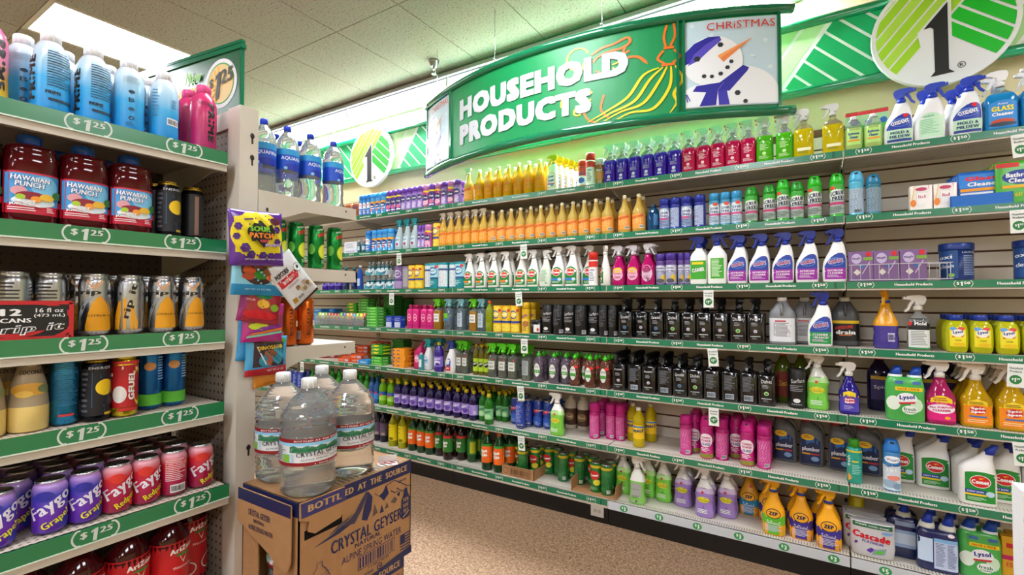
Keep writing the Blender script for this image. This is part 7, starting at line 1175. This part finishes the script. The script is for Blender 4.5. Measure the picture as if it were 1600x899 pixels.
# ================================================================ stacked cartons of water and the jugs on top
NAVY = '#1d2452'
BX0, BX1, BY0, BY1, BT, BH = -1.388, -1.128, .768, 1.172, .86, .298
def water_carton(zt, x1, y1, label, full):
    x0, y0, zb_ = BX0, BY0, zt-BH
    r = empty('water_carton', (x1, y0, zb_)); tag(r, label, 'carton', 'stacked water cartons')
    w, d, h, th = y1-y0, x1-x0, BH, .004
    # local frame: x from -d to 0, y from 0 to w, z from 0 to h
    b = MB(); b.box(-th, 0, 0, w, 0, h, CARD); b.obj('front_panel', r)
    b = MB(); b.box(-d, -d+th, 0, w, 0, h, CARD); b.obj('rear_panel', r)
    b = MB(); b.box(-d, 0, w-th, w, 0, h, CARD); b.obj('end_panel', r)
    b = MB(); b.box(-d+.001, -.001, .001, w-.001, h-th, h, CARD); b.obj('top_panel', r)
    b = MB(); b.box(-d, 0, 0, w, 0, th, CARD); b.obj('bottom_panel', r)
    b = MB(); xs = (-d, -d*.70, -d*.42, 0)              # near end with a tall hand opening
    b.box(xs[0], xs[1], 0, th, 0, h, CARD); b.box(xs[2], xs[3], 0, th, 0, h, CARD); b.box(xs[1], xs[2], 0, th, h*.72, h, CARD); b.obj('end_panel', r)
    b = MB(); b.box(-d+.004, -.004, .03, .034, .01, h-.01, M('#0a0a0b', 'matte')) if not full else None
    if b.v: b.obj('painted_shade_sheet', r)  # added black sheet paints the shade inside the carton
    b = MB(); sf = plane_surf((.0002, 0, 0), (0, w, 0), (0, 0, h), (1, 0, 0)); it = []
    it += [('q', [(0, .86), (1, .86), (1, 1), (0, 1)], NAVY), ('t', .655, .93, .60, .06, 'ED  AT  THE  SOURCE', '#c09a6a', 0, 0, 1, .07), ('t', .9, .815, .09, .025, '#706304', NAVY)]
    if full:
        mt = [([(.10, .555), (.26, .60), (.36, .66), (.44, .62), (.30, .575)], NAVY), ([(.34, .62), (.44, .70), (.50, .80), (.54, .86), (.56, .84), (.50, .70), (.44, .60)], '#3a3550'), ([(.50, .60), (.52, .72), (.56, .85), (.60, .78), (.59, .66), (.55, .57)], NAVY), ([(.60, .58), (.62, .70), (.65, .60)], '#5c4c4a'), ([(.66, .76), (.71, .78), (.735, .84), (.76, .74), (.71, .69)], NAVY), ([(.67, .58), (.69, .66), (.71, .58)], NAVY), ([(.72, .60), (.74, .66), (.76, .60)], '#5c4c4a'), ([(.78, .64), (.82, .68), (.85, .64), (.82, .61)], '#5c4c4a'), ([(.84, .69), (.88, .71), (.87, .66)], NAVY), ([(.22, .60), (.30, .66), (.42, .70), (.36, .64)], '#5c4c4a')]
        it += [('q', p, c) for p, c in mt]
        it += [('w', [(.76, .84), (.82, .85), (.88, .80), (.95, .74), (1.0, .72)], .008, NAVY), ('w', [(.62, .80), (.68, .74), (.73, .83), (.76, .84)], .006, NAVY), ('w', [(.84, .76), (.90, .70), (.95, .70)], .012, '#5c4c4a'), ('w', [(.78, .76), (.82, .72), (.86, .72)], .012, '#5c4c4a')]
        it += [('t', .57, .475, .66, .115, 'CRYSTAL GEYSER', NAVY, 0, 0, 1, .04), ('t', .56, .385, .24, .04, 'NATURAL', NAVY), ('t', .61, .305, .56, .065, 'ALPINE SPRING WATER', NAVY, 0, 0, 1, .02),
               ('r', .47, .82, .125, .26, NAVY), ('r', .475, .815, .132, .253, '#a87c52'), ('b', .48, .81, .14, .245, NAVY), ('t', .66, .105, .2, .02, '7 11657 04174', NAVY), ('t', .54, .06, .14, .035, 'American', '#3c3550'), ('t', .52, .02, .12, .03, 'Forests', '#3c3550'), ('w', [(.67+.022*cos(q), .055+.03*sin(q)) for q in [pi*i/8 for i in range(17)]], .008, NAVY), ('t', .67, .055, .02, .03, '4', NAVY),
               ('q', [(.88, .15), (.93, .15), (.93, .24), (.88, .24)], NAVY)]+[('r', .88, .985, .08+.03*i, .093+.03*i, NAVY) for i in range(3)]+[('r', .93, .985, .17+.03*i, .183+.03*i, NAVY) for i in range(3)]
        it += [('q', [(.90, .40), (.97, .40), (.985, .44), (.985, .60), (.96, .66), (.95, .72), (.925, .72), (.915, .66), (.89, .60), (.89, .44)], NAVY), ('t', .938, .60, .06, .04, '50%', '#b08a5c', 0, 0, 1, .05), ('t', .938, .54, .06, .04, 'PLANT', '#b08a5c', 0, 0, 1, .05), ('t', .938, .48, .05, .04, 'PET', '#b08a5c', 0, 0, 1, .05), ('w', [(.905, .42), (.94, .44), (.975, .47)], .012, '#b08a5c')]
        bt = [(.07, .02), (.07, .26), (.10, .33), (.13, .37), (.13, .41), (.17, .41), (.17, .37), (.20, .33), (.23, .26), (.23, .02)]
        it += [('w', bt, .006, NAVY)]+[('w', [(.07, .30-.03*i), (.15, .29-.03*i+.012*(i % 2)), (.23, .30-.03*i)], .003, NAVY) for i in range(4)]+[('w', [(.07, .18), (.23, .20)], .005, NAVY), ('w', [(.07, .09), (.23, .11)], .005, NAVY), ('t', .15, .145, .12, .03, 'CRYSTAL GEYSER', NAVY)]
        it += [('q', [(.50, -.0), (1, .0), (1, .08), (.86, .06), (.60, .015)], NAVY)]
    if not full: it.append(('t', .17, .93, .26, .06, 'BOTTL', '#c09a6a', 0, 0, 1, .07))
    b.decals(sf, it, .0004, .00006); b.obj('front_print', r)
    b = MB(); s2 = plane_surf((-d, 0, 0), (d, 0, 0), (0, 0, h), (0, -1, 0)); b.decals(s2, [('q', [(0, .87), (1, .87), (1, 1), (0, 1)], NAVY)], .0005); b.obj('end_print', r)
    if full:
        # loose end flap folded down over the near end, and the torn corner flap on the front
        b = MB(); P = [(-d+.004, h-.004), (-.010, h-.004), (-.012, h*.50), (-.022, h*.42), (-.045, h*.40), (-d*.42, h*.50), (-d+.004, h*.68)]
        n = len(P); b.prism(P, -.016, -.012, CARD); f = b.obj('end_flap', r)
        b = MB(); s3 = plane_surf((-d, -.016, 0), (d, 0, 0), (0, 0, h), (0, -1, 0)); b.decals(s3, [('q', [(.02, .88), (.96, .88), (.96, .985), (.02, .985)], NAVY), ('t', .42, .80, .40, .055, 'CRYSTAL GEYSER', '#2f2c48'), ('t', .42, .735, .2, .03, 'NATURAL', '#2f2c48'), ('t', .45, .67, .44, .045, 'ALPINE SPRING WATER', '#2f2c48')], .0005); b.obj('print', f)
        b = MB(); P = [(-.004, h+.002), (w*.33, h+.002), (w*.34, h*.84), (w*.30, h*.74), (w*.10, h*.70), (w*.05, h*.74), (w*.06, h*.82), (-.004, h*.86)]
        b.prism(P, .007, .011, CARD, 'x'); f = b.obj('corner_flap', r)
        b = MB(); s4 = plane_surf((.011, 0, 0), (0, w, 0), (0, 0, h), (1, 0, 0)); b.decals(s4, [('q', [(.0, .875), (.335, .875), (.33, 1.0), (-.005, 1.0)], '#34346c'), ('t', .175, .94, .26, .06, 'BOTTL', '#c09a6a', 0, 0, 1, .07)], .0005); b.obj('print', f)
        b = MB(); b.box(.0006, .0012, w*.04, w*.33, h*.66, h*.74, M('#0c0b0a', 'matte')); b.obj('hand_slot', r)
        b = MB(); s5 = plane_surf((-d, 0, h), (d, 0, 0), (0, w, 0), (0, 0, 1)); b.decals(s5, [('r', .06, .26, .10, .22, '#5a4632'), ('r', .07, .25, .11, .21, '#a97c50'), ('b', .08, .24, .12, .20, '#4a3828'), ('r', .80, .97, .30, .95, '#5a4632'), ('r', .81, .96, .31, .94, '#a97c50')]+[('r', .82, .95, .33+.04*i, .35+.04*i, '#4a3828') for i in range(15)], .0004, .0001); b.obj('top_print', r)
    return r
water_carton(BT, BX1, BY1, 'topmost cardboard water carton with mountain print, four jugs on it', True)
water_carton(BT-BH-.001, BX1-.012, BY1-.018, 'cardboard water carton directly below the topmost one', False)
b = MB(); b.box(BX0, BX1-.01, BY0, BY1-.01, 0, BT-2*BH-.003, CARD); tag(b.obj('cardboard_box'), 'plain cardboard box on the floor under the water cartons', 'carton')

# ribbed gallon jugs
HJ, RJ = .305, .074
prof = [(0, .80), (.015, .90), (.05, .97)]
for i in range(9): z = .07+.022*i; prof.append((z, .99 if i % 2 else .945))
prof += [(.275, .97), (.28, .985), (.515, .985), (.52, .97)]
for i in range(7): z = .54+.017*i; prof.append((z, 1.0 if i % 2 else .95))
prof += [(.665, .99), (.69, .965), (.705, .93), (.718, .88), (.735, .87), (.748, .81), (.765, .80), (.778, .74), (.795, .725), (.808, .66), (.83, .59), (.86, .46), (.89, .34), (.91, .27), (.925, .25)]
PR['geyser'] = prof
def hills(u0, u1, v0, v1, seed, c, n=16):
    rnd = random.Random(seed); return ('c', [(u0+(u1-u0)*i/n, v0, v0+(v1-v0)*(.35+.65*abs(sin(i*.9+seed)))*rnd.uniform(.7, 1)) for i in range(n+1)], c)
JL = [('r', -2, 2, .285, .51, '#dfe3e6'), ('r', -2, 2, .480, .512, '#8e1420'), ('r', -2, 2, .283, .312, '#8e1420'), ('r', -2, 2, .455, .480, '#8ac8ec'), ('t', .35, .496, 1.2, .013, 'BOTTLED AT THE SOURCE', '#f0e8e8', 0, 0, 1, .05),
      hills(-.35, 1.2, .420, .462, 1, '#3a7a5c'), hills(-.30, 1.2, .405, .440, 4, '#1f6a44'), hills(-.35, .1, .400, .425, 2, '#2a7a50', 8), ('w', [(-.3, .43), (.1, .445), (.5, .43), (1.1, .45)], .004, '#cfe0da'),
      ('t', .38, .390, 1.15, .038, 'CRYSTAL GEYSER', '#1a2440', 3, 0, 1, .03), ('t', .38, .362, .35, .010, 'NATURAL', '#a02a38'), ('t', .38, .340, .95, .015, 'ALPINE SPRING WATER', '#1a2440', 2, 0, 1, .02), ('t', .5, .297, .6, .010, '1 GALLON', '#f0e8e8'),
      ('l', -.95, -.35, .325, .450, 9, '#5c646c'), ('r', -.55, -.26, .318, .390, '#b8d4e8'), ('r', -.52, -.34, .320, .385, '#7fb83a')]
K('geyser', 'clear ribbed gallon water jug with white cap', 'water jug', 'geyser', HJ, RJ, n=2.0, col='#fcfffd', kind='water', cap=('#e6e8e8', 1, .275), lab=JL, seg=40, body='bottle')
for x, y, lab, rz in [(-1.190, .838, 'clear ribbed water jug nearest the camera, front of four on the carton', .85), (-1.345, .860, 'clear ribbed water jug at the left, beside the metal post', .55), (-1.215, .996, 'clear ribbed water jug at the right end of the carton top', .95), (-1.374, 1.014, 'clear ribbed water jug at the back, mostly hidden by the other three', .8)]:
    put('geyser', x, y, BT, rz, 'on the carton', label=lab)
    PLACED[-1]['o']['group'] = 'water jugs on the carton'
K('geyser_in', 'water jug seen through the end opening of the carton', 'water jug', 'geyser', .28, .068, n=2.0, col='#dfe8e4', kind='water', cap=('#e6e8e8', 1, .275), lab=JL, seg=28)
put('geyser_in', BX0+.115, BY0+.085, BT-BH+.005, .2, 'in the topmost carton')
b = MB(); b.box(-.03, .03, -.02, .02, 0, .001, M('#e8e4e2', 'paper')); b.box(-.028, .03, .019, .0202, 0, .02, M('#e8e4e2', 'paper'))
sf = plane_surf((0, 0, .001), (1, 0, 0), (0, 1, 0), (0, 0, 1)); b.decals(sf, [('t', 0, 0, .05, .014, 'Method', '#c83a44'), ('r', -.028, .028, .012, .016, '#d86a70')], .0003)
tag(b.obj('shelf_ticket', None, (-1.16, 1.10, BT+.0008), .9), 'crumpled white and red paper ticket on the carton top', 'paper')

# ================================================================ hanging strip of sweets bags
b = MB(); b.box(-1.527, -1.525, .855, .885, 1.20, 1.64, M('#cfd6da', 'clear')); tag(b.obj('clip_strip'), 'clear plastic clip strip on the post behind the sweets bags', 'clip strip')
def bag(label, px, py, X, w, h, roll, back, items, d=.018, turn=0.0, crimp=.06, name='candy_bag'):
    x, y, z = at_x(px, py, X); r = empty(name, (x, y, z)); r.rotation_euler = (0, roll, pi/2+turn); tag(r, label, 'sweets bag' if name == 'candy_bag' else 'snack bag', 'bags on the clip strip')
    rnd = random.Random(px); wr = [(rnd.uniform(2, 5), rnd.uniform(2, 5), rnd.uniform(0, 6)) for _ in range(3)]
    def th(u, v):
        a = max(0, 1-abs(2*u)**2.6)*max(0, 1-(abs(2*v)/(1-crimp))**3.0) if abs(2*v) < 1-crimp else 0
        return d*a**.6*(1+.10*sum(sin(p*u*6+q*v*6+s) for p, q, s in wr))+.0012
    def sf(u, v, e): return (u*w*(1-.03*cos(pi*v)), -th(u, v)-e, v*h)
    b = MB(); nu, nv = 16, 18; vs, fs = [], []
    for side in (-1, 1):
        for j in range(nv+1):
            for i in range(nu+1):
                u, v = i/nu-.5, j/nv-.5; q = sf(u, v, 0); vs.append((q[0], q[1] if side < 0 else -q[1]*.8, q[2]))
    n = (nu+1)*(nv+1)
    for j in range(nv):
        for i in range(nu):
            a = j*(nu+1)+i; fs.append((a, a+1, a+nu+2, a+nu+1)); fs.append((n+a, n+a+nu+1, n+a+nu+2, n+a+1))
    for i in range(nu): fs.append((i, n+i, n+i+1, i+1)); k = nv*(nu+1)+i; fs.append((k, k+1, n+k+1, n+k))
    for j in range(nv): k = j*(nu+1); fs.append((k, k+nu+1, n+k+nu+1, n+k)); k += nu; fs.append((k, n+k, n+k+nu+1, k+nu+1))
    b.add(vs, fs, M(back, 'film'), True); b.obj('wrapper', r)
    b = MB(); b.decals(sf, items, .0006, .00015, asp=h/w, grid=(.0625, .0556)); b.obj('print', r)
    return r
def blob(cx, cy, rx, ry, c, seed=1, n=16, j=.12):
    rnd = random.Random(seed); cols = []
    for i in range(n+1):
        w = -cos(pi*i/n); h = math.sqrt(max(0, 1-w*w)); cols.append((cx+rx*w, cy-ry*h*(1+rnd.uniform(-j, j)), cy+ry*h*(1+rnd.uniform(-j, j))))
    return ('c', cols, c)
PU = '#5c1f94'
def berry(x, y, s, c='#4a1f78'):
    return [('e', x+a*s, y+b_*s, s*.42, s*.38, c) for a, b_ in ((0, 0), (.5, .1), (-.5, -.1), (.2, .45), (-.25, .4), (.25, -.4), (-.2, -.45))]+[('e', x+.1*s, y+.12*s, s*.14, s*.10, '#8a5ac0')]
bag('bright yellow and purple sour grape sweets bag at the top of the strip', 401, 373, -1.440, .168, .166, -.05, PU,
    [blob(0, .06, .49, .43, '#f2dc1e', 3, 22, .06), ('r', -.42, .43, -.26, .40, '#f2dc1e', .03)]+berry(-.36, .20, .08)+berry(-.40, .02, .07)+berry(.36, .17, .08)+berry(.36, -.06, .08)+berry(-.16, -.30, .09)+berry(.05, -.32, .09)+berry(.2, -.33, .08)+berry(-.28, -.18, .10)+
    [('e', .30, .32, .11, .07, '#5a0f34'), ('w', [(-.28, .32), (-.12, .34)], .03, '#3a1f5a'), ('q', [(-.2, .10), (.02, .33), (.24, .12), (.06, -.18)], '#14140f'), blob(.02, .10, .26, .18, '#14140f', 9, 12, .35), ('t', .0, .165, .40, .10, 'SOUR', '#7fc832', 0, 0, 1, .09), ('t', .02, .045, .46, .10, 'PATCH', '#f0882a', 0, 0, 1, .09), ('t', .07, -.05, .17, .05, 'KIDS', '#d84a5a', 4, 0, 1, .08), ('t', .22, -.125, .32, .09, 'Grape', '#3a1478', 4, .1, 1, .12), ('t', .22, -.123, .29, .075, 'Grape', '#c8b4e8', 4, .1, 1, .05), ('t', -.1, -.385, .38, .025, 'SOFT & CHEWY CANDY', '#e8e0f0'), ('t', .28, -.385, .32, .025, 'NET WT 3.58 OZ', '#e8e0f0'), ('e', 0, .46, .02, .015, '#e8e4e0')], d=.011)
bag('light blue sweets bag with clear window of fruit gummies, second down', 403, 424, -1.464, .165, .150, .02, '#7fc4dc',
    [('e', 0, .05, .36, .34, '#3a1f1a'), blob(-.2, .02, .12, .10, '#c8501c', 2), blob(.02, -.08, .14, .09, '#2a8a24', 3), blob(.2, -.02, .14, .10, '#8a4a24', 4), blob(-.05, .12, .14, .08, '#7a3020', 5), blob(.24, -.14, .12, .06, '#d8641c', 6), blob(-.22, -.12, .12, .07, '#a8401c', 7), blob(.15, .16, .12, .08, '#b8862a', 8), ('e', .34, -.20, .10, .10, '#e8dcc8'), ('l', .28, .40, -.25, -.16, 3, '#6a5a4a'), ('q', [(-.5, -.5), (.5, -.5), (.5, -.28), (-.5, -.28)], '#1c84b8'), ('t', -.02, -.38, .5, .04, 'NET WT 3.5 OZ (99g)', '#b8e0f0')], d=.011)
bag('red fruit chew bag, third down on the strip', 407, 474, -1.479, .135, .125, .16, '#a81432',
    [('q', [(-.5, .5), (-.3, .5), (-.42, -.5), (-.5, -.5)], '#8c1f6a'), blob(.02, -.02, .16, .11, '#e8b83a', 2), blob(.32, -.08, .12, .09, '#8ab42a', 3), ('t', 0, .34, .7, .13, 'Super', '#f0b0bc', -6, .1, 1, .06), ('e', .0, .18, .22, .07, '#1f8a4a'), blob(0, -.3, .42, .11, '#d01c28', 5), ('t', -.3, .05, .2, .05, 'SOUR', '#f8d0d8')], d=.011)
bag('magenta bag with clear window of rainbow sour belts', 411, 504, -1.494, .135, .125, .05, '#b81f84',
    [('e', 0, .08, .42, .32, '#8a4a48')]+[('w', [(-.34+.09*i, -.02+.05*(i % 2)), (-.30+.09*i, .28)], .05, c) for i, c in enumerate(['#d86a3a', '#3a8a9c', '#e8b83a', '#c83a4a', '#7fa848', '#d8823a', '#4a8a9c', '#c8485a'])]+[('w', [(-.2, .12), (.1, .02), (.35, .14)], .06, '#c85a4a'), blob(-.15, -.10, .24, .09, '#c8d42a', 5), ('q', [(-.4, -.28), (.45, -.10), (.45, -.02), (-.1, -.12)], '#8a2fa0'), ('q', [(-.4, -.34), (.46, -.18), (.46, -.12), (-.3, -.28)], '#e8782a'), ('q', [(-.42, -.40), (.46, -.26), (.46, -.20), (-.4, -.35)], '#8ad0b8')], d=.011)
bag('pale blue bag with dark dinosaur gummy window and red base', 416, 556, -1.508, .140, .125, .03, '#3f9ccc',
    [('q', [(-.36, -.28), (-.34, .36), (.38, .40), (.40, -.26)], '#38202a'), ('q', [(-.5, -.5), (.5, -.5), (.5, -.26), (-.5, -.34)], '#b8202a'), ('q', [(-.38, .42), (.4, .46), (.45, .34), (-.1, .34)], '#3f9a1c'), blob(-.06, -.12, .16, .16, '#2a8fa8', 3), blob(.24, .02, .14, .24, '#2a8fa8', 4), blob(.05, .06, .16, .10, '#8a5a40', 5), blob(.04, -.12, .07, .14, '#a85a40', 6), ('t', .04, .22, .62, .10, 'DINOSAUR', '#d8b428', 4, 0, 1, .08), ('t', .2, -.36, .4, .06, 'NET WT 3.5 OZ', '#f0dcdc', 3), ('w', [(-.28, .25), (-.16, 0), (-.05, -.22)], .03, '#c8ccd4')], d=.011)
bag('orange bag peeking out at the bottom of the strip', 421, 578, -1.517, .115, .10, -.10, '#d88420', [('t', .05, -.40, .5, .05, 'peach rings', '#a84a14', 3)], d=.006)
bag('sky blue bag edge behind the rainbow belts bag', 406, 524, -1.521, .145, .16, .06, '#2f8fc4', [('e', -.3, .2, .1, .1, '#7fd0e0')], d=.006)
bag('white popcorn bag hanging askew with drizzled popcorn picture', 456, 438, -1.455, .115, .170, -.72, '#d9dadd',
    [('q', [(-.5, -.5), (.5, -.5), (.5, -.45), (-.5, -.45)], '#4a2218'), ('q', [(-.44, .16), (.20, .16), (.26, .08), (.20, .0), (-.44, .0)], '#c02830'), ('t', -.12, .08, .4, .07, 'SWEET & SALTY', '#f4f0f0', 0, 0, 1, .05), ('t', -.18, .24, .46, .10, 'POPCORN', '#2a1a18', 0, 0, 1, .08), ('e', .34, .16, .13, .085, '#6a6e74'), ('e', .34, .16, .115, .075, '#e4e6e8'), blob(.34, .16, .05, .035, '#2a2a2e', 1), ('q', [(-.40, -.38), (-.26, -.38), (-.26, -.28), (-.40, -.28)], '#b08424'), ('t', -.12, -.33, .2, .06, 'NON GMO', '#3a3a3e'), ('l', -.3, .2, -.08, -.03, 2, '#7a5a58')]+
    [blob(.22+.09*i, -.16-.05*(i % 3), .07, .05, ['#c8b088', '#8a6a48', '#d8c8a8', '#a88a60'][i % 4], 20+i, 8, .3) for i in range(-3, 3)]+[('w', [(.0+.07*i, -.10), (.04+.07*i, -.32)], .010, '#4a2a20') for i in range(6)], d=.011, name='snack_bag')

# ================================================================ green price sign on top of the rack
pr = (-1.572, .850); ang = math.atan2(.05, .375)
r = empty('price_sign', (pr[0], pr[1], 1.996), ang); tag(r, 'green sign board reading $1.25 standing on top of the drinks rack', 'sign')
GS = M('#0d5c36', 'film'); b = MB(); b.box(-.62, -.003, -.004, .004, 0, .205, GS); b.obj('board', r)
b = MB(); m = M('#0a6e4c', 'gloss'); b.box(-.64, .006, -.009, .009, .203, .218, m); b.box(-.64, .003, -.007, .007, .222, .232, m); b.box(-.64, 0, -.003, .003, .215, .225, m); b.box(-.004, .002, -.006, .006, 0, .205, m); b.obj('frame', r)
b = MB(); sf = plane_surf((0, -.004, 0), (1, 0, 0), (0, 0, 1), (0, -1, 0)); it = []
cx, cz, R_ = -.100, .105, .083
def ce(k): return ('q', circle(cx, cz, R_*k*.96, 36, R_*k), None)
it += [('q', circle(cx, cz, R_*.98, 36, R_), '#ece8ee'), ('q', circle(cx, cz, R_*.82, 36, R_*.84), '#3a9a30'), ('q', circle(cx, cz, R_*.76, 36, R_*.78), '#e8c884')]
for i in range(7): a = radians(95+i*24); it.append(('q', [(cx, cz-.01), (cx+R_*.72*cos(a), cz+R_*.74*sin(a)), (cx+R_*.72*cos(a+.2), cz+R_*.74*sin(a+.2))], '#f0b018'))
it += [('t', cx-.045, cz+.004, .022, .034, '$', '#16181a', 0, .2, 1, .07), ('t', cx-.012, cz-.006, .026, .088, '1', '#16181a', 0, .15, 1, .12), ('t', cx+.036, cz+.022, .060, .045, '25', '#16181a', 8, .2, 1, .06)]
it += [('t', -.235, .150, .085, .042, 'New', '#8ccf5a', 0, .2, 1, .06), ('t', -.265, .105, .10, .036, 'items', '#f0c020', 0, .2, 1, .06), ('t', -.225, .045, .12, .062, 'Now', '#ece8ee', 0, .2, 1, .06)]
b.decals(sf, it, .001, .0003); b.obj('print', r)

# ================================================================ white open carton at the lower right edge
p = at_y(1597, 772, 1.15); r = empty('display_carton', (p[0], 1.15, 0)); tag(r, 'white cardboard display carton with dark torn front at the lower right edge', 'carton')
W_ = M('#e6e6e8', 'paper'); zt_ = p[2]
b = MB(); b.box(0, .006, 0, .052, 0, zt_, W_); b.obj('side_panel', r)
b = MB(); b.box(.40, .406, 0, .052, 0, zt_, W_); b.obj('side_panel', r)
b = MB(); b.box(0, .406, 0, .052, zt_, zt_+.004, W_); b.obj('top_panel', r)
b = MB(); P = [(.004, 0), (.40, 0), (.40, zt_-.004)]+[(.010+.004*(i % 2)-.0015*i*.2, zt_-.012-i*.05) for i in range(20)]
b.box(.006, .40, .004, .05, 0, zt_-.002, M('#15100c', 'matte')); b.obj('dark_inside', r)  # solid black block paints in the shade of the open interior

relax()
write_labels()
for me in bpy.data.meshes:
    if len(me.polygons) < 1200 and not me.name.startswith(('label', 'print', 'strip_letter', 'price_', 'front_print', 'stripes')):
        fix_normals(me)
